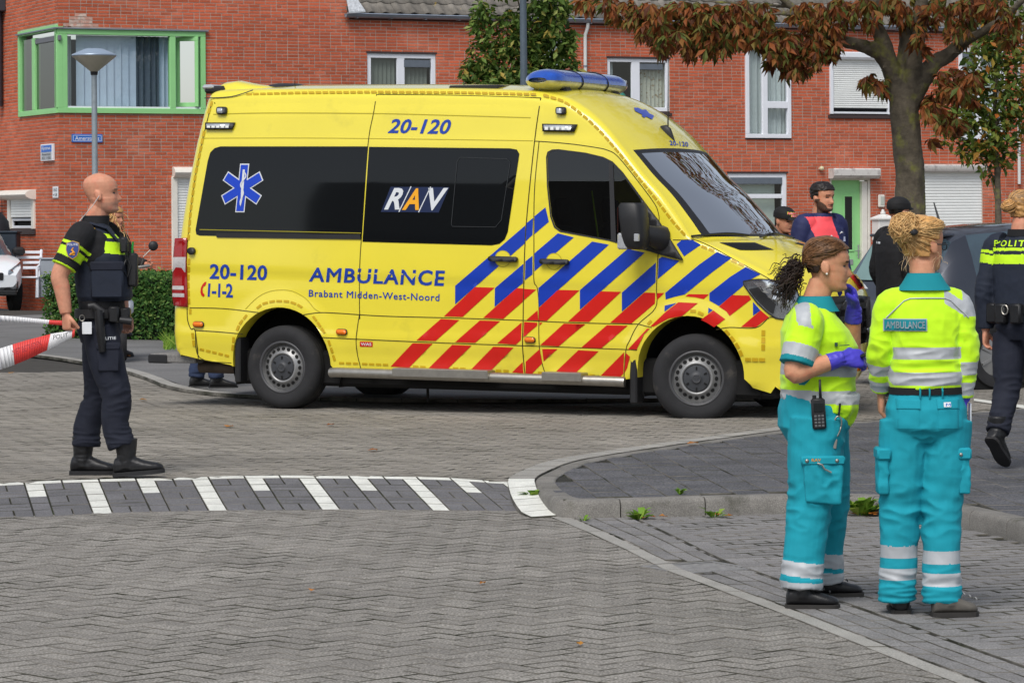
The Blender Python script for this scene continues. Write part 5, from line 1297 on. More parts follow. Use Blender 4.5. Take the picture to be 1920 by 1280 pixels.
hp2 = vloc(915, 164, -.4); MB().cbox((hp2.x-.22,hp2.y-.3,hp2.z-.05),(hp2.x+.24,hp2.y+.4,hp2.z+.008), .01, VM).build('roof_vent', M_black, amb)
for px in (553, 870): q = vloc(px, 165, -.5); MB().tube([VM @ Vector((q.x,q.y,q.z-.03)), VM @ Vector((q.x,q.y,q.z+.06))], .004, 6).build('stub_antenna', M_black, amb)
l_, n_ = hit(1250, 250); b = MB(); up = ez*.6+n_*.4; f_ = (n_.cross(ey)).normalized(); f_ = f_ if f_.dot(ex) > 0 else -f_
rg = []
for t, w2, h_ in ((-.08,.004,.010),(-.05,.018,.050),(-.0,.024,.055),(.05,.018,.03),(.10,.003,.004)): rg.append([l_+f_*t+ey*(w2*math.cos(R(a)))+n_*(h_*max(0, math.sin(R(a)))) for a in range(0, 181, 20)])
b.loft(rg, caps=True); ant = b.build('roof_antenna', M_black, amb, smooth=50)
b = MB(); p0_ = l_-f_*.03+n_*.05; b.tube([p0_, p0_+ez*.14, p0_+ez*.55], [.007,.005,.002], 6); b.build('antenna_whip', M_black, ant)
decal('roof_star', [[(1188,203),(1196,203),(1226,218),(1222,225),(1190,209)],[(1204,207),(1210,206),(1216,212),(1208,222),(1203,219)]], M_blue, .005, 6, flank=False)
me = text_mesh('20-120', M_ltr, 1.0, .02); x0,y0,x1,y1 = text_box(me)
for v in me.vertices:
    t = (v.co.x-x0)/(x1-x0); s = 1-(v.co.y-y0)/(y1-y0); q = hit(1254+t*35+s*1.5, 264+s*9+t*3); v.co = q[0]+q[1]*.005
me.update(); link('lettering', me, amb)
# ---- front face: grille, star ring, plate, bonnet-end stripes
gr = decal('grille', [(1520,563),(1560,556),(1600,553),(1632,556),(1634,600),(1630,640),(1600,648),(1530,650),(1515,610)], M_black, .004, 8, flank=False)
for y in (575, 598, 621): decal('grille_slat', [(1530,y),(1575,y-5),(1632,y-9),(1631,y+2),(1575,y+6),(1530,y+10)], mat('grille_grey', s2l((96,100,106)), .35, metal=.4), .012, 8, gr, flank=False)
decal('star_ring', ribbon_px([(1592+22*math.cos(R(a)), 596+34*math.sin(R(a))) for a in range(0, 361, 12)], 3.0), mat('chrome', (.6,.6,.62), .12, metal=1.0), .02, 8, gr, flank=False)
for q in ([(1592,517),(1600,515),(1622,541),(1612,543)],): decal('bonnet_stripe', q, M_red, .004, 8, flank=False)
decal('bonnet_stripe', [(1600,515),(1606,514),(1628,541),(1622,541)], M_rw, .004, 8, flank=False)
pl_ = decal('number_plate', [(1560,674),(1627,665),(1627,692),(1560,703)], mat('plate_yellow', s2l((240,160,20)), .4), .008, 8, flank=False, thick=.006)
me = text_mesh('613', M_ink, 1.0, .0); x0,y0,x1,y1 = text_box(me)
for v in me.vertices:
    t = (v.co.x-x0)/(x1-x0); s = 1-(v.co.y-y0)/(y1-y0); q = hit(1606+t*22, 676-t*3+s*15); v.co = q[0]+q[1]*.0165
me.update(); link('lettering', me, pl_)
# ---- wipers and cab interior
for a, b_, c_ in (((1296,446),(1360,441),(1402,445)), ((1425,449),(1448,441),(1490,446))):
    P_ = [hit(*p)[0]+hit(*p)[1]*.02 for p in (a, b_, c_)]; MB().tube(smooth_line(P_, 4), .010, 6).build('wiper', M_black, amb)
M_int = mat('cab_grey', s2l((92,94,98)), .8, var=.1); M_seat = mat('seat_fabric', s2l((44,46,52)), .9, var=.15)
uB = WB-.55
db = MB(); db.loft([[VM @ Vector((u, y, z)) for u, z in ((WB-.25,.9),(WB-.25,1.22),(WB+.0,1.30),(WB+.28,1.22),(WB+.34,.9))] for y in (-.85,.85)]); db.build('dashboard', M_int, amb, smooth=30)
for y in (-.48, .48):
    s_ = MB(); s_.cbox((uB-.72,y-.24,.80),(uB-.15,y+.24,.98), .05, VM); seat = s_.build('cab_seat', M_seat, amb, smooth=60)
    Mt = VM @ Matrix.Translation((uB-.68,y,.95)) @ Matrix.Rotation(R(-12), 4, 'Y'); MB().cbox((-.07,-.23,0),(.07,.23,.62), .05, Mt).build('backrest', M_seat, seat, smooth=60); MB().cbox((-.05,-.13,.63),(.05,.13,.86), .04, Mt).build('headrest', M_seat, seat, smooth=60)
MB().box((uB-1.05,-.88,.6),(uB-1.0,.88,2.35), VM).build('bulkhead', mat('bulkhead_grey', s2l((70,70,72)), .8), amb)
sw = VM @ Matrix.Translation((WB-.42,.45,1.28)) @ Matrix.Rotation(R(-55), 4, 'Y'); b = MB(); b.tube([sw @ Vector((.19*math.cos(a), .19*math.sin(a), 0)) for a in [2*math.pi*k/24 for k in range(25)]], .016, 8); b.tube([sw @ Vector((0,-.18,0)), sw @ Vector((0,.18,0))], .02, 6); b.build('steering_wheel', M_black, amb, smooth=60)
for y in (-.45,.45): MB().cbox((WB-.62,y-.2,1.93),(WB-.60,y+.2,2.06), .01, VM @ Matrix.Translation((0,0,0))).build('sun_visor', M_int, amb)
b = MB(); b.tube([VM @ Vector((uB-.62,-.40,1.85)), VM @ Vector((uB-.55,-.42,1.45)), VM @ Vector((uB-.35,-.40,1.0))], .03, 6, flat=.25); b.build('seat_belt', mat('belt_yellow', s2l((170,200,30)), .7), amb)
# ================================================================ PEOPLE
def remesh(mb, voxel, it=4, fac=.5):
    me = mb.mesh('tmp', [], False, True); o = bpy.data.objects.new('tmp', me)
    m = o.modifiers.new('r', 'REMESH'); m.mode = 'VOXEL'; m.voxel_size = voxel; m.adaptivity = 0
    if it: s = o.modifiers.new('s', 'SMOOTH'); s.factor = fac; s.iterations = it
    out = eval_mesh(o); bpy.data.meshes.remove(me); return out
def nz(p): return mnoise.noise(p)
def displace(me, f):
    me.update(); no = [v.normal.copy() for v in me.vertices]
    for v, n in zip(me.vertices, no): v.co += n*f(v.co, n)
    me.update()
def finish(me, mats, mf=None):
    me.materials.clear()
    for m in mats: me.materials.append(m)
    if mf: me.polygons.foreach_set('material_index', [mf(p.center) for p in me.polygons])
    me.polygons.foreach_set('use_smooth', [True]*len(me.polygons)); me.update(); return me
def cloth(b, vox, it, fo, mats, mf):
    me = finish(remesh(b, vox, it), mats, mf); displace(me, fo); return me
def segt(p, a, b):
    ab = b-a; t = max(0, min(1, (p-a).dot(ab)/ab.length_squared)); return t, (p-(a+ab*t)).length
def V3(*a): return Vector(a)
def ering(c, rx, ryf, ryb=None, n=28, p=2.3, X=V3(1,0,0), Y=V3(0,1,0)):
    ryb = ryf if ryb is None else ryb; out = []
    for k in range(n):
        a = 2*math.pi*k/n; c_, s_ = math.cos(a), math.sin(a)
        x = math.copysign(abs(c_)**(2/p), c_)*rx; y = math.copysign(abs(s_)**(2/p), s_)*(ryf if s_ > 0 else ryb); out.append(c+X*x+Y*y)
    return out
def dense(pts, rad, n=6):
    """smooth a joint chain and its radii"""
    P = smooth_line([Vector(p) for p in pts], n); Rr = []
    for i in range(len(pts)-1):
        for k in range(n):
            a, b = rad[i], rad[i+1]; t = k/n
            if isinstance(a, tuple): Rr.append((lerp(a[0],b[0],t), lerp(a[1],b[1],t)))
            else: Rr.append(lerp(a, b, t))
    Rr.append(rad[-1]); return P, Rr
# ---- head: stacked profile rings, local frame: origin under the chin, +Y the face, +X the person's right
HP = [(0.0,.052,-.012,.028),(.03,.076,-.022,.046),(.08,.089,-.036,.055),(.13,.086,-.046,.061),(.18,.084,-.054,.065),(.24,.088,-.062,.068),(.32,.087,-.071,.0705),(.41,.086,-.082,.0725),(.50,.085,-.092,.0745),(.58,.093,-.099,.0765),(.68,.093,-.104,.078),(.78,.084,-.102,.0765),(.87,.066,-.090,.067),(.94,.040,-.066,.050),(.98,.015,-.040,.028),(1.0,-.008,-.016,.006)]
def head_rings(Mh, sc=1.0, grow=0.0, nose=1.0, z0=0.0, jaw=1.0, n=48):
    HH = .235; rings = []
    for k in range(41):
        zf = k/40
        if zf < z0: continue
        f, bk, w_ = interp(HP, zf); f += grow; bk -= grow; w_ = w_*(jaw if zf < .4 else 1)+grow; z = zf*HH+(grow*max(0,(zf-.5)*2))
        yc = (f+bk)/2+.012; ring = []
        for j in range(n):
            a = 2*math.pi*j/n; s_, c_ = math.sin(a), math.cos(a)
            x = math.copysign(abs(s_)**.92, s_)*w_; y = yc+((f-yc) if c_ > 0 else (yc-bk))*math.copysign(abs(c_)**.95, c_)
            if nose and c_ > 0:
                g = lambda dx, dz, sx, sz: math.exp(-(dx/sx)**2-(dz/sz)**2)
                zz = zf
                nn = interp([(.24,0),(.275,.010),(.31,.026),(.345,.029),(.40,.021),(.46,.013),(.52,.006),(.57,.0),(1,0)], zz) if zz > .24 else 0
                y += nose*nn*math.exp(-(x/(.012-.004*max(0,min(1,(zz-.34)/.2))))**2)*1.0
                y -= .011*(g(abs(x)-.032, (zz-.495)*HH, .015, .011)); y += .004*(g(abs(x)-.034, (zz-.585)*HH, .02, .006))
                y += .0065*g(x, (zz-.225)*HH, .022, .0055)+.0065*g(x, (zz-.175)*HH, .020, .0055)-.004*g(x, (zz-.20)*HH, .024, .0025)
                y += .007*g(x, (zz-.07)*HH, .024, .012)+.004*g(abs(x)-.045, (zz-.36)*HH, .018, .02)
            ring.append(Mh @ (V3(x, y, z)*sc))
        rings.append(ring)
    return rings
def add_head(b, Mh, sc=1.0, nose=1.0, jaw=1.0, ears=True):
    b.loft(head_rings(Mh, sc, 0, nose, 0, jaw), caps=True)
    if ears:
        for sg in (-1, 1):
            Me = Mh @ Matrix.Scale(sc, 4) @ Matrix.Translation((sg*.077, -.012, .104)) @ Matrix.Rotation(sg*R(-22), 4, 'Z') @ Matrix.Rotation(R(12), 4, 'X')
            b.ell((0,0,0), (.011,.018,.031), Me, 14, 10)
            b.ell((sg*.006,-.006,.004), (.006,.016,.029), Me, 12, 8)
def headM(pos, yaw=0.0, tilt=0.0, roll=0.0):
    return Matrix.Translation(pos) @ Matrix.Rotation(yaw, 4, 'Z') @ Matrix.Rotation(roll, 4, 'Y') @ Matrix.Rotation(tilt, 4, 'X')
def add_hand(b, wrist, d, palm_n, thumb_side, curl=(.5,.5,.5,.5), sc=1.0, thumb=.3, fat=1.0):
    """five-fingered hand. d: wrist to knuckles, palm_n: out of the palm, thumb_side: towards the thumb"""
    d = d.normalized(); n = (palm_n-d*palm_n.dot(d)).normalized(); s = d.cross(n); s = s if s.dot(thumb_side) > 0 else -s
    k0 = wrist+d*.085*sc
    rings = []
    for t, w_, th in ((-.02,.024,.019),(.0,.027,.019),(.03,.037,.017),(.06,.042,.015),(.085,.041,.013),(.095,.034,.010)): rings.append(ering(wrist+d*t*sc, w_*sc*fat, th*sc*fat, None, 16, 2.6, s, n))
    b.loft(rings)
    for i, (off, ln) in enumerate(((.030,.070),(.010,.079),(-.011,.073),(-.031,.056))):
        p = k0+s*off*sc; dd = d+s*off*.8; pts = [p-dd*.012*sc]; L_ = ln*sc; ang = 0.0; cur = p; c_ = curl[i]
        pts.append(p)
        for f in (.45,.32,.25):
            ang += c_*R(72); v = d*math.cos(ang)+n*math.sin(ang); cur = cur+v*L_*f; pts.append(cur)
        P, Rr = dense(pts, [.0098*sc*fat,.0098*sc*fat,.0092*sc*fat,.0084*sc*fat,.0070*sc*fat], 3); b.tube(P, Rr, 8)
    p = wrist+d*.022*sc+s*.024*sc+n*.006*sc; v1 = (d*.75+s*.75+n*.25).normalized(); v2 = (d*.9+s*(.5-thumb)+n*(.3+thumb)).normalized()
    P, Rr = dense([p, p+v1*.036*sc, p+v1*.036*sc+v2*.032*sc, p+v1*.036*sc+v2*.055*sc], [.0135*sc*fat,.0125*sc*fat,.0108*sc*fat,.0085*sc*fat], 3); b.tube(P, Rr, 8)
def skin_mat(name, col): return mat(name, s2l(col), .55, var=.10, vscale=45, patch=(tuple(min(1, c*k) for c, k in zip(s2l(col), (1.05,.72,.70))), 22, .5, .8), coord='obj', spec=.4, bump=.06, bscale=500)
def face_mf(Mh, sc, brow=1, lips=True, beard=None, eyes=True):
    """material slot by place on the face: 0 skin, 1 brow, 2 lips, 3 eye, 4 beard/stubble"""
    inv = Mh.inverted()
    def f(c):
        q = (inv @ c)/sc; x, y, z = q.x, q.y, q.z/.235
        if y < .0 or z < -.1 or z > 1.05: return 4 if (beard and beard(x, y, z)) else 0
        if y > .055:
            if eyes and abs(abs(x)-.034) < .013 and abs(z-.495) < .020: return 3
            if brow and .013 < abs(x) < .050 and y > .058 and abs(z-(.580-.3*max(0,abs(x)-.035))) < .016: return 1
            if lips and abs(x) < .024 and .165 < z < .235 and abs(z-.20) < .036*(1-(abs(x)/.026)**2)+.004: return 2
        return 4 if (beard and beard(x, y, z)) else 0
    return f
def foot(b, heel, toe, h=.09, w_=.048, up=.0, sole=.0):
    """boot/shoe shape from heel to toe along the ground"""
    d = toe-heel; L_ = d.length; d = d/L_; s = V3(d.y, -d.x, 0).normalized(); u = s.cross(d); rings = []
    u = u if u.z > 0 else -u
    for t, wf, hf in ((0,.55,.55),(.04,.80,.86),(.14,.92,1.0),(.30,.88,1.0),(.45,.90,.86),(.62,1.02,.66),(.78,1.04,.52),(.90,.88,.44),(.97,.55,.34),(1.0,.25,.22)):
        c = heel+d*(L_*t); hh = h*hf; rings.append([c+s*(math.cos(a)*w_*wf)+u*(hh*.5+hh*.5*math.copysign(abs(math.sin(a))**(.55 if math.sin(a) < 0 else .9), math.sin(a))) for a in [2*math.pi*k/20 for k in range(20)]])
    b.loft(rings)
def sole_mesh(heel, toe, w_=.05, th=.022):
    d = toe-heel; L_ = d.length; d = d/L_; s = V3(d.y, -d.x, 0).normalized(); u = s.cross(d); u = u if u.z > 0 else -u; b = MB(); lo, hi = [], []
    for t, wf in ((-.02,.5),(.03,.82),(.14,.95),(.35,.86),(.55,.98),(.75,1.06),(.9,.92),(.98,.6),(1.02,.25)):
        lo.append((heel+d*L_*t, wf))
    ring = [p+s*w_*wf for p, wf in lo]+[p-s*w_*wf for p, wf in reversed(lo)]
    b.loft([[p for p in ring], [p+u*th for p in ring]]); return b
def world_of(base, ang): return Matrix.Translation(base) @ Matrix.Rotation(ang, 4, 'Z')
class Person:
    def __init__(s, label, base, ang, vox=.006):
        s.M = world_of(base, ang); s.t = thing('person', label, 'person', M=s.M); s.vox = vox
    def put(s, name, me, parent=None, label=None): 
        o = bpy.data.objects.new(name, me); C.objects.link(o); o.parent = parent or s.t; WM[o.name] = s.M.copy()
        if label: o['label'] = label
        return o
    def raw(s, name, mb, mt, parent=None, smooth=40, label=None, fix=True): return s.put(name, mb.mesh(name, mt, smooth, fix), parent, label)
def folds(spots, base=.0025, fr=14.0, seed=0.0):
    """cloth relief: soft overall ripple plus tighter folds round the given spots (centre, radius, amplitude, stretch)"""
    o = Vector((seed, seed*1.7, 3.1))
    def f(p, n):
        d = base*nz(p*fr+o)+base*.6*nz(p*fr*2.3+o)
        for c, r, a, st in spots:
            q = (p-c).length
            if q < r:
                k = (1-(q/r)**2)**2; w_ = nz(V3(p.x*st[0], p.y*st[1], p.z*st[2])+o); d += a*k*(1-2.4*abs(w_))
        return d
    return f
def arm(b, sh, el, wr, r=(.06,.05,.046,.036,.028)):
    P, Rr = dense([sh, sh.lerp(el,.5), el, el.lerp(wr,.35), wr], list(r), 6); b.tube(P, Rr, 18)
def strands(paths, r0, r1, n=4):
    b = MB()
    for P in paths: b.tube(P, [lerp(r0, r1, k/(len(P)-1)) for k in range(len(P))], n)
    return b
def hair_cap(Mh, sc, keep, grow=.010, rough=.003, fr=60, vox=.005, seed=0):
    """scalp layer: head form grown outwards, cut at the hairline by keep(x, y, z)"""
    b = MB(); rs = head_rings(Mh, sc, grow, 0); inv = Mh.inverted(); n = len(rs[0])
    b.loft(rs, caps=True); me = b.mesh('hair', [], True, True)
    bm = bmesh.new(); bm.from_mesh(me); bmesh.ops.subdivide_edges(bm, edges=bm.edges, cuts=1, use_grid_fill=True)
    dele = [f for f in bm.faces if not keep(*[(inv @ f.calc_center_median())[k]/sc for k in range(3)])]
    bmesh.ops.delete(bm, geom=dele, context='FACES')
    for v in bm.verts: 
        q = (inv @ v.co)/sc; v.co += v.normal*(rough*nz(V3(q.x*fr, q.y*fr*.25, q.z*fr*.6)+V3(seed,0,0)))
    r_ = bmesh.ops.extrude_face_region(bm, geom=bm.faces[:])
    for v in [g for g in r_['geom'] if isinstance(g, bmesh.types.BMVert)]: v.co = v.co.lerp(Mh @ (V3(0,-.005,.12)*sc), .09)
    bmesh.ops.recalc_face_normals(bm, faces=bm.faces); bm.to_mesh(me); bm.free(); return me
def head_pt(Mh, sc, az, el, grow):
    """point just above the scalp; az 0 = face, el in 0..1 of head height"""
    f, bk, w_ = interp(HP, max(0, min(1, el))); yc = (f+bk)/2+.012
    return Mh @ (V3(math.sin(az)*(w_+grow), yc+math.cos(az)*((f-yc if math.cos(az) > 0 else yc-bk)+grow), el*.235+grow*max(0,(el-.5)*2))*sc)
M_hv = mat('hi_vis_yellow', s2l((196,246,20)), .75, var=.05, vscale=5, sheen=.2, bump=.08, bscale=700, wrinkle=.42, coord='obj')
M_teal = mat('teal_cloth', s2l((18,150,168)), .85, var=.07, vscale=9, bump=.10, bscale=600, wrinkle=.42, coord='obj'); M_refl = mat('reflective_tape', s2l((176,180,184)), .45, var=.05, vscale=30, coord='obj')
M_teal2 = mat('teal_collar', s2l((10,132,144)), .85, var=.05, coord='obj'); M_glove = mat('nitrile_glove', s2l((74,66,196)), .42, var=.08, vscale=30, coord='obj')
M_navy2 = mat('police_navy', s2l((26,30,44)), .85, var=.12, vscale=9, bump=.10, bscale=600, wrinkle=.42, coord='obj'); M_blackc = mat('black_cloth', s2l((24,24,27)), .85, var=.12, vscale=9, bump=.1, bscale=600, wrinkle=.30, coord='obj')
M_vest = mat('vest_navy', s2l((30,37,52)), .8, var=.12, vscale=12, bump=.15, bscale=500, wrinkle=.30, coord='obj'); M_boot = mat('black_leather', s2l((28,28,30)), .42, var=.2, vscale=16, bump=.15, bscale=140, coord='obj'); M_pol = mat('police_hi_vis', s2l((196,240,30)), .7, var=.05, coord='obj')
M_eye = mat('eye_dark', s2l((70,54,48)), .3); M_eyelid = M_eye
# ---------------------------------------------------------------- policeman with the tape
pol = Person('bald policeman in navy vest with yellow bands holding barrier tape', G(207, 892, ZP), R(-90), .0058)
s_ = pol
skA = skin_mat('skin_fair', (206,146,118))
Mh = headM(V3(0,-.038,1.645), R(4), R(3)); sc = 1.10
shR, elR, wrR = V3(.20,-.155,1.50), V3(.255,-.275,1.27), V3(.27,-.235,1.03)
shL, elL, wrL = V3(-.20,-.04,1.50), V3(-.25,.03,1.25), V3(-.22,.065,1.01)
b = MB(); add_head(b, Mh, sc, 1.05, 1.05)
b.loft([ering(V3(0,y,z), rx, ry) for y, z, rx, ry in ((-.10,1.52,.085,.085),(-.085,1.60,.068,.074),(-.065,1.66,.064,.072),(-.045,1.71,.062,.068))])
arm(b, shR, elR, wrR, (.072,.064,.054,.052,.036)); arm(b, shL, elL, wrL, (.068,.060,.050,.046,.033))
b.loft([ering(V3(0,y,z), rx, ry) for y, z, rx, ry in ((-.06,1.0,.14,.10),(-.08,1.3,.15,.09),(-.10,1.5,.15,.08),(-.10,1.56,.09,.07))])
add_hand(b, wrR, V3(.0,.05,-1), V3(-.6,.75,0), V3(0,1,.0), (.95,.95,.95,1.0), 1.08, .35); add_hand(b, wrL, V3(.05,.35,-1), V3(.7,-.5,.2), V3(.3,1,0), (.55,.6,.65,.7), 1.05)
me = remesh(b, .0042, 3)
stub = lambda x, y, z: z < .27 and y > -.005 and not (abs(x) < .024 and .165 < z < .235)
s_.put('body', finish(me, [skA, mat('brow_grey', s2l((150,110,90)), .8), mat('lip_pale', s2l((176,110,96)), .5), M_eye, skin_mat('skin_stubble', (186,136,114))], face_mf(Mh, sc, 1, True, stub)))
# shirt
tor = [(-.045,.96,.175,.135),(-.045,1.04,.178,.140),(-.055,1.15,.185,.145),(-.06,1.28,.195,.150),(-.07,1.40,.205,.150),(-.085,1.50,.190,.125),(-.095,1.56,.12,.095),(-.095,1.60,.078,.082)]
b = MB(); b.loft([ering(V3(0,y,z), rx, ry) for y, z, rx, ry in tor])
slR = shR.lerp(elR, .80); slL = shL.lerp(elL, .80)
for a, e in ((shR, slR), (shL, slL)):
    P, Rr = dense([a+V3(-.06 if a.x > 0 else .06,.01,.02), a, a.lerp(e,.5), e], [.085,.086,.082,.080], 5); b.tube(P, Rr, 20)
me = remesh(b, .0058, 5); displace(me, folds([(shR.lerp(elR,.5),.2,.006,(14,14,9)), (V3(0,-.05,1.05),.25,.006,(9,9,30))], .003, 16))
def mf(c):
    for a, e in ((shR, elR), (shL, elL)):
        t, d = segt(c, a, e)
        if d < .11 and abs(c.x) > .15 and t > .12:
            if .22 < t < .29 or .36 < t < .58: return 1
            if .765 < t: return 1
            return 0
    return 0
s_.put('shirt', finish(me, [M_blackc, M_pol], mf))
# protective vest
b = MB(); b.loft([ering(V3(0,y,z), rx, ryf, ryb, 32, 2.8) for y, z, rx, ryf, ryb in ((-.035,1.10,.178,.165,.150),(-.035,1.13,.196,.180,.165),(-.045,1.25,.202,.180,.168),(-.055,1.38,.200,.168,.165),(-.065,1.47,.175,.140,.150),(-.085,1.55,.130,.10,.125),(-.09,1.585,.105,.075,.105))])
me = remesh(b, .0058, 4); displace(me, folds([(V3(.2,0,1.15),.2,.004,(20,20,10))], .0022, 18, 2.0))
def mf(c): 
    zz = c.z+.10*(c.y+.04)
    return 1 if (1.405 < zz < 1.478 or 1.500 < zz < 1.525) and c.y > -.10 else 0
vest = s_.put('vest', finish(me, [M_vest, M_pol], mf))
b = MB(); b.cbox((.195,-.09,1.12),(.222,.115,1.335), .012); s_.raw('vest_pocket', b, M_vest, vest); b = MB(); b.cbox((.197,-.095,1.29),(.228,.12,1.35), .010); s_.raw('pocket_flap', b, M_navy2, vest)
b = MB(); b.tube([V3(.10,-.20,1.53), V3(.11,-.10,1.585), V3(.10,.0,1.555), V3(.09,.06,1.48)], [(.032,.012)]*4, 10); s_.raw('shoulder_strap', b, M_vest, vest); b = MB(); b.tube([V3(.13,-.13,1.585), V3(.155,-.10,1.575), V3(.165,-.07,1.55)], [(.014,.005)]*3, 8); s_.raw('epaulette', b, mat('gold_braid', s2l((190,140,40)), .5), s_.t)
# sleeve badge
Mb = Matrix.Translation(shR.lerp(elR,.36)+V3(.082,.012,.004)) @ Matrix.Rotation(R(-10), 4, 'Y'); b = MB(); sh_ = [(-.040,.045),(0,.058),(.040,.045),(.042,.0),(.028,-.04),(0,-.06),(-.028,-.04),(-.042,.0)]
b.loft([[Mb @ V3(0,y,z) for y, z in sh_], [Mb @ V3(.012,y,z) for y, z in sh_]]); bd = s_.raw('sleeve_badge', b, mat('badge_gold', s2l((190,150,70)), .6), s_.t)
b = MB(); b.loft([[Mb @ V3(.011,y*.9,z*.9) for y, z in sh_], [Mb @ V3(.0145,y*.9,z*.9) for y, z in sh_]]); s_.raw('badge_field', b, mat('badge_blue', s2l((44,62,128)), .6), bd)
b = MB(); b.tube([Mb @ V3(.016,-.012,-.028), Mb @ V3(.016,.010,-.018), Mb @ V3(.016,-.004,.0), Mb @ V3(.016,.006,.014)], [.008,.010,.007,.003], 6); b.cbox((.0145,-.018,-.034),(.018,.016,-.026), .001, Mb); s_.raw('badge_flame', b, mat('badge_orange', s2l((226,152,40)), .6), bd)
def person_text(P, txt, quad, mt, parent, bold=.0, off=None):
    me = text_mesh(txt, mt, 1.0, bold); x0,y0,x1,y1 = text_box(me); TL, TR_, BR, BL = quad
    for v in me.vertices:
        t = (v.co.x-x0)/(x1-x0); s = 1-(v.co.y-y0)/(y1-y0); v.co = TL.lerp(TR_, t).lerp(BL.lerp(BR, t), s)
    me.update(); return P.put('lettering', me, parent)
person_text(s_, 'POLITIE', (Mb @ V3(.0155,-.033,.040), Mb @ V3(.0155,.033,.040), Mb @ V3(.0155,.033,.026), Mb @ V3(.0155,-.033,.026)), M_rw, bd, .01)
# collar, earpiece, shoulder microphone
b = MB(); b.loft([ering(V3(0,y,z), rx, ry) for y, z, rx, ry in ((-.09,1.575,.092,.088),(-.082,1.615,.082,.086),(-.078,1.635,.078,.084),(-.078,1.60,.070,.076))], caps=False); s_.raw('collar', b, M_blackc, s_.t)
ear = Mh @ (V3(.088,-.008,.105)*sc)
b = MB(); b.tube([ear, ear.lerp(V3(.07,-.15,1.60),.4)+V3(.02,0,0), V3(.06,-.155,1.625)], .0028, 6); 
hx = [V3(.06,-.155,1.625).lerp(V3(.05,-.215,1.555), k/60)+V3(math.cos(k*.9)*.008, math.sin(k*.9)*.004, math.sin(k*.9)*.008) for k in range(61)]; b.tube(hx, .0022, 5); s_.raw('earpiece_cord', b, mat('clear_cord', s2l((214,206,200)), .3), s_.t)
b = MB(); b.cbox((.10,.085,1.40),(.165,.135,1.50), .012); mic = s_.raw('shoulder_microphone', b, M_black, vest); b = MB(); b.tube([V3(.13,.12,1.40), V3(.12,.15,1.32), V3(.13,.13,1.25), V3(.14,.10,1.30), V3(.12,.12,1.36)], .006, 6); s_.raw('microphone_cord', b, M_black, vest)
b = MB(); b.cbox((.05,.125,1.19),(.115,.19,1.40), .012); s_.raw('radio_pouch', b, M_black, vest); b = MB(); b.tube([V3(.08,.155,1.40), V3(.08,.16,1.47)], .007, 6); s_.raw('pen', b, mat('green_pen', s2l((40,150,60)), .4), vest)
# trousers
def trousers(legs, pelvis, vox, fs, mats, mf=None, seed=0, base=.003):
    b = MB(); b.loft([ering(V3(x,y,z), rx, ryf, ryb, 28, 2.5) for x, y, z, rx, ryf, ryb in pelvis])
    for pts, rad in legs: P, Rr = dense(pts, rad, 7); b.tube(P, Rr, 22, up=(0,1,0))
    me = finish(remesh(b, vox, 6), mats, mf); displace(me, folds(fs, base, 11, seed)); return me
hR, kR, aR = V3(.10,-.05,.90), V3(.12,.055,.50), V3(.12,.10,.17); hL, kL, aL = V3(-.10,-.07,.90), V3(-.12,-.085,.50), V3(-.12,-.165,.15)
kn = M_navy2
me = trousers([([hR+V3(0,0,.04), hR.lerp(kR,.45), kR, kR.lerp(aR,.5)+V3(0,-.03,0), aR+V3(0,-.01,.03)], [.115,.112,.090,.085,.085]), ([hL+V3(0,0,.04), hL.lerp(kL,.45), kL, kL.lerp(aL,.5)+V3(0,-.03,0), aL+V3(0,.0,.03)], [.115,.112,.090,.085,.085])],
    [(0,-.055,.84,.12,.10,.12),(0,-.055,.92,.175,.135,.15),(0,-.05,1.00,.172,.135,.135),(0,-.05,1.06,.168,.130,.13)], .0058, [(kR,.2,.010,(8,10,24)), (kL,.2,.010,(8,10,24)), (aR+V3(0,0,.06),.16,.014,(7,7,34)), (aL+V3(0,0,.06),.16,.014,(7,7,34)), (V3(0,-.05,.85),.2,.008,(12,12,22))], [kn], None, 1.0)
trs = s_.put('trousers', me)
b = MB(); b.cbox((.205,-.05,.665),(.228,.09,.835), .010); s_.raw('cargo_pocket', b, kn, trs); b = MB(); b.cbox((.203,-.055,.80),(.234,.095,.845), .008); s_.raw('pocket_flap', b, kn, trs)
person_text(s_, 'POLITIE', (V3(.236,-.04,.880), V3(.236,.07,.884), V3(.236,.07,.866), V3(.236,-.04,.862)), M_rw, trs, .01)
# belt with holster and pouches
b = MB(); b.loft([ering(V3(0,-.05,z), .198, .165, .165, 32, 2.5) for z in (.995,1.05)]+[ering(V3(0,-.05,z), .185, .150, .150, 32, 2.5) for z in (1.05,.995)], caps=False); belt = s_.raw('duty_belt', b, M_black, s_.t)
b = MB(); b.tube([V3(.225,-.035,1.045), V3(.235,-.03,.95), V3(.235,-.02,.86), V3(.232,-.015,.79)], [(.030,.045),(.030,.042),(.026,.034),(.022,.026)], 12); hol = s_.raw('holster', b, M_boot, belt, 50); b = MB(); b.tube([V3(.235,-.01,1.03), V3(.238,-.07,1.075), V3(.238,-.10,1.07)], [(.018,.026),(.017,.024),(.015,.022)], 10); s_.raw('pistol_grip', b, M_black, hol, 50)
for y, z0, z1 in ((.05,.97,1.07),(.115,.965,1.06)): b = MB(); b.cbox((.165 if y < .1 else .10,y-.03,z0),(.225 if y < .1 else .18,y+.035,z1), .010); s_.raw('belt_pouch', b, M_boot, belt)
b = MB(); b.tube([V3(.20,.09,.985), V3(.20,.165,.975)], [.020,.024], 12); s_.raw('torch', b, M_black, belt); b = MB(); b.tube([V3(.24,-.14+.016*math.cos(a),1.0+.018*math.sin(a)) for a in [k*.5 for k in range(14)]], .003, 5); s_.raw('key_ring', b, M_steel, belt)
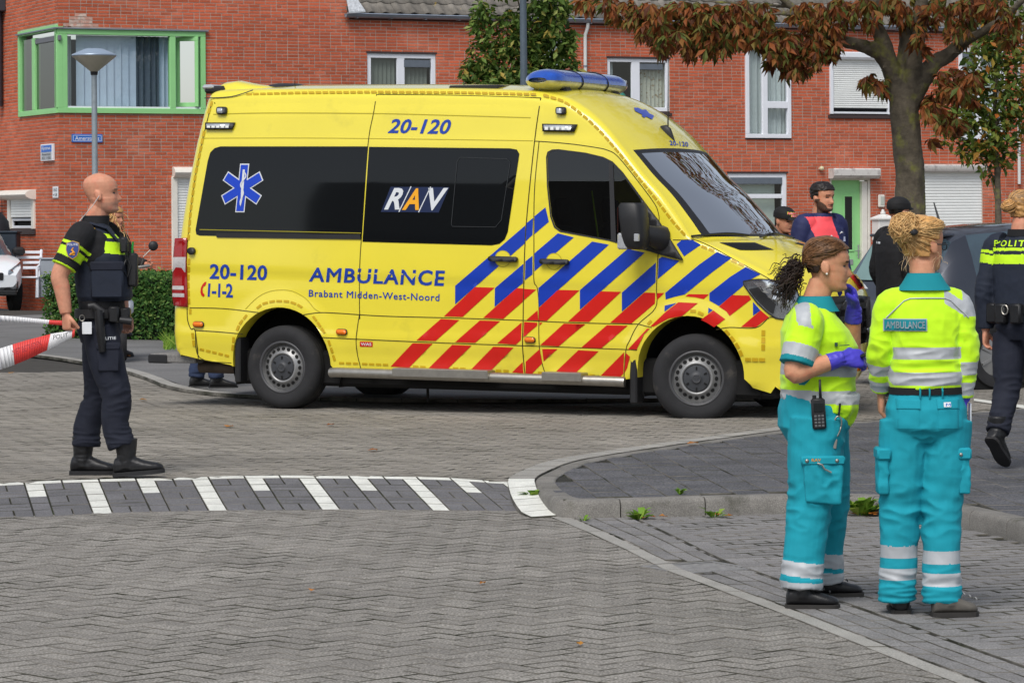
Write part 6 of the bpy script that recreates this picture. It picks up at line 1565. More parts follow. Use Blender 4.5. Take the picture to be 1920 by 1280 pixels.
b = MB(); b.cbox((.236,-.14,.90),(.240,-.08,.975), .001); s_.raw('id_card', b, M_swhite, belt)
# boots
def boot(P, heel, toe, an, h=.10, w_=.052, shaft=.17, rs=.062, lace=True):
    b = MB(); foot(b, heel+V3(0,0,.018), toe+V3(0,0,.018), h, w_); d = (toe-heel).normalized(); c0 = heel+d*.075
    P_, Rr = dense([c0+V3(0,0,.05), c0+V3(0,0,.11), V3(an.x, an.y, an.z+shaft*.25), V3(an.x, an.y, an.z+shaft*.55)], [.058,.056,rs,rs+.006], 4); b.tube(P_, Rr, 18)
    me = remesh(b, P.vox, 3); displace(me, folds([(c0+V3(0,0,.1),.12,.005,(10,10,40))], .0012, 25)); o = P.put('boot', finish(me, [M_boot])); P.raw('sole', sole_mesh(heel, toe, w_+.004, .026), M_rubber, o, 30)
    if lace:
        b = MB(); s = V3(d.y, -d.x, 0)
        c0_ = heel+d*.20+V3(0,0,.092); c1_ = V3(an.x, an.y, an.z+.05)+d*(rs+.003)
        for k in range(6):
            c = c0_.lerp(c1_, k/5); b.tube([c+s*.022-d*.012, c+d*.002, c-s*.022-d*.012], .0035, 5)
        P.raw('laces', b, M_blackc, o)
    return o
boot(s_, V3(.12,.04,.004), V3(.13,.35,.030), V3(.12,.115,.14), .11, .055, .19, .066, False); boot(s_, V3(-.12,-.265,.0), V3(-.11,.045,.0), V3(-.12,-.185,.14), .11, .055, .19, .066, False)
# ---------------------------------------------------------------- barrier tape (red and white), two runs from the hand
hand_w = pol.M @ (wrR+V3(0,.0,-.09)); M_tred = mat('tape_red', s2l((222,66,62)), .45); M_twh = mat('tape_white', s2l((226,226,228)), .45)
def tape(pts, widths, label, stripe):
    P = smooth_line(pts, 10); t = thing('barrier_tape', label, 'barrier tape', pts[0]); acc = 0.0; seg = []; col = 0; n = len(P)
    cur = None; runs = []
    for i in range(n-1):
        f = i/(n-1); w0 = interp(widths, f); w1 = interp(widths, (i+1)/(n-1)); k = stripe(f); tw = V3(.25*math.sin(f*5), 0, 1).normalized()
        if k != cur: runs.append((k, MB())); cur = k
        runs[-1][1].add([P[i]+tw*w0/2, P[i+1]+tw*w1/2, P[i+1]-tw*w1/2, P[i]-tw*w0/2], [(0,1,2,3)])
    for k, m_ in runs:
        o = m_.build('white_stripe' if k else 'red_stripe', M_twh if k else M_tred, t, smooth=True, fix=True); md = o.modifiers.new('thickness', 'SOLIDIFY'); md.thickness = .0006
    return t
dY = hand_w.y
tape([AT(128,606,dY), AT(95,604,dY+.1), AT(60,601,dY+.2), AT(0,597,dY+.4), AT(-120,590,dY+.8)], [(0,.035),(.2,.028),(.5,.030),(1,.05)], 'taut upper run of red and white barrier tape in the policeman\'s hand', lambda f: 0 if f < .26 or f > .8 else 1)
tp2 = tape([AT(140,624,dY-.02), AT(118,632,dY), AT(95,640,dY+.05), AT(50,656,dY+.1), AT(0,673,dY+.2), AT(-120,712,dY+.4)], [(0,.045),(.15,.06),(.4,.10),(.6,.125),(1,.13)], 'lower sagging run of red and white barrier tape printed with lettering', lambda f: 0 if (f < .05 or (.40 < f < .72)) else 1)
for txt, q, mt in (('POLITIE', ((100,628),(135,622),(135,629),(100,637)), M_ink), ('NIET BETREDEN', ((22,648),(76,630),(78,640),(24,659)), mat('tape_ink', s2l((150,50,60)), .5))):
    me = text_mesh(txt, mt, 1.0, 0.0); x0,y0,x1,y1 = text_box(me)
    for v in me.vertices:
        t = (v.co.x-x0)/(x1-x0); s = 1-(v.co.y-y0)/(y1-y0); px = lerp(lerp(q[0][0],q[1][0],t), lerp(q[3][0],q[2][0],t), s); py = lerp(lerp(q[0][1],q[1][1],t), lerp(q[3][1],q[2][1],t), s)
        if mt is not M_ink: py += 8
        v.co = AT(px, py, dY+.02-.03 if mt is M_ink else dY+.04)
    me.update(); link('lettering', me, tp2)
# ---------------------------------------------------------------- paramedic on the phone (profile)
skB = skin_mat('skin_warm', (206,148,116))
p1 = Person('paramedic with curly brown ponytail and purple gloves holding a phone to her face', G(1537, 1130, 0), R(-90), .0055); s_ = p1
Mh = headM(V3(0,.035,1.372), R(-2), R(-4)); sc = 1.0
shR, elR, wrR = V3(.17,-.065,1.24), V3(.225,-.125,1.025), V3(.19,.085,1.085)
shL, elL, wrL = V3(-.17,.0,1.24), V3(-.165,.155,1.07), V3(-.085,.168,1.295)
b = MB(); add_head(b, Mh, sc, .92, .97)
b.loft([ering(V3(0,y,z), rx, ry) for y, z, rx, ry in ((-.03,1.26,.075,.075),(-.012,1.33,.055,.062),(.01,1.39,.052,.060),(.02,1.43,.05,.055))])
arm(b, shR, elR, wrR, (.056,.050,.045,.043,.030)); arm(b, shL, elL, wrL, (.056,.050,.045,.043,.030))
b.loft([ering(V3(0,y,z), rx, ry) for y, z, rx, ry in ((-.01,.95,.13,.11),(0,1.1,.14,.10),(-.02,1.24,.13,.08),(-.02,1.29,.07,.06))])
s_.put('body', finish(remesh(b, .004, 3), [skB, mat('brow_brown', s2l((86,58,42)), .8), mat('lip_rose', s2l((184,98,92)), .5), M_eye], face_mf(Mh, sc)))
# gloves
def glove(P, wr, el, d, n, th, curl, sc_=.98, thumb=.3, label=None):
    b = MB(); add_hand(b, wr, d, n, th, curl, sc_, thumb, 1.12); u = (el-wr).normalized(); P_, Rr = dense([wr-u*.005, wr+u*.03, wr+u*.065], [.032,.037,.040], 4); b.tube(P_, Rr, 16)
    me = remesh(b, .0042, 2); displace(me, folds([(wr,.1,.003,(30,30,60))], .0010, 40)); return P.put('glove', finish(me, [M_glove]))
glove(s_, wrR, elR, V3(-.25,1,-.02), V3(-.8,0,-.5), V3(-.2,.3,1), (.55,.6,.62,.6), 1.02, .45); glove(s_, wrL, elL, V3(.22,-.22,1), V3(.4,-.9,.1), V3(.7,.3,.2), (.5,.7,.85,.95), 1.02, .5)
# polo
b = MB(); b.loft([ering(V3(0,y,z), rx, ryf, ryb, 30, 2.3) for y, z, rx, ryf, ryb in ((.01,.845,.178,.160,.165),(.005,.90,.176,.155,.165),(.0,.98,.172,.158,.165),(.0,1.06,.172,.172,.162),(-.005,1.13,.178,.180,.160),(-.015,1.20,.180,.150,.150),(-.025,1.265,.150,.105,.115),(-.022,1.31,.085,.080,.085),(-.018,1.335,.066,.070,.075))])
b.loft([ering(V3(.02,.075,z), rx, ry) for z, rx, ry in ((.765,.055,.05),(.80,.10,.075),(.86,.15,.09),(.92,.15,.10))])
slR = shR.lerp(elR, .84); slL = shL.lerp(elL, .72)
for a, e in ((shR, slR), (shL, slL)):
    P, Rr = dense([a+V3(-.07 if a.x > 0 else .07,.0,.02), a, a.lerp(e,.5), e], [.070,.075,.076,.078], 5); b.tube(P, Rr, 20)
fo_ = folds([(V3(.12,.05,.95),.22,.011,(6,14,16)), (V3(.1,.1,.84),.16,.014,(8,16,12)), (shR.lerp(slR,.4),.13,.009,(16,10,16)), (V3(.12,.02,1.12),.16,.007,(10,14,12)), (V3(.0,-.12,.95),.2,.006,(10,10,22))], .0025, 13, .4)
def mf(c):
    t, d = segt(c, shR, elR)
    if d < .10 and c.x > .145 and t > .1:
        if t > .735: return 2
        if t > .49: return 1
        return 1 if (t < .16 and -.11 < c.y < -.045) else 0
    t, d = segt(c, shL, elL)
    if d < .10 and c.x < -.145 and t > .1: return 1 if .45 < t < .66 else 0
    zz = c.z+.03*c.y
    if .885 < zz < .942 or 1.005 < zz < 1.06: return 1
    if c.z > 1.17 and -.115 < c.y < -.055 and .06 < abs(c.x): return 1
    return 0
top = s_.put('polo_shirt', cloth(b, .0046, 6, fo_, [M_hv, M_refl, M_teal2], mf))
b = MB(); b.loft([ering(V3(0,y,z), rx, ryf, ryb) for y, z, rx, ryf, ryb in ((-.02,1.285,.105,.115,.095),(-.016,1.315,.088,.092,.085),(-.01,1.345,.070,.072,.080),(-.008,1.352,.064,.064,.076),(-.012,1.31,.062,.062,.072))], caps=False)
me = b.mesh('collar', M_teal2, True, True); s_.put('collar', me, top)
b = MB(); b.tube(smooth_line([V3(.10,-.03,1.30), V3(.145,-.025,1.265), V3(.165,-.02,1.20), V3(.172,-.02,1.16)], 5), .003, 5); s_.raw('piping', b, M_refl, top)
b = MB(); b.tube([V3(.176,.075,1.14), V3(.172,.12,1.142)], .0018, 4); b.cbox((.172,.055,1.137),(.178,.068,1.153), .001); s_.raw('chest_logo', b, mat('logo_dark', s2l((40,70,60)), .7), top)
# trousers
hR, kR, aR = V3(.10,-.03,.78), V3(.13,-.055,.43), V3(.18,-.105,.08); hL, kL, aL = V3(-.10,.0,.78), V3(-.16,.055,.43), V3(-.22,.03,.08)
me = trousers([([hR+V3(0,.01,.04), hR.lerp(kR,.5)+V3(0,.01,0), kR+V3(0,.0,0), kR.lerp(aR,.55), aR+V3(0,.01,.0)], [.128,.118,.094,.090,.092]), ([hL+V3(0,.01,.04), hL.lerp(kL,.5)+V3(0,.01,0), kL, kL.lerp(aL,.55), aL+V3(0,.01,.0)], [.128,.116,.092,.086,.090])],
    [(0,-.01,.70,.12,.10,.12),(0,-.015,.78,.188,.150,.165),(0,-.015,.86,.182,.150,.160),(0,-.005,.93,.168,.145,.150)], .0055, [(kR,.22,.012,(8,10,20)), (kL,.2,.010,(8,10,20)), (aR+V3(0,0,.06),.15,.016,(7,7,30)), (aL+V3(0,0,.06),.15,.016,(7,7,30)), (V3(.1,.05,.72),.2,.010,(10,16,12))], [M_teal, M_refl],
    lambda c: 1 if (.142 < c.z+.12*(c.y+(.1 if c.x > 0 else -.03)) < .205 or .060 < c.z+.06*(c.y+(.1 if c.x > 0 else -.03)) < .118) else 0, 2.0, .004)
trs = s_.put('trousers', me)
b = MB(); b.loft([[V3(x,y,z) for y, z in ((-.09,.665),(.085,.645),(.075,.45),(-.08,.465))] for x in (.205,.238)]); 
me = remesh(b, .006, 6); displace(me, folds([(V3(.23,0,.56),.15,.008,(10,22,18))], .002, 20)); cp = s_.put('cargo_pocket', finish(me, [M_teal]), trs)
b = MB(); b.cbox((.21,-.10,.625),(.247,.092,.665), .008); s_.raw('pocket_flap', b, M_teal, cp); 
for y in (-.075, .055): b = MB(); b.ell((.248,y,.645), (.006,.009,.009), None, 10, 6); s_.raw('snap', b, M_steel, cp, True)
b = MB(); b.tube([V3(.252,-.03,.635), V3(.256,-.01,.628), V3(.256,.0,.61), V3(.256,.03,.595)], .004, 5); s_.raw('scissors', b, M_steel, cp)
person_text(s_, 'RAV', (V3(.2495,-.055,.655), V3(.2495,-.015,.655), V3(.2495,-.015,.642), V3(.2495,-.055,.642)), mat('logo_orange2', s2l((214,150,60)), .6), cp, .02)
def shoe(P, heel, toe, mt, h=.085, w_=.046, stripe=False):
    b = MB(); foot(b, heel+V3(0,0,.016), toe+V3(0,0,.016), h, w_); d = (toe-heel).normalized(); c0 = heel+d*.07; b.tube([c0+V3(0,0,.05), c0+V3(0,0,.11)], [.048,.045], 16)
    o = P.put('shoe', finish(remesh(b, .0055, 3), [mt])); P.raw('sole', sole_mesh(heel, toe, w_+.004, .020), mat('shoe_sole', s2l((52,50,48)), .8), o, 30)
    s = V3(d.y,-d.x,0); b = MB()
    for k in range(4): c = heel+d*lerp(.11,.19,k/3)+V3(0,0,.105-.011*k); b.tube([c+s*.022, c+V3(0,0,.005), c-s*.022], .0032, 5)
    P.raw('laces', b, mat('lace_grey', s2l((150,150,150)), .7) if stripe else M_blackc, o); return o
shoe(s_, V3(.19,-.165,.0), V3(.20,.045,.0)+V3(.0,.02,0), M_boot, .085, .046); shoe(s_, V3(-.22,-.045,.0), V3(-.24,.215,.0), M_boot, .085, .046)
# hair: swept back to a curly ponytail
M_brn = mat('brown_hair', s2l((112,78,48)), .45, isl=.35, var=.35, vscale=60, coord='obj'); M_brd = mat('dark_hair', s2l((48,34,26)), .5, isl=.3, var=.3, vscale=60, coord='obj')
def keepF(x, y, z):
    zf = z/.235; lim = interp([(-.2,.30),(-.045,.34),(-.030,.60),(.02,.70),(.05,.80),(.12,.84)], y); return zf > lim
hm = hair_cap(Mh, sc, keepF, .010, .006, 55, seed=3); hr = s_.put('hair', finish(hm, [M_brn, M_brd], lambda c: 1 if ((Mh.inverted() @ c).z < .115) else 0))  # lower cap darker: natural shading at the nape put into the hair colour
rnd = random.Random(21); anchor = Mh @ (V3(.0,-.118,.095)*sc); paths = []
for k in range(420):
    az = rnd.uniform(-math.pi*.75, math.pi*.75); el = rnd.uniform(interp([(0,.84),(.8,.80),(1.3,.68),(1.75,.60),(1.9,.36),(3,.34)], abs(az)), .97); P = []
    for t in [i/9 for i in range(10)]:
        a2 = lerp(az, math.copysign(math.pi, az), t**.9); e2 = lerp(el, .42, t**1.4)+.12*math.sin(t*math.pi)*(1-el); q = head_pt(Mh, sc, a2, min(.985, e2), .006+.010*min(1,t*3)+.006*nz(V3(az*3,t*6,k*.1)))
        P.append(q.lerp(anchor, max(0, (t-.8)/.2)*.8))
    paths.append(P)
s_.raw('hair_strands', strands(paths, .0020, .0016, 3), [M_brn], hr, True, fix=False)
def curl(p, d, L_, r, turns, rnd, n=26):
    d = d.normalized(); u = d.orthogonal().normalized(); v = d.cross(u); ph = rnd.uniform(0, 6.28)
    return [p+d*(L_*t)+V3(0,0,-.10*L_*t*t*2)+(u*math.cos(ph+turns*6.283*t)+v*math.sin(ph+turns*6.283*t))*r*(.4+.6*t) for t in [i/(n-1) for i in range(n)]]
paths = [curl(anchor+V3(rnd.gauss(0,.022), rnd.gauss(-.01,.012), rnd.gauss(.0,.024)), V3(rnd.gauss(0,.5), -.75+rnd.gauss(0,.35), -.75+rnd.gauss(0,.45)), rnd.uniform(.06,.155), rnd.uniform(.006,.012), rnd.uniform(1.5,3.5), rnd) for k in range(260)]
s_.raw('curly_ponytail', strands(paths, .0032, .0016, 3), [M_brd], hr, True, fix=False)
b = MB(); b.ell(anchor+V3(0,-.02,-.012), (.034,.034,.040), None, 14, 10); me = remesh(b, .006, 1); displace(me, lambda p, n: .008*nz(p*60)); s_.put('ponytail_core', finish(me, [M_brd]), hr)
b = MB(); b.ell(Mh @ (V3(.089,-.006,.078)*sc), (.005,.005,.005), None, 8, 6); s_.raw('earring', b, mat('pearl', s2l((232,228,220)), .2), s_.t, True)
# her things
def world_thing(P, name, label, cat, base): return thing(name, label, cat, P.M @ base)
t = world_thing(s_, 'two_way_radio', 'black two-way radio with stub antenna clipped to the paramedic\'s belt', 'radio', V3(.21,-.03,.78)); Mr = s_.M @ Matrix.Translation((.222,-.018,.78)) @ Matrix.Rotation(R(3), 4, 'X')
MB().cbox((-.018,-.030,0),(.020,.030,.135), .008, Mr).build('case', M_black, t, smooth=40); MB().tube([Mr @ V3(0,.012,.13), Mr @ V3(0,.014,.215)], [.007,.005], 8).build('antenna', M_black, t, smooth=True); MB().cbox((.018,-.022,.075),(.0225,.022,.115), .002, Mr).build('display', mat('screen_dark', s2l((30,34,36)), .15), t); MB().lathe([(.009,.133),(.009,.148),(.0,.149)], Mr @ Matrix.Translation((0,-.014,0)), 10).build('knob', M_black, t)
for i in range(3):
    for j in range(4): MB().cbox((.019,-.021+.0155*i,.012+.014*j),(.0235,-.010+.0155*i,.021+.014*j), .001, Mr).build('key', mat('key_grey', s2l((96,98,100)), .5), t)
t = world_thing(s_, 'carabiner', 'silver carabiner clip with tag hanging from the paramedic\'s belt', 'carabiner', V3(.20,.055,.72)); Mc = s_.M @ Matrix.Translation((.20,.062,.79)) @ Matrix.Rotation(R(-8), 4, 'X')
MB().tube([Mc @ V3(0, .016*math.cos(a)*(1+.25*math.sin(a)), .045*math.sin(a)) for a in [2*math.pi*k/24 for k in range(25)]], .0038, 6).build('ring', M_steel, t, smooth=True); MB().cbox((-.003,-.008,-.098),(.003,.008,-.055), .002, Mc).build('tag', M_steel, t); MB().tube([Mc @ V3(0,0,.045), Mc @ V3(-.01,.0,.10)], .005, 5).build('strap', M_blackc, t)
t = world_thing(s_, 'mobile_phone', 'black mobile phone held in the paramedic\'s gloved right hand', 'phone', V3(.13,.20,1.09)); Mp = s_.M @ Matrix.Translation((.172,.245,1.118)) @ Matrix.Rotation(R(18), 4, 'X')
MB().cbox((-.035,-.085,-.007),(.035,.085,.007), .005, Mp).build('case', M_black, t, smooth=40); MB().box((-.031,-.078,.0072),(.031,.078,.0085), Mp).build('screen', MATS['screen_dark'], t)
# ---------------------------------------------------------------- paramedic seen from behind
p2 = Person('blonde paramedic seen from behind in long sleeved hi-vis top reading AMBULANCE', G(1738, 1150, 0), R(0), .0055); s_ = p2
Mh = headM(V3(-.012,.02,1.462), R(-48), R(-3)); sc = 1.0
shL, elL, wrL = V3(-.150,.0,1.315), V3(-.190,.01,1.12), V3(-.178,.10,.945); shR, elR, wrR = V3(.135,-.01,1.315), V3(.165,-.03,1.13), V3(.155,.0,.915)
b = MB(); add_head(b, Mh, sc, .92, .97)
b.loft([ering(V3(x,y,z), rx, ry) for x, y, z, rx, ry in ((-.01,.0,1.34,.075,.075),(-.01,.0,1.42,.056,.060),(-.012,.01,1.50,.053,.058),(-.012,.02,1.54,.05,.05))])
arm(b, shL, elL, wrL, (.05,.045,.042,.038,.028)); arm(b, shR, elR, wrR, (.05,.045,.042,.038,.028)); add_hand(b, wrL, V3(.0,.2,-1), V3(1,0,0), V3(0,1,0), (.4,.4,.45,.5), .98)
b.loft([ering(V3(0,0,z), rx, ry) for z, rx, ry in ((.95,.13,.10),(1.15,.13,.09),(1.30,.12,.08),(1.38,.07,.06))])
s_.put('body', finish(remesh(b, .004, 3), [skB, MATS['brow_brown'], MATS['lip_rose'], M_eye], face_mf(Mh, sc)))
glove(s_, wrR, elR, V3(.05,.1,-1), V3(-1,0,0), V3(0,1,0), (.3,.3,.35,.35), 1.0)
b = MB(); b.loft([ering(V3(0,y,z), rx, ry, None, 30, 2.4) for y, z, rx, ry in ((.0,.965,.155,.125),(.0,1.0,.160,.132),(.0,1.08,.148,.128),(.0,1.17,.152,.128),(.0,1.26,.162,.122),(.0,1.325,.155,.105),(.0,1.375,.125,.088),(.0,1.405,.080,.078),(.0,1.425,.066,.072))])
for a, e, w_, sg in ((shL, elL, wrL, 1), (shR, elR, wrR, -1)):
    P, Rr = dense([a+V3(.07*sg,0,.02), a, a.lerp(e,.5), e, e.lerp(w_,.5), w_+(e-w_)*.06], [.066,.068,.062,.056,.053,.047], 5); b.tube(P, Rr, 20)
fo_ = folds([(elL,.16,.010,(12,12,20)), (elR,.16,.010,(12,12,20)), (V3(0,-.1,1.03),.22,.009,(7,7,26)), (V3(.14,-.05,1.22),.16,.008,(16,16,10)), (V3(-.14,-.05,1.22),.16,.008,(16,16,10)), (wrR+V3(0,0,.08),.12,.009,(8,8,34)), (wrL+V3(0,0,.08),.12,.009,(8,8,34))], .0025, 13, 1.4)
def mf(c):
    for a, e, w_ in ((shL, elL, wrL), (shR, elR, wrR)):
        if abs(c.x) > (.142 if c.z < 1.2 else .152) and c.x*a.x > 0:
            t, d = segt(c, e, w_); t1, d1 = segt(c, a, e)
            if d < d1 or t > 0:
                return 1 if (.20 < t < .46 or .62 < t < .88) else (2 if t > .93 else 0)
            if t1 < .34 and a.x > 0 and c.z > 1.27: return 1
            return 0
    if .982 < c.z < 1.036 or 1.092 < c.z < 1.145: return 1
    if .07 < c.x < .20 and abs((c.z-1.335)-(.11-c.x)*.62) < .030 and c.y < .03 and c.z > 1.27: return 1
    return 0
top = s_.put('sweatshirt', cloth(b, .0046, 6, fo_, [M_hv, M_refl, M_teal], mf))
b = MB(); b.loft([ering(V3(-.004,y,z), rx, ryf, ryb) for y, z, rx, ryf, ryb in ((-.004,1.385,.118,.10,.098),(.0,1.415,.094,.09,.085),(.002,1.450,.073,.08,.074),(.002,1.458,.067,.074,.068),(.0,1.41,.064,.07,.066))], caps=False); s_.put('collar', b.mesh('collar', M_teal2, True, True), top)
def proj_back(P, me_, x, z, off):
    if me_.name not in P.__dict__: P.__dict__[me_.name] = BVHTree.FromPolygons([v.co.copy() for v in me_.vertices], [tuple(q.vertices) for q in me_.polygons])
    bv = P.__dict__[me_.name]; l_, n_, _, _ = bv.ray_cast(V3(x,-1,z), V3(0,1,0)); return (l_ if l_ else V3(x,-.12,z))+V3(0,-off,0)
tm = top.data
def patch_back(P, name, x0, z0, x1, z1, mt, parent, off, nx=8, nz_=4, f=proj_back):
    b = MB(); vs = [f(P, tm, lerp(x0,x1,i/nx), lerp(z0,z1,j/nz_), off) for j in range(nz_+1) for i in range(nx+1)]
    b.add(vs, [(j*(nx+1)+i, j*(nx+1)+i+1, (j+1)*(nx+1)+i+1, (j+1)*(nx+1)+i) for j in range(nz_) for i in range(nx)]); return P.raw(name, b, mt, parent, True)
patch_back(s_, 'badge_border', -.188, 1.213, -.008, 1.266, M_refl, top, .005); bp = patch_back(s_, 'back_badge', -.184, 1.217, -.012, 1.262, M_teal2, top, .008)
me = text_mesh('AMBULANCE', mat('badge_letters', s2l((136,150,156)), .5), 1.0, .018); x0,y0,x1,y1 = text_box(me)
for v in me.vertices: v.co = proj_back(s_, tm, lerp(-.178,-.018,(v.co.x-x0)/(x1-x0)), lerp(1.224,1.255,(v.co.y-y0)/(y1-y0)), .0145)
me.update(); s_.put('lettering', me, bp)
b = MB(); b.tube([proj_back(s_, tm, x, 1.352-.9*max(0,abs(x)-.09)-.25*x*x, .003) for x in [-.175+.025*k for k in range(15)]], .0032, 5); s_.raw('piping', b, M_refl, top)
hL, kL, aL = V3(-.09,.0,.80), V3(-.112,-.005,.46), V3(-.125,.0,.09); hR, kR, aR = V3(.09,.0,.80), V3(.062,-.02,.46), V3(.055,-.06,.09)
me = trousers([([hL+V3(0,0,.03), hL.lerp(kL,.45), kL, kL.lerp(aL,.5), aL+V3(0,0,.01), aL+V3(0,.0,-.03)], [.110,.104,.086,.080,.078,.082]), ([hR+V3(0,0,.03), hR.lerp(kR,.45), kR, kR.lerp(aR,.5), aR+V3(0,0,.01), aR+V3(0,0,-.03)], [.110,.104,.086,.080,.080,.084])],
    [(0,.0,.74,.10,.08,.09),(0,-.005,.80,.172,.115,.140),(0,-.005,.88,.172,.118,.138),(0,.0,.955,.150,.115,.118),(0,.0,.98,.145,.112,.115)], .0055, [(kL,.24,.009,(9,9,18)), (kR,.24,.009,(9,9,18)), (aL+V3(0,0,.03),.14,.020,(7,7,32)), (aR+V3(0,0,.03),.14,.020,(7,7,32)), (V3(0,-.1,.75),.16,.008,(18,14,18))], [M_teal, M_refl],
    lambda c: 1 if ((.245 if c.x < -.03 else .225) < c.z < (.297 if c.x < -.03 else .278) or (.150 if c.x < -.03 else .130) < c.z < (.200 if c.x < -.03 else .186)) else 0, 5.0, .004)
trs = s_.put('trousers', me); tm2 = me
b = MB(); b.loft([ering(V3(0,0,z), .158, .126, .130, 30, 2.4) for z in (.942,.972)]+[ering(V3(0,0,z), .15, .118, .12, 30, 2.4) for z in (.972,.942)], caps=False); s_.raw('belt', b, M_blackc, trs)
for x in (-.04,.0,.055): b = MB(); b.tube([proj_back(s_, tm2, x, .93, .004), V3(x,-.137,.957), proj_back(s_, tm2, x, .975, .003)], [(.008,.004)]*3, 6); s_.raw('belt_loop', b, M_teal, trs)
def pocket(P, me_, x0, z0, x1, z1, name, parent, th=.008):
    nx, nz_ = 8, 8; b = MB(); vs = []
    for o in (-.004, th):
        for j in range(nz_+1):
            for i in range(nx+1):
                e = th if (o < 0 or i in (0,nx) or j in (0,nz_)) else 0; vs.append(proj_back(P, me_, lerp(x0,x1,i/nx), lerp(z0,z1,j/nz_), o-(.002 if e and o > 0 else 0)))
    n_ = (nx+1)*(nz_+1); fs_ = [(n_+j*(nx+1)+i, n_+j*(nx+1)+i+1, n_+(j+1)*(nx+1)+i+1, n_+(j+1)*(nx+1)+i) for j in range(nz_) for i in range(nx)]
    bd_ = [i for i in range(nx+1)]+[j*(nx+1)+nx for j in range(1,nz_+1)]+[nz_*(nx+1)+i for i in range(nx-1,-1,-1)]+[j*(nx+1) for j in range(nz_-1,0,-1)]
    fs_ += [(bd_[k], bd_[(k+1) % len(bd_)], n_+bd_[(k+1) % len(bd_)], n_+bd_[k]) for k in range(len(bd_))]
    b.add(vs, fs_); return P.raw(name, b, M_teal, parent, 50)
for x0, x1 in ((-.135,-.045),(.035,.125)):
    pk = pocket(s_, tm2, x0, .80, x1, .895, 'back_pocket', trs, .004); pocket(s_, tm2, x0-.004, .885, x1+.004, .925, 'pocket_flap', pk, .010)
patch_back(s_, 'small_label', .058, .892, .09, .912, M_swhite, trs, .014, 2, 2, lambda P, m_, x, z, o: proj_back(P, tm2, x, z, o)); person_text(s_, 'M', (V3(.064,-.168,.909), V3(.084,-.168,.909), V3(.084,-.168,.896), V3(.064,-.168,.896)), M_sblue, trs, .02)
for sg, cx_, cz in ((1,.152,.61), (-1,-.19,.61)):
    b = MB(); b.loft([[V3(cx_+dx*sg, y, z) for y, z in ((-.09,.70),(.06,.70),(.06,.52),(-.09,.52))] for dx in (-.02,.022)]); me = remesh(b, .006, 5); displace(me, folds([(V3(cx_,-.05,.6),.14,.008,(16,20,16))], .002, 20)); cp = s_.put('cargo_pocket', finish(me, [M_teal]), trs)
    b = MB(); b.cbox((cx_-.03,-.105,.665),(cx_+.03,.05,.715), .008); s_.raw('pocket_flap', b, M_teal, cp)
b = MB(); b.ell((.135,-.108,.688), (.008,.005,.008), None, 10, 6); s_.raw('snap', b, M_steel, trs, True)
b = MB(); b.cbox((.188,-.02,.80),(.193,.04,.90), .001); s_.raw('paper_slip', b, M_swhite, s_.t)
shoe(s_, V3(-.115,-.035,.0), V3(-.10,.20,.0), M_boot, .085, .046); shoe(s_, V3(.01,-.10,.0), V3(.205,-.02,.0)+V3(.0,-.05,0), mat('grey_suede', s2l((92,88,82)), .8, var=.15, vscale=30), .09, .048, True)
# hair: pinned-up blonde curls
M_bl = mat('blonde_hair', s2l((216,176,118)), .42, isl=.22, var=.22, vscale=60, coord='obj'); M_bl2 = mat('blonde_shade', s2l((186,140,84)), .45, isl=.3, var=.3, vscale=60, coord='obj')
def keepB(x, y, z): zf = z/.235; return zf > .28 and not (y > .01 and zf < .78+.6*(y-.01)) and not (abs(x) > .05 and y > -.03 and zf < .60)
hm = hair_cap(Mh, sc, keepB, .010, .008, 50, seed=7); hr = s_.put('hair', finish(hm, [M_bl2]))
rnd = random.Random(31); bunc = Mh @ (V3(.0,-.105,.165)*sc); paths = []
for k in range(520):
    az = rnd.uniform(-math.pi, math.pi); el = rnd.uniform(interp([(0,.84),(.9,.80),(1.5,.66),(1.9,.34),(3.2,.28)], abs(az)),.97); P = []; st0 = head_pt(Mh, sc, az, el, .018)
    for t in [i/9 for i in range(10)]:
        a2 = lerp(az, math.copysign(math.pi, az), t); e2 = lerp(el, .66, t); q = head_pt(Mh, sc, a2, min(.985, e2), .008+.014*math.sin(t*math.pi*.8)*rnd.uniform(.5,1.3)+.006*nz(V3(az*4,t*7,k*.13))); P.append(q)
    paths.append(P)
s_.raw('hair_strands', strands(paths, .0019, .0015, 3), [M_bl], hr, True, fix=False)
b = MB(); b.ell(bunc+V3(0,0,.018), (.062,.05,.058), None, 18, 12); me = remesh(b, .006, 1); displace(me, lambda p, n: .012*nz(p*38)); s_.put('bun_core', finish(me, [M_bl2]), hr)
paths = []
for k in range(460):
    d = V3(rnd.gauss(0,1), rnd.gauss(0,1), rnd.gauss(0,1)).normalized(); d2 = d.cross(V3(rnd.gauss(0,1), rnd.gauss(0,1), rnd.gauss(0,1))).normalized(); r_ = rnd.uniform(.80,1.10); a0 = rnd.uniform(0,6.28); ln = rnd.uniform(1.6,3.4)
    paths.append([bunc+V3(0,0,.018)+V3((d.x*math.cos(a0+ln*t)+d2.x*math.sin(a0+ln*t))*.066, (d.y*math.cos(a0+ln*t)+d2.y*math.sin(a0+ln*t))*.056, (d.z*math.cos(a0+ln*t)+d2.z*math.sin(a0+ln*t))*.062)*(r_+.07*math.sin(7*t+k)) for t in [i/13 for i in range(14)]])
s_.raw('bun_curls', strands(paths, .0021, .0014, 3), [M_bl], hr, True, fix=False)
paths = [curl(bunc+V3(0,0,.018)+(lambda d: V3(d.x*.055,d.y*.046,d.z*.052))(V3(rnd.gauss(0,1),rnd.gauss(-.4,1),rnd.gauss(0,1)).normalized()), V3(rnd.gauss(0,1),rnd.gauss(-.3,.8),rnd.gauss(-.2,1)), rnd.uniform(.016,.04), rnd.uniform(.006,.011), rnd.uniform(.6,1.4), rnd, 12) for k in range(170)]
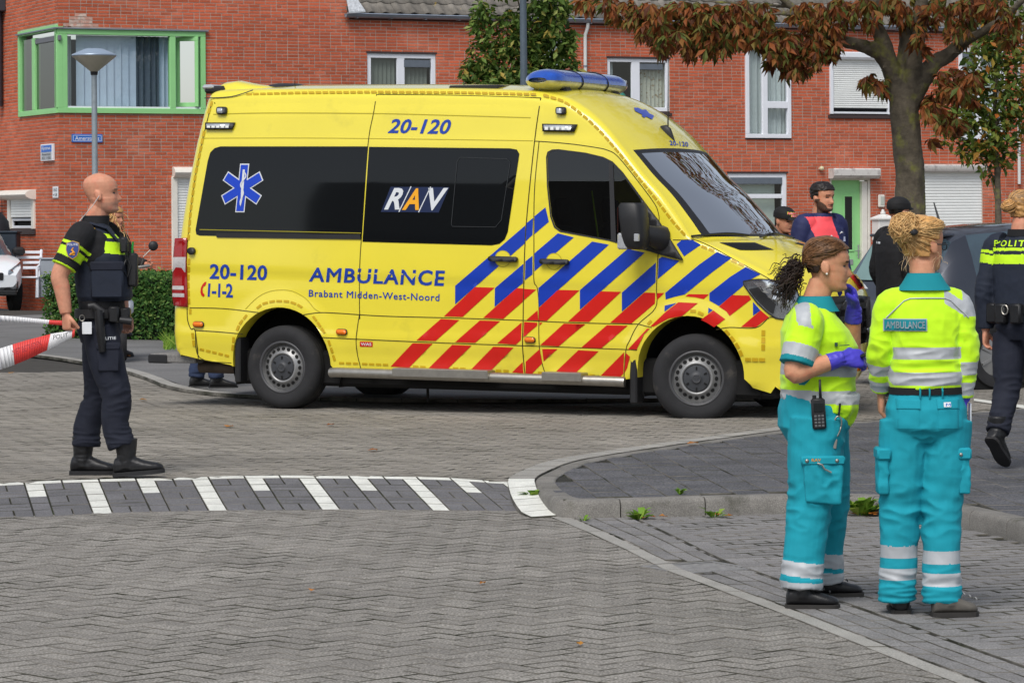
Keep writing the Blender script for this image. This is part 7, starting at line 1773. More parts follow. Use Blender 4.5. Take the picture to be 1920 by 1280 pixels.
s_.raw('bun_ringlets', strands(paths, .0026, .0014, 3), [M_bl], hr, True, fix=False)
paths = [curl(head_pt(Mh, sc, rnd.uniform(1.2, 5.0), rnd.uniform(.22,.36), .008), V3(rnd.gauss(0,.5), -.25+rnd.gauss(0,.3), -.6+rnd.gauss(0,.4)), rnd.uniform(.03,.08), rnd.uniform(.004,.009), rnd.uniform(.6,1.5), rnd, 14) for k in range(26)]
s_.raw('loose_wisps', strands(paths, .0011, .0006), [mat('pale_wisp', s2l((220,190,146)), .4)], hr, True, fix=False)
b = MB(); b.ell(bunc+V3(.025,-.062,.0), (.018,.012,.014), None, 10, 8); me = remesh(b, .004, 0); displace(me, lambda p, n: .004*nz(p*90)); s_.put('hair_clip', finish(me, [M_black]), hr)
b = MB(); gp = [Mh @ (V3(x,y,z)*sc) for x, y, z in ((.085,.0,.118),(.078,.06,.120),(.056,.098,.122))]; b.tube(gp, .0025, 5); q0 = Mh @ (V3(.034,.105,.113)*sc); ax_ = (Mh.to_3x3() @ V3(1,-.35,0)).normalized()
b.tube([q0+ax_*(.022*math.cos(a))+V3(0,0,.016*math.sin(a)) for a in [k*.5236 for k in range(13)]], .0022, 5); s_.raw('spectacles', b, M_black, s_.t)
# ---------------------------------------------------------------- people further back: one build, each its own clothes, head and pose
def stand(label, base, ang, Ht, top_m, top_mf, leg_m, skin, hair=None, hair_m=None, hy=0.0, tilt=0.0, bulk=1.0, sleeve='long', beard=None, vox=.009, arms=None, legs=None, shoe_m=None, top_name='jacket', skirt=.0, brow=True):
    P = Person(label, base, ang, vox); k = Ht/1.78; z_ = lambda v: v*k
    mh = headM(V3(0,.02,z_(1.535)), hy, tilt); sc_ = k*1.03 if Ht > 1.6 else k*1.06
    A = arms or ((V3(.19,-.01,1.42), V3(.25,-.04,1.14), V3(.24,.06,.90)), (V3(-.19,-.01,1.42), V3(-.25,-.04,1.14), V3(-.24,.06,.90)))
    A = [[v*k for v in a] for a in A]
    b = MB(); add_head(b, mh, sc_); b.loft([ering(V3(0,y*k,z_(z)), rx*k, ry*k) for y, z, rx, ry in ((-.02,1.42,.09,.08),(-.01,1.50,.064,.068),(.0,1.57,.060,.065),(.01,1.61,.055,.06))])
    for a, sg in zip(A, (1,-1)):
        arm(b, *a, tuple(q*k*bulk for q in (.052,.046,.042,.038,.028))); dd = (a[2]-a[1]).normalized(); add_hand(b, a[2], dd, V3(-sg,.1,0), V3(0,1,.1), (.45,.5,.5,.55), k)
    b.loft([ering(V3(0,0,z_(z)), rx*k, ry*k) for z, rx, ry in ((1.0,.13,.09),(1.3,.14,.09),(1.42,.13,.07),(1.48,.07,.06))])
    P.put('body', finish(remesh(b, .006 if vox > .007 else .0045, 2), [skin, hair_m or M_brd, mat('lip_mid', s2l((168,98,88)), .5), M_eye, hair_m or M_brd], face_mf(mh, sc_, brow, True, beard)))
    b = MB(); b.loft([ering(V3(0,y*k,z_(z)), rx*k*bulk, ry*k*bulk, None, 28, 2.4) for y, z, rx, ry in ((.0,.92-skirt,.185,.14),(.0,1.0,.182,.14),(.0,1.15,.188,.142),(.0,1.30,.200,.142),(-.005,1.40,.190,.118),(-.008,1.455,.125,.092),(-.005,1.50,.080,.082),(-.004,1.525,.074,.078))])
    for a, sg in zip(A, (1,-1)):
        e = a[1].lerp(a[2],.95) if sleeve == 'long' else a[0].lerp(a[1],.7); pts = [a[0]+V3(-.07*sg,0,.02)*k, a[0], a[0].lerp(a[1],.5), a[1], a[1].lerp(e,.5), e] if sleeve == 'long' else [a[0]+V3(-.07*sg,0,.02)*k, a[0], a[0].lerp(e,.5), e]
        P_, Rr = dense(pts, [q*k*bulk for q in ((.078,.082,.074,.066,.062,.052) if sleeve == 'long' else (.078,.082,.078,.076))], 4); b.tube(P_, Rr, 16)
    top_ = P.put(top_name, cloth(b, vox, 4, folds([(A[0][1],.16,.010,(12,12,18)), (A[1][1],.16,.010,(12,12,18)), (V3(0,.1,z_(1.05)),.25,.008,(8,8,20))], .003, 11, Ht*3), top_m, (lambda c: top_mf(c/k)) if top_mf else None))
    Lg = legs or ([V3(.10,0,.86), V3(.11,.01,.48), V3(.12,-.01,.10)], [V3(-.10,0,.86), V3(-.11,.01,.48), V3(-.12,-.01,.10)])
    Lg = [[v*k for v in a] for a in Lg]
    me = trousers([([a[0], a[0].lerp(a[1],.5), a[1], a[1].lerp(a[2],.5), a[2]], [q*k for q in (.112,.105,.085,.078,.075)]) for a in Lg], [(0,0,z_(.82),.11*k,.09*k,.11*k),(0,0,z_(.90),.172*k,.13*k,.14*k),(0,0,z_(1.02),.165*k,.125*k,.125*k)], vox, [(a[1],.2,.010,(8,8,20)) for a in Lg]+[(a[2]+V3(0,0,.06),.14,.014,(7,7,30)) for a in Lg], [leg_m], None, Ht)
    trs_ = P.put('trousers', me)
    for a in Lg:
        d = V3(.0,1,0) if a[2].z < .16 else V3(0,.62,-.78); h0 = V3(a[2].x, a[2].y-.07, max(0, a[2].z-.10*k)); t0 = h0+d*.27*k
        if a[2].z >= .16: h0 = a[2]+V3(0,-.10,-.04); t0 = h0+V3(0,.20,-.185)
        b = MB(); foot(b, h0+V3(0,0,.012), t0+V3(0,0,.012), .10, .048); b.tube([a[2]+V3(0,0,-.03), a[2]+V3(0,0,.10)], [.055,.062], 14); o = P.put('boot', finish(remesh(b, .008, 2), [shoe_m or M_boot])); P.raw('sole', sole_mesh(h0, t0, .05, .02), M_rubber, o, 30)
    P.k = k; P.mh = mh; P.sc = sc_; P.top = top_; P.trs = trs_; return P
def short_hair(P, m, keep, grow=.010, rough=.006): return P.put('hair', finish(hair_cap(P.mh, P.sc, keep, grow, rough, 90), [m]))
M_coral = mat('coral_jersey', s2l((246,84,92)), .7, var=.05, vscale=12, coord='obj'); M_jn = mat('jersey_navy', s2l((34,40,84)), .7, var=.08, coord='obj')
skC = skin_mat('skin_tan', (200,140,112)); M_bk = mat('black_hair', s2l((30,24,22)), .5, isl=.2, var=.3, vscale=80, coord='obj'); M_beard = mat('short_beard', s2l((78,56,46)), .7, var=.4, vscale=120, coord='obj')
def red_mf(c):
    if c.z > 1.495: return 0
    if c.y > -.09 and c.z > 1.0 and -.045-.25*max(0, 1.40-c.z) < c.x < .155+.30*max(0, c.z-1.30): return 1
    return 0
bg_ = AT(1541, 700, F/216); bg_.z = .13
rm = stand('bearded man with short dark hair in coral red and navy track jacket', bg_, R(-143), 1.87, [M_jn, M_coral], red_mf, M_navy2, skC, None, M_beard, R(8), R(-2), 1.12, beard=lambda x, y, z: (z < .135+.16*max(0,(abs(x)-.03)/.03) and y > -.012 and z > -.2 and not (abs(x) < .022 and .165 < z < .235)) or (abs(x) > .052 and z < .44 and -.01 < y < .03) or (.235 < z < .258 and abs(x) < .030 and y > .05))
short_hair(rm, M_bk, lambda x, y, z: (z/.235 > .74+.9*max(0,y-.06) if y > .02 else z/.235 > .42) and not (abs(x) > .05 and -.03 < y < .02 and z/.235 < .56), .010, .008)
for x, z in ((-.085,1.36),(.03,1.33)):
    b = MB(); kx = rm.k; yy = .155*kx; b.tube([V3(x-.02,yy,z)*1.0*1 if 0 else V3(x*kx-.02, yy, z*kx), V3(x*kx, yy+.005, z*kx+.008), V3(x*kx+.02, yy, z*kx-.006)], [.003,.008,.002], 6); rm.raw('chest_logo', b, M_rw, rm.top, True)
b = MB(); b.tube([V3(-.12,.150,1.33)*rm.k, V3(-.115,.156,1.29)*rm.k], [.012,.016], 8, flat=.3); rm.raw('crest', b, mat('crest_grey', s2l((150,160,186)), .6), rm.top)
# boy in a black cap with red and yellow lettering
bg_ = AT(1467, 700, F/206); bg_.z = .13
cb = stand('youth in black baseball cap with red and yellow lettering and white coat', bg_, R(-140), 1.655, [mat('white_coat', s2l((214,216,222)), .8, coord='obj'), M_blackc], lambda c: 1 if c.z > 1.42 else 0, M_navy2, skC, None, M_bk, R(5), R(-8))
def cap_on(P, m, letters=True):
    me = hair_cap(P.mh, P.sc, lambda x, y, z: z/.235 > .60, .016, .001); cap = P.put('cap', finish(me, [m])); vs = []; b = MB()
    for rr, dz in ((.0,.0),(.030,-.004),(.065,-.016)):
        vs.append([P.mh @ (V3(math.sin(a)*(.078-rr*.25), .10*math.cos(a)+.012+rr*math.cos(a)*1.0, .150+dz+.010*math.cos(a))*P.sc) for a in [R(-75+15*j) for j in range(11)]])
    vs2 = [[p+V3(0,0,-.006) for p in r] for r in vs]; b.loft(vs, caps=False, closed=False); b.loft(vs2, caps=False, closed=False); P.raw('cap_brim', b, m, cap, True)
    return cap
cap = cap_on(cb, mat('cap_black', s2l((24,24,26)), .8, coord='obj'))
def cap_pt(a, z, o): return cb.mh @ (V3(math.sin(a)*(.096+o), .002+(.111+o)*math.cos(a)-.25*max(0,z-.165), z)*cb.sc)
for o_, m_, sh in ((.0, mat('cap_yellow', s2l((230,226,60)), .6), 0.0), (.003, mat('cap_pink', s2l((236,84,96)), .6, patch=(s2l((250,190,190)), 90, .5, .6)), .003)):
    for i, (a0, a1, z0, z1) in enumerate(((40,-34,.186,.209),(20,-36,.163,.187))):
        b = MB(); na = 12; vs = [cap_pt(R(lerp(a0-sh*700, a1+sh*700, k/na)), z+.002*math.sin(k*2.1), o_) for z in (z0+sh, z1-sh) for k in range(na+1)]
        b.add(vs, [(k, k+1, na+1+k+1, na+1+k) for k in range(na)]); cb.raw('cap_patch', b, m_, cap, True)
b = MB(); b.tube([V3(.115*math.cos(a), -.01+.10*math.sin(a), 1.335+.02*math.sin(a)) for a in [k*.42 for k in range(16)]], .04, 10); me = remesh(b, .012, 1); displace(me, lambda p, n: .014*nz(p*60)); cb.put('fur_collar', finish(me, [M_bk]), cb.top)
# man in black with a black cap
bg_ = AT(1684, 700, F/214); bg_.z = .12
mb_ = stand('man in black jacket and black cap facing away beside the dark car', bg_, R(-62), 1.74, [M_blackc], None, M_blackc, skC, None, M_bk, R(12), R(0), 1.18, skirt=.12)
cap_on(mb_, MATS['cap_black'], False); short_hair(mb_, M_bk, lambda x, y, z: .42 < z/.235 < .66 and y < -.02, .006, .003)
for k, (x0, x1, z) in enumerate(((-.15,-.09,1.385),(-.085,-.05,1.383))):
    b = MB(); b.add([proj_back(mb_, mb_.top.data, x, zz*mb_.k, .004) for x, zz in ((x0,z-.010),(x1,z-.012),(x1,z+.006),(x0,z+.010))], [(0,1,2,3)]); mb_.raw('back_logo', b, M_rw, mb_.top)
# woman with fair curls by the scooter
bg_ = AT(214, 650, F/163); bg_.z = .14
wm_ = stand('woman with fair curly hair in dark jacket standing with the scooter', bg_, R(-120), 1.72, [mat('brown_jacket', s2l((40,34,32)), .85, coord='obj')], None, M_blackc, skC, None, M_bl2, R(0), R(-2), .98, arms=((V3(.19,-.01,1.40), V3(.27,.10,1.16), V3(.20,.32,1.10)), (V3(-.19,-.01,1.40), V3(-.25,.08,1.15), V3(-.22,.32,1.10))))
hr = short_hair(wm_, M_bl2, lambda x, y, z: z/.235 > .30 and not (y > .02 and z/.235 < .78), .014, .008); rnd = random.Random(5)
paths = [curl(head_pt(wm_.mh, wm_.sc, rnd.uniform(1.1,5.2), rnd.uniform(.3,.9), .012), V3(rnd.gauss(0,.4), rnd.gauss(-.1,.4), -1), rnd.uniform(.10,.26), rnd.uniform(.010,.018), rnd.uniform(1,3), rnd, 18) for k in range(110)]
wm_.raw('curls', strands(paths, .005, .003), [M_bl], hr, True, fix=False)
# person half hidden behind the rear of the ambulance (navy trousers, black clogs)
bg_ = G(388, 727, ZP+.03)
hd = stand('person in navy trousers and black clogs standing behind the ambulance rear', bg_, R(-80), 1.74, [M_navy2], None, mat('navy_denim', s2l((44,56,84)), .9, coord='obj'), skC, None, M_brd, 0, 0, 1.0, legs=([V3(.09,0,.86), V3(.10,.06,.48), V3(.11,.085,.10)], [V3(-.10,0,.86), V3(-.11,-.04,.48), V3(-.12,-.09,.10)]))
short_hair(hd, M_brd, lambda x, y, z: (z/.235 > .75) if y > .02 else z/.235 > .4, .012)
# policewoman walking off to the right
bg_ = G(1918, 876, ZK)
def pw_mf(c):
    t, d = segt(c, V3(-.19,-.01,1.42), V3(-.24,-.10,1.14))
    if c.x < -.16 and d < .1: return 1 if (.14 < t < .20 or .24 < t < .42) else 0
    return 1 if (1.315 < c.z < 1.375 or 1.395 < c.z < 1.415) else 0
pw = stand('policewoman with fair hair bun in navy uniform with yellow bands walking away', bg_, R(-38), 1.75, [M_vest, M_pol], pw_mf, M_navy2, skC, None, M_bl2, R(-25), R(-6), .98, vox=.0065, top_name='shirt',
    arms=((V3(.19,-.01,1.42), V3(.25,.06,1.16), V3(.22,.20,.96)), (V3(-.19,-.01,1.42), V3(-.235,-.06,1.14), V3(-.235,-.055,.88))), legs=([V3(.10,0,.86), V3(.12,.16,.50), V3(.14,.24,.10)], [V3(-.09,0,.86), V3(-.08,-.06,.50), V3(-.06,-.22,.24)]))
hr = short_hair(pw, M_bl2, lambda x, y, z: z/.235 > .30 and not (y > .01 and z/.235 < .76) and not (abs(x) > .05 and y > -.03 and z/.235 < .56), .013, .006)
bc = pw.mh @ (V3(0,-.125,.135)*pw.sc); rnd = random.Random(8); paths = []
for k in range(90):
    r_ = rnd.uniform(.012,.045); a0 = rnd.uniform(0,6.28); up = V3(0,-.55,.83); u_ = V3(1,0,0); v_ = up.cross(u_); h_ = rnd.gauss(0,.014)*(1.2-r_*15); paths.append([bc+up*h_+(u_*math.cos(a0+2.6*t)+v_*math.sin(a0+2.6*t))*r_ for t in [i/10 for i in range(11)]])
pw.raw('hair_bun', strands(paths, .007, .005, 5), [M_bl2], hr, True, fix=False)
paths = [[head_pt(pw.mh, pw.sc, lerp(az, math.copysign(math.pi, az), t), min(.98, lerp(el, .62, t)+.08*math.sin(t*3.14)), .014) for t in [i/8 for i in range(9)]] for az, el in [(rnd.uniform(-2.8,2.8), rnd.uniform(.5,.96)) for k in range(150)] if not (abs(az) < 1.2 and el < .78)]
pw.raw('hair_strands', strands(paths, .0035, .0025), [mat('ash_hair', s2l((156,122,84)), .45, isl=.3, coord='obj')], hr, True, fix=False)
k = pw.k; b = MB(); b.loft([ering(V3(0,0,z*k), .185, .15, .15, 30, 2.4) for z in (1.0,1.055)]+[ering(V3(0,0,z*k), .172, .138, .138, 30, 2.4) for z in (1.055,1.0)], caps=False); bl_ = pw.raw('duty_belt', b, M_black, pw.t)
for x, y in ((-.165,-.08),(-.06,-.155),(.05,-.16)): b = MB(); b.cbox((x-.04,y-.03,.93*k),(x+.04,y+.03,1.06*k), .012); pw.raw('belt_pouch', b, M_boot, bl_)
b = MB(); b.tube([V3(-.02,-.185,1.02*k)+V3(.022*math.cos(a),0,.03*math.sin(a)) for a in [i*.5236 for i in range(13)]], .005, 6); pw.raw('handcuffs', b, M_steel, bl_)
tm3 = pw.top.data; me = text_mesh('POLITIE', M_pol, 1.0, .02, 1.25); x0,y0,x1,y1 = text_box(me)
for v in me.vertices: v.co = proj_back(pw, tm3, lerp(-.15,.15,(v.co.x-x0)/(x1-x0)), lerp(1.425,1.465,(v.co.y-y0)/(y1-y0))*k, .004)
me.update(); pw.put('lettering', me, pw.top)
b = MB(); b.loft([ering(V3(0,-.004,z*k), .084*k*f_, .086*k*f_) for z, f_ in ((1.49,1.05),(1.535,.98),(1.535,.9),(1.49,.95))], caps=False); pw.raw('collar', b, M_blackc, pw.top)
# ================================================================ TREES, HEDGE, STREET FURNITURE, CARS
M_bark = mat('mossy_bark', s2l((96,88,75)), .95, var=.4, vscale=9, bump=1.0, bscale=28, patch=(s2l((122,122,62)), 5.0, .52, .68))
M_chl = leaf_mat('chestnut_leaf', [(0,(70,40,22)),(.22,(116,62,30)),(.45,(150,84,40)),(.62,(134,94,44)),(.78,(112,108,48)),(1.0,(82,98,42))])
M_grn = leaf_mat('green_leaf', [(0,(52,76,32)),(.4,(84,112,46)),(.75,(110,136,60)),(.92,(146,156,84)),(1.0,(176,150,70))])
M_grn2 = leaf_mat('autumn_green_leaf', [(0,(66,90,38)),(.5,(100,122,50)),(.8,(128,132,56)),(.93,(158,120,44)),(1.0,(176,96,40))])
M_hed = leaf_mat('hedge_leaf', [(0,(42,76,36)),(.5,(72,114,52)),(.85,(106,142,68)),(1.0,(146,164,92))])
def palmate(n=6, L=.17, droop=.5, fold=.25, seed=0):
    rnd = random.Random(seed); b = MB()
    for k in range(n):
        a = R(-120+240*k/(n-1)); l_ = L*(1-.38*abs(k-(n-1)/2)/((n-1)/2)); w_ = l_*.20; d = V3(math.sin(a), math.cos(a), 0)*.75+V3(0,0,-droop*rnd.uniform(.6,1.4)); d.normalize(); s = V3(d.y,-d.x,0); s = s.normalized() if s.length > .01 else V3(1,0,0)
        m = d*l_*.6; tip = d*l_*1.0+V3(0,0,-.25*l_); b.add([V3(0,0,0), m+s*w_+V3(0,0,fold*w_), tip, m-s*w_+V3(0,0,fold*w_), m+V3(0,0,-.1*w_)], [(0,1,4),(1,2,4),(4,2,3),(0,4,3)])
    return b
def simple_leaf(L=.07, w_=.03):
    b = MB(); b.add([(0,0,0),(w_/2,L*.5,.006),(0,L,-.012),(-w_/2,L*.5,.006)], [(0,1,2),(0,2,3)]); return b
def scatter(thing_, meshes, mt, spots, nind, name, smooth=False):
    """spots: (position, rotation euler, scale); the nearest in view are objects, the rest one leafy mass"""
    vis = sorted([s for s in spots if inview(s[0], 0)], key=lambda s: s[0].y-s[2]*2.0); ind = set(id(s) for s in vis[:nind]); big = MB(); rnd = random.Random(2)
    mm = [b.mesh(name, mt) for b in meshes]
    for s in spots:
        k = rnd.randrange(len(mm)); Mx = Matrix.Translation(s[0]) @ s[1].to_matrix().to_4x4() @ Matrix.Scale(s[2], 4)
        if id(s) in ind: link(name, mm[k], thing_, M=Mx)
        else: big.add([Mx @ v.co for v in mm[k].vertices], [tuple(p.vertices) for p in mm[k].polygons])
    if big.v: big.build(name+'_mass', mt, thing_, kind='stuff', fix=False)
from mathutils import Euler
# ---- horse chestnut turning brown
YT = 36.0; zt2 = lambda x, y: (1080+x/2.2857, y/2.2857)
def TP(x, y, dy=0.0): px, py = zt2(x, y); return AT(px, py, YT+dy)
base = AT(1707, 600, YT); base.z = .12
tr_ = thing('chestnut_tree', 'large horse chestnut with rusty brown leaves and mossy trunk behind the dark car', 'tree', base)
tk = MB()
def limb(pts, r, n=12): P, Rr = dense(pts, r, 6); P = [p+V3(.012*nz(p*3.1), .012*nz(p*2.7+V3(5,0,0)), 0) for p in P]; tk.tube(P, Rr, n)
limb([base+V3(0,0,-.1), base+V3(.0,0,.25), AT(1707,410,YT), AT(1706,330,YT), AT(1700,260,YT), AT(1695,205,YT), AT(1690,160,YT)], [.26,.20,.175,.165,.165,.165,.13], 18)
limb([AT(1695,215,YT), TP(1330,270), TP(1250,205,-.1), TP(1100,163,-.2), TP(1010,95,-.3), TP(930,30,-.35), TP(850,-30,-.4), TP(700,-120,-.5)], [.10,.095,.08,.062,.055,.045,.035,.02])
limb([AT(1690,190,YT), TP(1320,190,-.1), TP(1290,110,-.15), TP(1280,0,-.2), TP(1250,-200,-.2), TP(1230,-480,-.2)], [.11,.085,.08,.075,.06,.03])
limb([AT(1692,200,YT), TP(1415,170,.1), TP(1395,60,.2), TP(1340,-60,.3), TP(1330,-420,.3)], [.12,.09,.08,.07,.03])
limb([AT(1698,200,YT), TP(1470,150,-.2), TP(1475,40,-.3), TP(1500,-120,-.3), TP(1540,-450,-.3)], [.11,.08,.075,.06,.03])
limb([AT(1700,205,YT), TP(1520,290), TP(1600,235,.1), TP(1670,160,.2), TP(1710,60,.2), TP(1730,-100,.3)], [.12,.10,.085,.075,.06,.04])
limb([TP(1640,195,.1), TP(1720,150,-.1), TP(1800,100,-.2), TP(1880,35,-.3), TP(1960,-40,-.4)], [.07,.055,.048,.04,.03])
for pts, r in (([TP(1000,95,-.3), TP(900,60,-.4), TP(800,70,-.4), TP(690,75,-.5), TP(560,60,-.6), TP(430,40,-.6)], [.035,.028,.022,.018,.012,.006]), ([TP(1100,165,-.2), TP(960,150,-.5), TP(860,135,-.6), TP(760,160,-.7)], [.03,.02,.014,.006]), ([TP(930,30,-.35), TP(760,20,-.2), TP(560,10,-.2), TP(330,25,-.3), TP(120,10,-.3)], [.03,.024,.018,.012,.005]), ([TP(1290,110,-.15), TP(1180,60,-.4), TP(1080,50,-.5)], [.03,.018,.006]), ([TP(1500,300), TP(1560,330,-.3), TP(1620,400,-.4), TP(1600,500,-.5)], [.025,.016,.010,.005]), ([TP(1600,235,.1), TP(1680,230,-.3), TP(1700,320,-.4)], [.02,.012,.005]), ([TP(1330,290), TP(1290,310,-.3), TP(1260,350,-.4)], [.02,.012,.005]), ([TP(1760,130,-.1), TP(1860,150,-.2), TP(1930,150,-.2)], [.02,.012,.006]), ([TP(1200,180,-.2), TP(1130,230,-.5), TP(1000,230,-.6), TP(930,270,-.6)], [.02,.014,.008,.004])): limb(pts, r, 7)
me = remesh(tk, .028, 1); displace(me, lambda p, n: .010*nz(V3(p.x*14,p.y*14,p.z*4))+.006*nz(p*26)); link('trunk', finish(me, [M_bark]), tr_)
rnd = random.Random(17); spots = []
def blob(x, y, rx, ry, n, sc_=.88, dy=-.3, ry_=.5):
    for _ in range(int(n*1.45)):
        a = rnd.uniform(0, 6.283); q = math.sqrt(rnd.random()); p = TP(x+rx*q*math.cos(a), y+ry*q*math.sin(a), dy+rnd.gauss(0, ry_))
        spots.append((p, Euler((rnd.uniform(-.9,.6), rnd.uniform(-.7,.7), rnd.uniform(0,6.28))), sc_*rnd.uniform(.65,1.15)))
for q in ((90,10,90,30,26),(250,50,110,50,60),(330,120,70,50,38),(370,190,35,45,18),(470,60,120,60,80),(480,160,70,45,42),(490,215,28,25,10),(620,90,110,75,90),(600,185,70,45,36),(740,60,110,60,80),(750,150,90,50,46),(860,170,90,60,50),(870,240,70,40,24),(960,200,90,60,44),(930,300,40,25,14),(1000,270,60,35,18),(1060,140,80,60,36),(1080,210,60,40,20),(1000,60,90,60,40),(1120,60,80,60,26),(1180,20,90,40,26),(1260,340,40,25,12),(1310,360,24,35,10),(1240,50,60,60,16),(1330,20,90,40,22),(1420,60,60,70,18),(1470,170,24,40,8),(1560,40,90,50,34),(1640,110,60,60,18),(1700,20,80,40,26),(1790,40,80,50,30),(1860,120,70,60,22),(1600,330,60,40,20),(1680,330,40,45,18),(1570,390,40,30,12),(1520,460,40,60,20),(1590,510,50,50,22),(1640,540,30,30,8),(1530,595,14,14,2),(1660,400,60,50,20),(1490,160,40,60,10)): blob(*q)
for _ in range(1500):   # the crown goes on above the picture
    a = rnd.uniform(0, 6.283); e = rnd.uniform(-.15, 1.0); r_ = rnd.uniform(.45,1.0)**.5; p = AT(1660, -330, YT)+V3(math.cos(a)*math.cos(e)*4.0*r_, math.sin(a)*math.cos(e)*3.2*r_, math.sin(e)*2.8*r_)
    if PX(p)[1] < 20: spots.append((p, Euler((rnd.uniform(-.9,.6), rnd.uniform(-.7,.7), rnd.uniform(0,6.28))), rnd.uniform(.8,1.2)))
scatter(tr_, [palmate(6,.175,.55,.3,1), palmate(5,.165,.9,.4,2), palmate(7,.18,1.3,.5,3)], M_chl, spots, 300, 'leaf')
# ---- slender street trees
def small_tree(name, label, px, Y, pts_px, blobs, lm, seed, th=.05):
    bs = AT(px, 600, Y); bs.z = .14; t = thing(name, label, 'tree', bs); b = MB(); rnd = random.Random(seed)
    P, Rr = dense([bs+V3(0,0,-.05)]+[AT(x, y, Y) for x, y in pts_px], [th*1.3]+[lerp(th, th*.35, k/(len(pts_px)-1)) for k in range(len(pts_px))], 5); b.tube(P, Rr, 10)
    for bl in blobs:
        c = AT(bl[0], bl[1], Y); q = min(P, key=lambda p: (p-(c+V3(0,0,-.5))).length); b.tube([q, q.lerp(c,.55)+V3(0,0,.05), c], [th*.35, th*.22, th*.1], 6)
    b.build('trunk', M_bark, t, smooth=True); spots = []
    for x, y, rx, ry, n in blobs:
        for _ in range(int(n*1.5)):
            a = rnd.uniform(0, 6.283); q = math.sqrt(rnd.random()); sx_ = F/Y; p = AT(x+rx*q*math.cos(a), y+ry*q*math.sin(a), Y+rnd.gauss(0, rx/sx_*.55)); spots.append((p, Euler((rnd.uniform(-1.3,.3), rnd.uniform(-.8,.8), rnd.uniform(0,6.28))), rnd.uniform(.7,1.25)))
    scatter(t, [simple_leaf(.15,.075), simple_leaf(.13,.062)], lm, spots, 300, 'leaf'); return t
small_tree('street_tree', 'slender green street tree beside the grey lamp pole above the ambulance roof', 985, 53.0, [(985,400),(984,200),(980,60),(978,-60)],
    [(905,40,22,40,190),(910,100,30,35,230),(900,140,34,30,240),(930,150,40,25,220),(960,60,32,45,260),(975,110,40,45,420),(1010,40,45,45,420),(1040,20,34,30,240),(1030,90,42,40,380),(1055,130,30,30,220),(1065,85,18,20,60),(1072,65,8,14,18),(985,150,60,30,320),(920,180,45,30,200),(1000,190,60,40,260),(1000,-60,80,60,420),(960,-30,50,30,200),(878,130,12,18,26)], M_grn, 3)
small_tree('street_tree', 'young street tree with green and yellow leaves in front of the garage shutter', 1873, 47.0, [(1872,420),(1870,330),(1866,240),(1868,120),(1875,0),(1880,-80)],
    [(1850,110,40,40,150),(1890,90,40,40,150),(1870,170,55,45,230),(1820,180,35,40,110),(1800,225,35,30,90),(1840,240,50,40,190),(1890,230,40,45,160),(1780,250,22,22,40),(1830,285,35,25,90),(1880,290,30,25,70),(1905,180,25,50,100),(1885,30,45,40,130),(1880,-50,70,50,200),(1855,325,14,14,16),(1850,60,30,40,80)], M_grn2, 9)
# ---- clipped hedge
hz = thing('hedge', 'clipped dark green hedge in front of the brick corner house', 'hedge', G(200, 640, .14)); h0 = G(84, 632, .14); h1 = G(420, 640, .14); hd_ = V3(h1.x-h0.x, h1.y-h0.y, 0).normalized(); hn = V3(-hd_.y, hd_.x, 0); hL = (h1-h0).length; hH, hT = .84, 1.3
Mh_ = Matrix(((hd_.x,hn.x,0,h0.x),(hd_.y,hn.y,0,h0.y),(0,0,1,.14),(0,0,0,1)))
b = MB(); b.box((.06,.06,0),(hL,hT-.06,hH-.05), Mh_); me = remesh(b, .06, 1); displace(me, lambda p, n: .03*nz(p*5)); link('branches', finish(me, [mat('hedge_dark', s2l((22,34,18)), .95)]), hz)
rnd = random.Random(6); spots = []
def hl(x, y, z, nx, ny, nz_): 
    p = Mh_ @ V3(x, y, z); w_ = .03*nz(p*4); spots.append((p+(Mh_.to_3x3() @ V3(nx,ny,nz_))*(w_+rnd.gauss(0,.022)), Euler((rnd.uniform(-1.2,1.2), rnd.uniform(-1.2,1.2), rnd.uniform(0,6.28))), rnd.uniform(.6,1.3)))
for _ in range(6500): hl(rnd.uniform(0,hL), 0, hH*rnd.random()**.9, 0,-1,0)
for _ in range(2600): hl(rnd.uniform(0,hL), rnd.uniform(0,hT), hH, 0,0,1)
for _ in range(1300): hl(0, rnd.uniform(0,hT), rnd.uniform(0,hH), -1,0,0)
scatter(hz, [simple_leaf(.062,.034)], M_hed, spots, 300, 'leaf')
for k in range(5): p = G(270+k*14, 641, .14); 
tq = thing('grass_tuft', 'tuft of long grass at the foot of the hedge behind the ambulance bumper', 'grass', G(322, 652, .14)); b = MB()
for _ in range(160):
    p = G(rnd.uniform(306,340), rnd.uniform(644,656), .14); d = V3(rnd.gauss(0,.4), rnd.gauss(0,.4), 1).normalized()*rnd.uniform(.08,.26); s = V3(.006,0,0); b.add([p-s, p+s, p+d*.6+V3(0,0,.02), p+d], [(0,1,2),(1,3,2)])
b.build('blades', M_weed, tq, fix=False, kind='stuff')
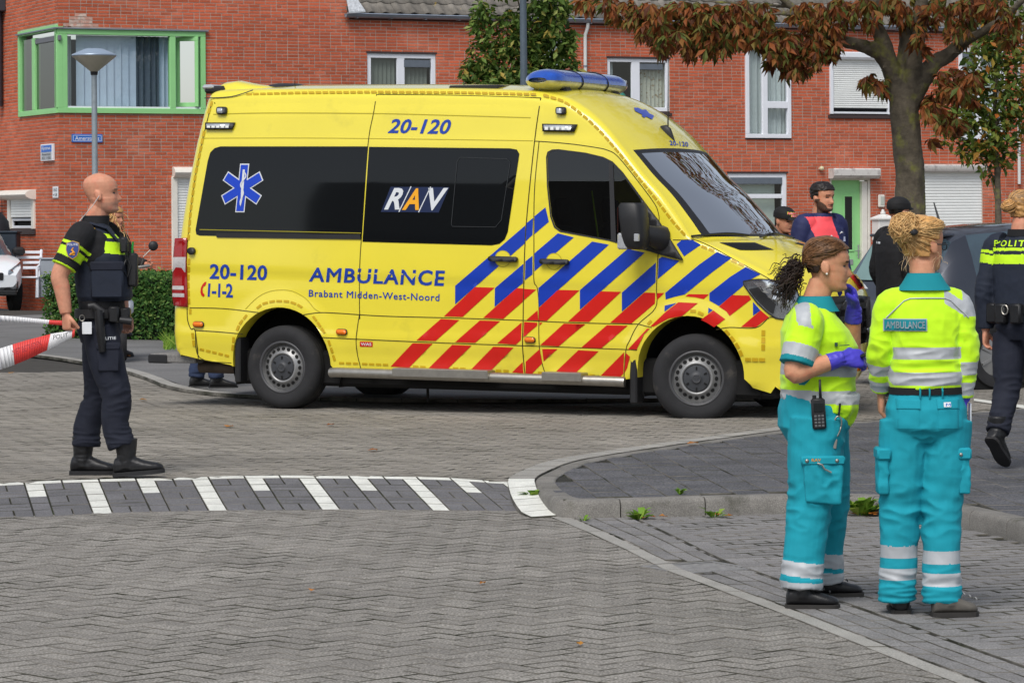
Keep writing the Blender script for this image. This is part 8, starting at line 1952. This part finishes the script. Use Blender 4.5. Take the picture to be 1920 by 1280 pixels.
# ---- lamp posts
YL = 41.4; lp = AT(180, 600, YL); lp.z = .14; sL = F/YL
M_post = mat('galvanised_post', s2l((148,158,164)), .5, metal=.35, var=.12, vscale=20, patch=(s2l((96,100,92)), 3, .6, .75))
ll = thing('street_lamp', 'street lamp with cone shaped cream shade on a galvanised post', 'street lamp', lp); tpz = AT(176.5, 138, YL); xh = tpz.x
MB().tube([lp, V3(lp.x,lp.y,.9), V3(lp.x,lp.y,1.0), tpz], [.062,.062,.040,.036], 14).build('post', M_post, ll, smooth=40)
Ml_ = Matrix.Translation((xh, lp.y, tpz.z)); 
MB().lathe([(.0,-.02),(.045,-.02),(.05,.02),(.036,.03)], Ml_, 24).build('collar', M_black, ll, smooth=40)
MB().lathe([(.042,.02),(.28,.215),(.285,.225)], Ml_, 40).build('shade', mat('lamp_diffuser', s2l((196,188,168)), .35, trans=.15, var=.1, vscale=6), ll, smooth=40)
MB().lathe([(.285,.222),(.29,.232),(.285,.245),(.12,.315),(.10,.32),(.0,.325)], Ml_, 40).build('cap', mat('lamp_cap', s2l((150,166,184)), .35, metal=.2), ll, smooth=30)
YP = 49.0; pp = AT(986, 600, YP); pp.z = .14
gp_ = thing('street_lamp', 'tall plain dark grey lamp pole rising behind the ambulance', 'street lamp', pp); MB().tube([pp, V3(pp.x,pp.y,1.2), V3(pp.x-.02,pp.y,7.0)], [.075,.062,.048], 14).build('post', mat('pole_grey', s2l((86,98,108)), .5, metal=.2, var=.1, vscale=8), gp_, smooth=40); MB().cbox((pp.x-.12,pp.y-.5,6.98),(pp.x+.12,pp.y+.1,7.08), .03).build('lamp_head', MATS['pole_grey'], gp_)
# ---- bench, cabinets and bin by the side wall
YB = 59.15; sB = F/YB; gz = .16
bc0 = AT(24, 559, YB); bc1 = AT(74, 559, YB); bd_ = V3(1,0.05,0).normalized(); bl = (bc1-bc0).length; zb0 = AT(48, 558, YB).z
Mbn = Matrix(((1,0,0,bc0.x),(0,1,0,YB),(0,0,1,zb0),(0,0,0,1))); bn = thing('garden_bench', 'white slatted garden bench against the brick side wall', 'bench', M=Mbn)
for k in range(4): z = .52+.095*k; MB().cbox((.0,.30+.05*k,z),(bl,.325+.05*k,z+.055), .008, Mbn).build('backrest_slat', M_wpaint, bn)
for k in range(4): MB().cbox((.02,-.10+.10*k,.36),(bl-.02,-.02+.10*k,.39), .008, Mbn).build('seat_slat', M_wpaint, bn)
for x in (.0, bl-.06):
    b = MB(); b.tube([Mbn @ V3(x+.03,-.10,.0), Mbn @ V3(x+.03,-.06,.18), Mbn @ V3(x+.03,-.04,.36)], [.035,.03,.03], 8); b.build('leg', M_wpaint, bn, smooth=50); b = MB(); b.tube([Mbn @ V3(x+.03,.36,.0), Mbn @ V3(x+.03,.29,.34), Mbn @ V3(x+.03,.48,.88)], [.035,.035,.025], 8); b.build('leg', M_wpaint, bn, smooth=50)
    b = MB(); b.tube([Mbn @ V3(x+.03,-.06,.36), Mbn @ V3(x+.03,-.08,.56), Mbn @ V3(x+.03,.33,.60)], .026, 8); b.build('armrest', M_wpaint, bn, smooth=50)
def cabinet(label, cat, name, x0, y0, x1, y1, Y, depth, mt, c=.02):
    a = AT(x0, y1, Y); d = AT(x1, y0, Y); t = thing(name, label, cat, a); MB().cbox((a.x,Y,a.z-.02),(d.x,Y+depth,d.z), c).build('body', mt, t); MB().cbox((a.x-.02,Y-.02,d.z-.05),(d.x+.02,Y+depth+.02,d.z+.0), .01).build('lid', mt, t) if 0 else MB().cbox((a.x-.02,Y-.02,d.z+.001),(d.x+.02,Y+depth+.02,d.z+.04), .01).build('lid', mt, t); return t
cabinet('light grey utility box beside the white bench', 'utility box', 'utility_box', 75, 487, 104, 556, 59.2, .28, mat('box_grey', s2l((146,152,160)), .6, var=.06))
cabinet('dark blue storage cabinet below the small shuttered window', 'cabinet', 'storage_cabinet', -40, 437, 31, 492, 60.0, .5, mat('cabinet_blue', s2l((38,50,62)), .6, var=.1))
t = thing('wheelie_bin', 'dark rounded bin lid behind the storage cabinet', 'bin', AT(0, 500, 60.9)); q = AT(-8, 440, 60.9); MB().lathe([(.26,-1.0),(.28,-.0),(.25,.25),(.12,.42),(.0,.45)], Matrix.Translation(q), 20).build('bin', mat('bin_dark', s2l((30,36,42)), .5), t, smooth=40)
t = thing('trellis', 'black wire trellis on the side wall above the bin', 'trellis', SIDE.M @ V3(3,0,2)); u0_ = LW(10, 380)[0]
for k in range(4): z = LW(8, 362+12*k)[1]; MB().tube([SIDE.M @ V3(u0_,.05,z), SIDE.M @ V3(u0_+1.2,.05,z)], .008, 5).build('wire', M_black, t)
for k in range(5): MB().tube([SIDE.M @ V3(u0_+.05+.25*k,.055,LW(8,400)[1]-.6), SIDE.M @ V3(u0_+.05+.25*k,.055,LW(8,358)[1])], .008, 5).build('wire', M_black, t)
# ---- cars: lofted body with glazed cabin
def car(label, Mw, paint, st, W, wheels, wr=.31, group=None, glass=None, gx=(-9,9)):
    """st: stations along the length (x, sill z, belt z, roof z, half width, roof half width)"""
    t = thing('parked_car', label, 'car', M=Mw, group=group); b = MB(); gl = MB(); rings = []
    for x, zs, zb, zr_, h, hr_ in st:
        rings.append([V3(x, y*sg, z) for sg, seq in ((1, ((0,zs-.02,0),(h*.90,zs,0),(h*.99,lerp(zs,zb,.35),0),(h,lerp(zs,zb,.7),0),(h*.975,zb,0),(lerp(h,hr_,.55)*.985,lerp(zb,zr_,.55),0),(hr_,lerp(zb,zr_,.90),0),(hr_*.80,lerp(zb,zr_,.985),0),(0,zr_,0))), (-1, ((hr_*.80,lerp(zb,zr_,.985),0),(hr_,lerp(zb,zr_,.90),0),(lerp(h,hr_,.55)*.985,lerp(zb,zr_,.55),0),(h*.975,zb,0),(h,lerp(zs,zb,.7),0),(h*.99,lerp(zs,zb,.35),0),(h*.90,zs,0)))) for y, z, _ in seq])
    n = len(rings[0]); flatv = [Mw @ p for r in rings for p in r]; fb, fg = [], []
    for i in range(len(rings)-1):
        xm = (st[i][0]+st[i+1][0])/2; cabin = (st[i][3]-st[i][2] > .16 or st[i+1][3]-st[i+1][2] > .16)
        for j in range(n):
            q = (i*n+j, i*n+(j+1) % n, (i+1)*n+(j+1) % n, (i+1)*n+j); side = j in (4,5,10,11)
            steep = abs(st[i][3]-st[i+1][3]) > .10
            if cabin and ((side and not steep and i % 2 == 0 and i >= 4) or (steep and j in ((5,6,7,8,9,10) if xm > 0 else (6,7,8,9)) and cabin)): fg.append(q)
            else: fb.append(q)
    fb.append(tuple(range(n))); fb.append(tuple((len(rings)-1)*n+k for k in range(n)))
    b.add(flatv, fb); bo = b.build('body', paint, t, smooth=35)
    left = [set(q) for q in fg]; quads = list(fg)
    while quads:                                   # every separate pane is a window of its own
        grp = [quads.pop()]; vsn = set(grp[0]); grew = True
        while grew:
            grew = False
            for q in list(quads):
                if len(vsn & set(q)) >= 2: grp.append(q); vsn |= set(q); quads.remove(q); grew = True
        gl = MB(); gl.add(flatv, grp); me = gl.mesh('window', glass or M_cabg2, 40, False); bm = bmesh.new(); bm.from_mesh(me); bmesh.ops.delete(bm, geom=[v for v in bm.verts if not v.link_faces], context='VERTS'); bmesh.ops.recalc_face_normals(bm, faces=bm.faces); bm.to_mesh(me); bm.free(); link('window', me, t)
    for x, sg in wheels:
        Mq = Mw @ Matrix.Translation((x, sg*(W-.03), wr)) @ (Matrix.Identity(4) if sg < 0 else Matrix.Rotation(math.pi, 4, 'Z'))
        MB().lathe([(wr+.07,-.006),(wr+.065,.15),(.0,.16)], Mq, 32, 'Y').build('wheel_arch', MATS['underbody_black'], bo); MB().lathe([(.0,-.008),(wr+.07,-.008)], Mq, 32, 'Y').build('wheel_arch', MATS['underbody_black'], bo)
        w_ = MB().lathe([(.19,-.02),(.20,-.03),(wr-.02,-.03),(wr,.0),(wr,.15),(.2,.18)], Mq, 40, 'Y').build('wheel', M_rubber, t, smooth=50); MB().lathe([(.205,-.026),(.19,-.01),(.06,-.024),(.0,-.03)], Mq, 40, 'Y').build('rim', M_rim, w_, smooth=40)
        for k in range(7): MB().box((.07,-.028,-.012),(.18,-.006,.012), Mq @ Matrix.Rotation(k*.8976, 4, 'Y')).build('spoke', M_rim, w_)
    return t, bo
M_cabg2 = mat('car_window', s2l((58,74,84)), .04, spec=.9, coat=.8, var=.25, vscale=3)
M_dkcar = mat('dark_grey_paint_car', s2l((52,56,66)), .28, metal=.4, coat=.9, var=.04)
hatch = [(-2.0,.45,.80,.82,.70,.66),(-1.96,.34,.86,.90,.80,.74),(-1.86,.30,.95,1.02,.84,.72),(-1.62,.28,.98,1.40,.86,.66),(-1.45,.27,.99,1.47,.865,.64),(-.70,.26,.98,1.53,.87,.64),(-.62,.26,.98,1.53,.87,.64),(.12,.26,.96,1.50,.87,.635),(.20,.26,.96,1.49,.87,.635),(.62,.26,.94,1.40,.87,.63),(1.15,.27,.92,.97,.86,.70),(1.55,.28,.86,.90,.84,.66),(1.88,.32,.74,.78,.78,.60),(2.02,.40,.60,.62,.66,.5)]
cp0 = V3(3.80, 29.2, ZP); yaw = R(26); Mc_ = Matrix.Translation(cp0) @ Matrix.Rotation(yaw, 4, 'Z') @ Matrix.Translation((2.0, .86, 0))
dc, dbo = car('dark grey hatchback with short roof aerial parked behind the paramedics', Mc_, M_dkcar, hatch, .86, [(-1.25,-1),(1.28,-1),(-1.25,1),(1.28,1)])
M_rwin = mat('pale_rear_window', s2l((120,150,146)), .06, spec=.8, coat=.6, var=.12, vscale=2)
b = MB(); b.add([Mc_ @ V3(*p) for p in ((-1.895,-.60,1.0),(-1.895,.60,1.0),(-1.675,.56,1.375),(-1.675,-.56,1.375))], [(0,1,2,3)]); b.build('rear_window', M_rwin, dc)
MB().cbox((-1.74,-.56,1.405),(-1.50,.56,1.435), .012, Mc_).build('roof_spoiler', M_dkcar, dc); MB().cbox((-1.81,-.30,1.37),(-1.76,.30,1.40), .006, Mc_).build('brake_light', M_tail, dc)
for sg in (-1,1): 
    MB().cbox((-1.93,sg*.74-.10,.86),(-1.78,sg*.74+.09,1.02), .03, Mc_).build('tail_light', M_tail, dc)
    MB().cbox((-1.0,sg*.862-.012,.33),(1.0,sg*.862+.012,.355), .005, Mc_).build('sill_trim', mat('chrome_trim', s2l((176,180,186)), .25, metal=.8), dc)
    MB().cbox((.62,sg*.98-.10,.94),(.80,sg*.98+.08,1.08), .03, Mc_).build('door_mirror', M_dkcar, dc)
aq = Mc_ @ V3(-1.30,.0,1.49); MB().tube([aq, aq+V3(.0,0,.03), aq+V3(-.06,.0,.24)], [.03,.014,.006], 8).build('aerial', M_black, dc, smooth=True)
aq = Mc_ @ V3(.1,.0,1.50); MB().tube([aq, aq+V3(.12,.0,.17)], [.005,.003], 6).build('aerial', M_black, dc)
b = MB(); b.tube([Mc_ @ (V3(.30,-.36,1.02)+V3(-.05*math.sin(a), .17*math.cos(a), .17*math.sin(a))) for a in [k*.4 for k in range(17)]], .016, 6); b.build('steering_wheel', M_black, dc)
# white car nosing into the picture by the bench
M_wcar = mat('white_paint_car', s2l((226,230,234)), .25, coat=.9, var=.02)
nose = AT(33, 571, 58.0); Mw2 = Matrix.Translation((-10.30, 59.7, .12)) @ Matrix.Rotation(R(-70), 4, 'Z')
wc, wbo = car('white hatchback whose nose shows at the edge by the bench', Mw2, M_wcar, hatch, .86, [(-1.25,-1),(1.28,-1),(-1.25,1),(1.28,1)])
for sg in (1, -1):
    b = MB(); pts = [(1.46,.845,.86),(1.60,.835,.88),(1.84,.70,.80),(1.99,.52,.70),(2.01,.50,.62),(1.90,.70,.60),(1.70,.815,.66),(1.54,.85,.76)]; b.loft([[Mw2 @ V3(x, y*sg, z) for x, y, z in pts], [Mw2 @ V3(x+.02, (y+.02)*sg, z+.005) for x, y, z in pts]]); b.build('headlight', MATS['headlight_lens'], wc)
    Mf = Mw2 @ Matrix.Translation((1.97,sg*.60,.42)); MB().lathe([(.0,.05),(.06,.048),(.075,.03),(.09,.0)], Mf, 18, 'X').build('fog_light', MATS['headlight_lens'], wc); MB().cbox((-.02,-.16,-.09),(.025,.10,.09), .02, Mf).build('fog_surround', M_black, wc)
    MB().cbox((.50,sg*.98-.11,.95),(.72,sg*.98+.11,1.11), .05, Mw2).build('door_mirror', M_black, wc)
MB().cbox((1.75,-.66,.24),(2.03,.66,.34), .02, Mw2).build('lower_bumper', M_black, wc); MB().cbox((1.96,-.42,.52),(2.045,.42,.66), .02, Mw2).build('grille', M_black, wc)
# ---- scooter behind the policeman
sp = AT(228, 640, 35.6); sp.z = .14; Ms = Matrix.Translation(sp) @ Matrix.Rotation(R(-172), 4, 'Z'); sc_t = thing('scooter', 'white and blue scooter with round black mirror behind the policeman', 'scooter', M=Ms); SP = lambda *p: Ms @ V3(*p); M_wsc = mat('scooter_white', s2l((214,218,226)), .35)
for y in (.0, -1.15): MB().lathe([(.13,-.05),(.20,-.055),(.22,-.03),(.22,.03),(.20,.055),(.13,.05)], Ms @ Matrix.Translation((0,y,.22)), 24, 'X').build('wheel', M_rubber, sc_t, smooth=50)
MB().tube([SP(0,.0,.22), SP(0,-.06,.6), SP(0,-.14,1.02)], .03, 10).build('fork', M_wsc, sc_t, smooth=50)
b = MB(); b.loft([[SP(x, y+c*x*x*1.6, z) for x in (-.09,-.05,0,.05,.09)]+[SP(x, y-.03+c*x*x*1.6, z) for x in (.09,.05,0,-.05,-.09)] for y, z, c in ((.02,.42,-1),(-.06,.65,-1),(-.12,.92,-1))]); b.build('leg_shield', M_wsc, sc_t, smooth=40)
b = MB(); b.cbox((-.13,-.75,.26),(.13,-.15,.32), .03, Ms); b.build('footboard', M_black, sc_t); b = MB(); b.cbox((-.15,-1.35,.45),(.15,-.65,.72), .08, Ms); b.build('rear_body', M_wsc, sc_t, smooth=50); b = MB(); b.cbox((-.14,-1.30,.72),(.14,-.60,.80), .04, Ms); b.build('seat', M_black, sc_t)
MB().tube([SP(-.32,-.20,1.06), SP(-.12,-.14,1.03), SP(.12,-.14,1.03), SP(.32,-.20,1.06)], .018, 8).build('handlebar', M_steel, sc_t, smooth=50)
for sg in (-1,1): MB().tube([SP(sg*.22,-.17,1.05), SP(sg*.25,-.12,1.16), SP(sg*.33,-.12,1.24)], .006, 6).build('mirror_stem', M_steel, sc_t); MB().ell((sg*.36,-.12,1.28), (.055,.03,.055), Ms, 16, 10).build('mirror', M_black, sc_t, smooth=True)
b = MB(); b.loft([[SP(x,y,z) for x, y in ((-w_,.02),(w_,.02),(w_,.14),(-w_,.14))] for z, w_ in ((.92,.10),(1.18,.14))]); b.build('front_basket', mat('basket_grey', s2l((186,192,198)), .5), sc_t)
# ---- two unidentified teal shapes behind the upstairs window, built as simple rounded forms
u_, z_ = FW(1168, 183)
for dx in (-.10, .12): tag(MB().ell((u_+dx,-.35,z_), (.13,.08,.13), FRONT.M, 14, 10).build('oval', mat('teal_oval', s2l((40,170,150)), .8), None, smooth=True), 'teal cushion of unknown kind inside the upstairs window', 'oval', 'teal shapes in the upstairs window')
# ---- unseen row house behind the photographer, added for the dark windows to mirror
ho = V3(-34,-6,0); hu = V3(.62,-.785,0).normalized(); OPP = Wall(ho, hu, V3(-hu.y, hu.x, 0) if V3(-hu.y, hu.x, 0).dot(V3(1,1,0)) > 0 else V3(hu.y,-hu.x,0))
oh = thing('brick_house', 'unseen dark red brick row house added across the street for windows to mirror', 'house', ho); M_drb = mat('dark_brick', s2l((120,64,50)), .9, var=.2, vscale=3)  # brick is dark in its own colour
MB().box((-8,-8,0),(40,0,6.2), OPP.M).build('wall', M_drb, oh)
b = MB(); b.loft([[OPP.M @ V3(u, d, z) for d, z in ((.4,6.2),(-4,9.6),(-8.4,6.2))] for u in (-8.4,40.4)]); b.build('roof', mat('dark_roof', s2l((70,66,64)), .9), oh)
for k in range(9):
    for z in (1.0, 3.9):
        w_ = link('window', MB().box((-5+5*k,.0,z),(-3+5*k,.03,z+1.5), OPP.M).mesh('window', M_wpaint), oh); MB().box((-4.9+5*k,.03,z+.1),(-3.1+5*k,.04,z+1.4), OPP.M).build('pane', MATS['dark_glass'], w_)
bpy.data.scenes.remove(TMP)
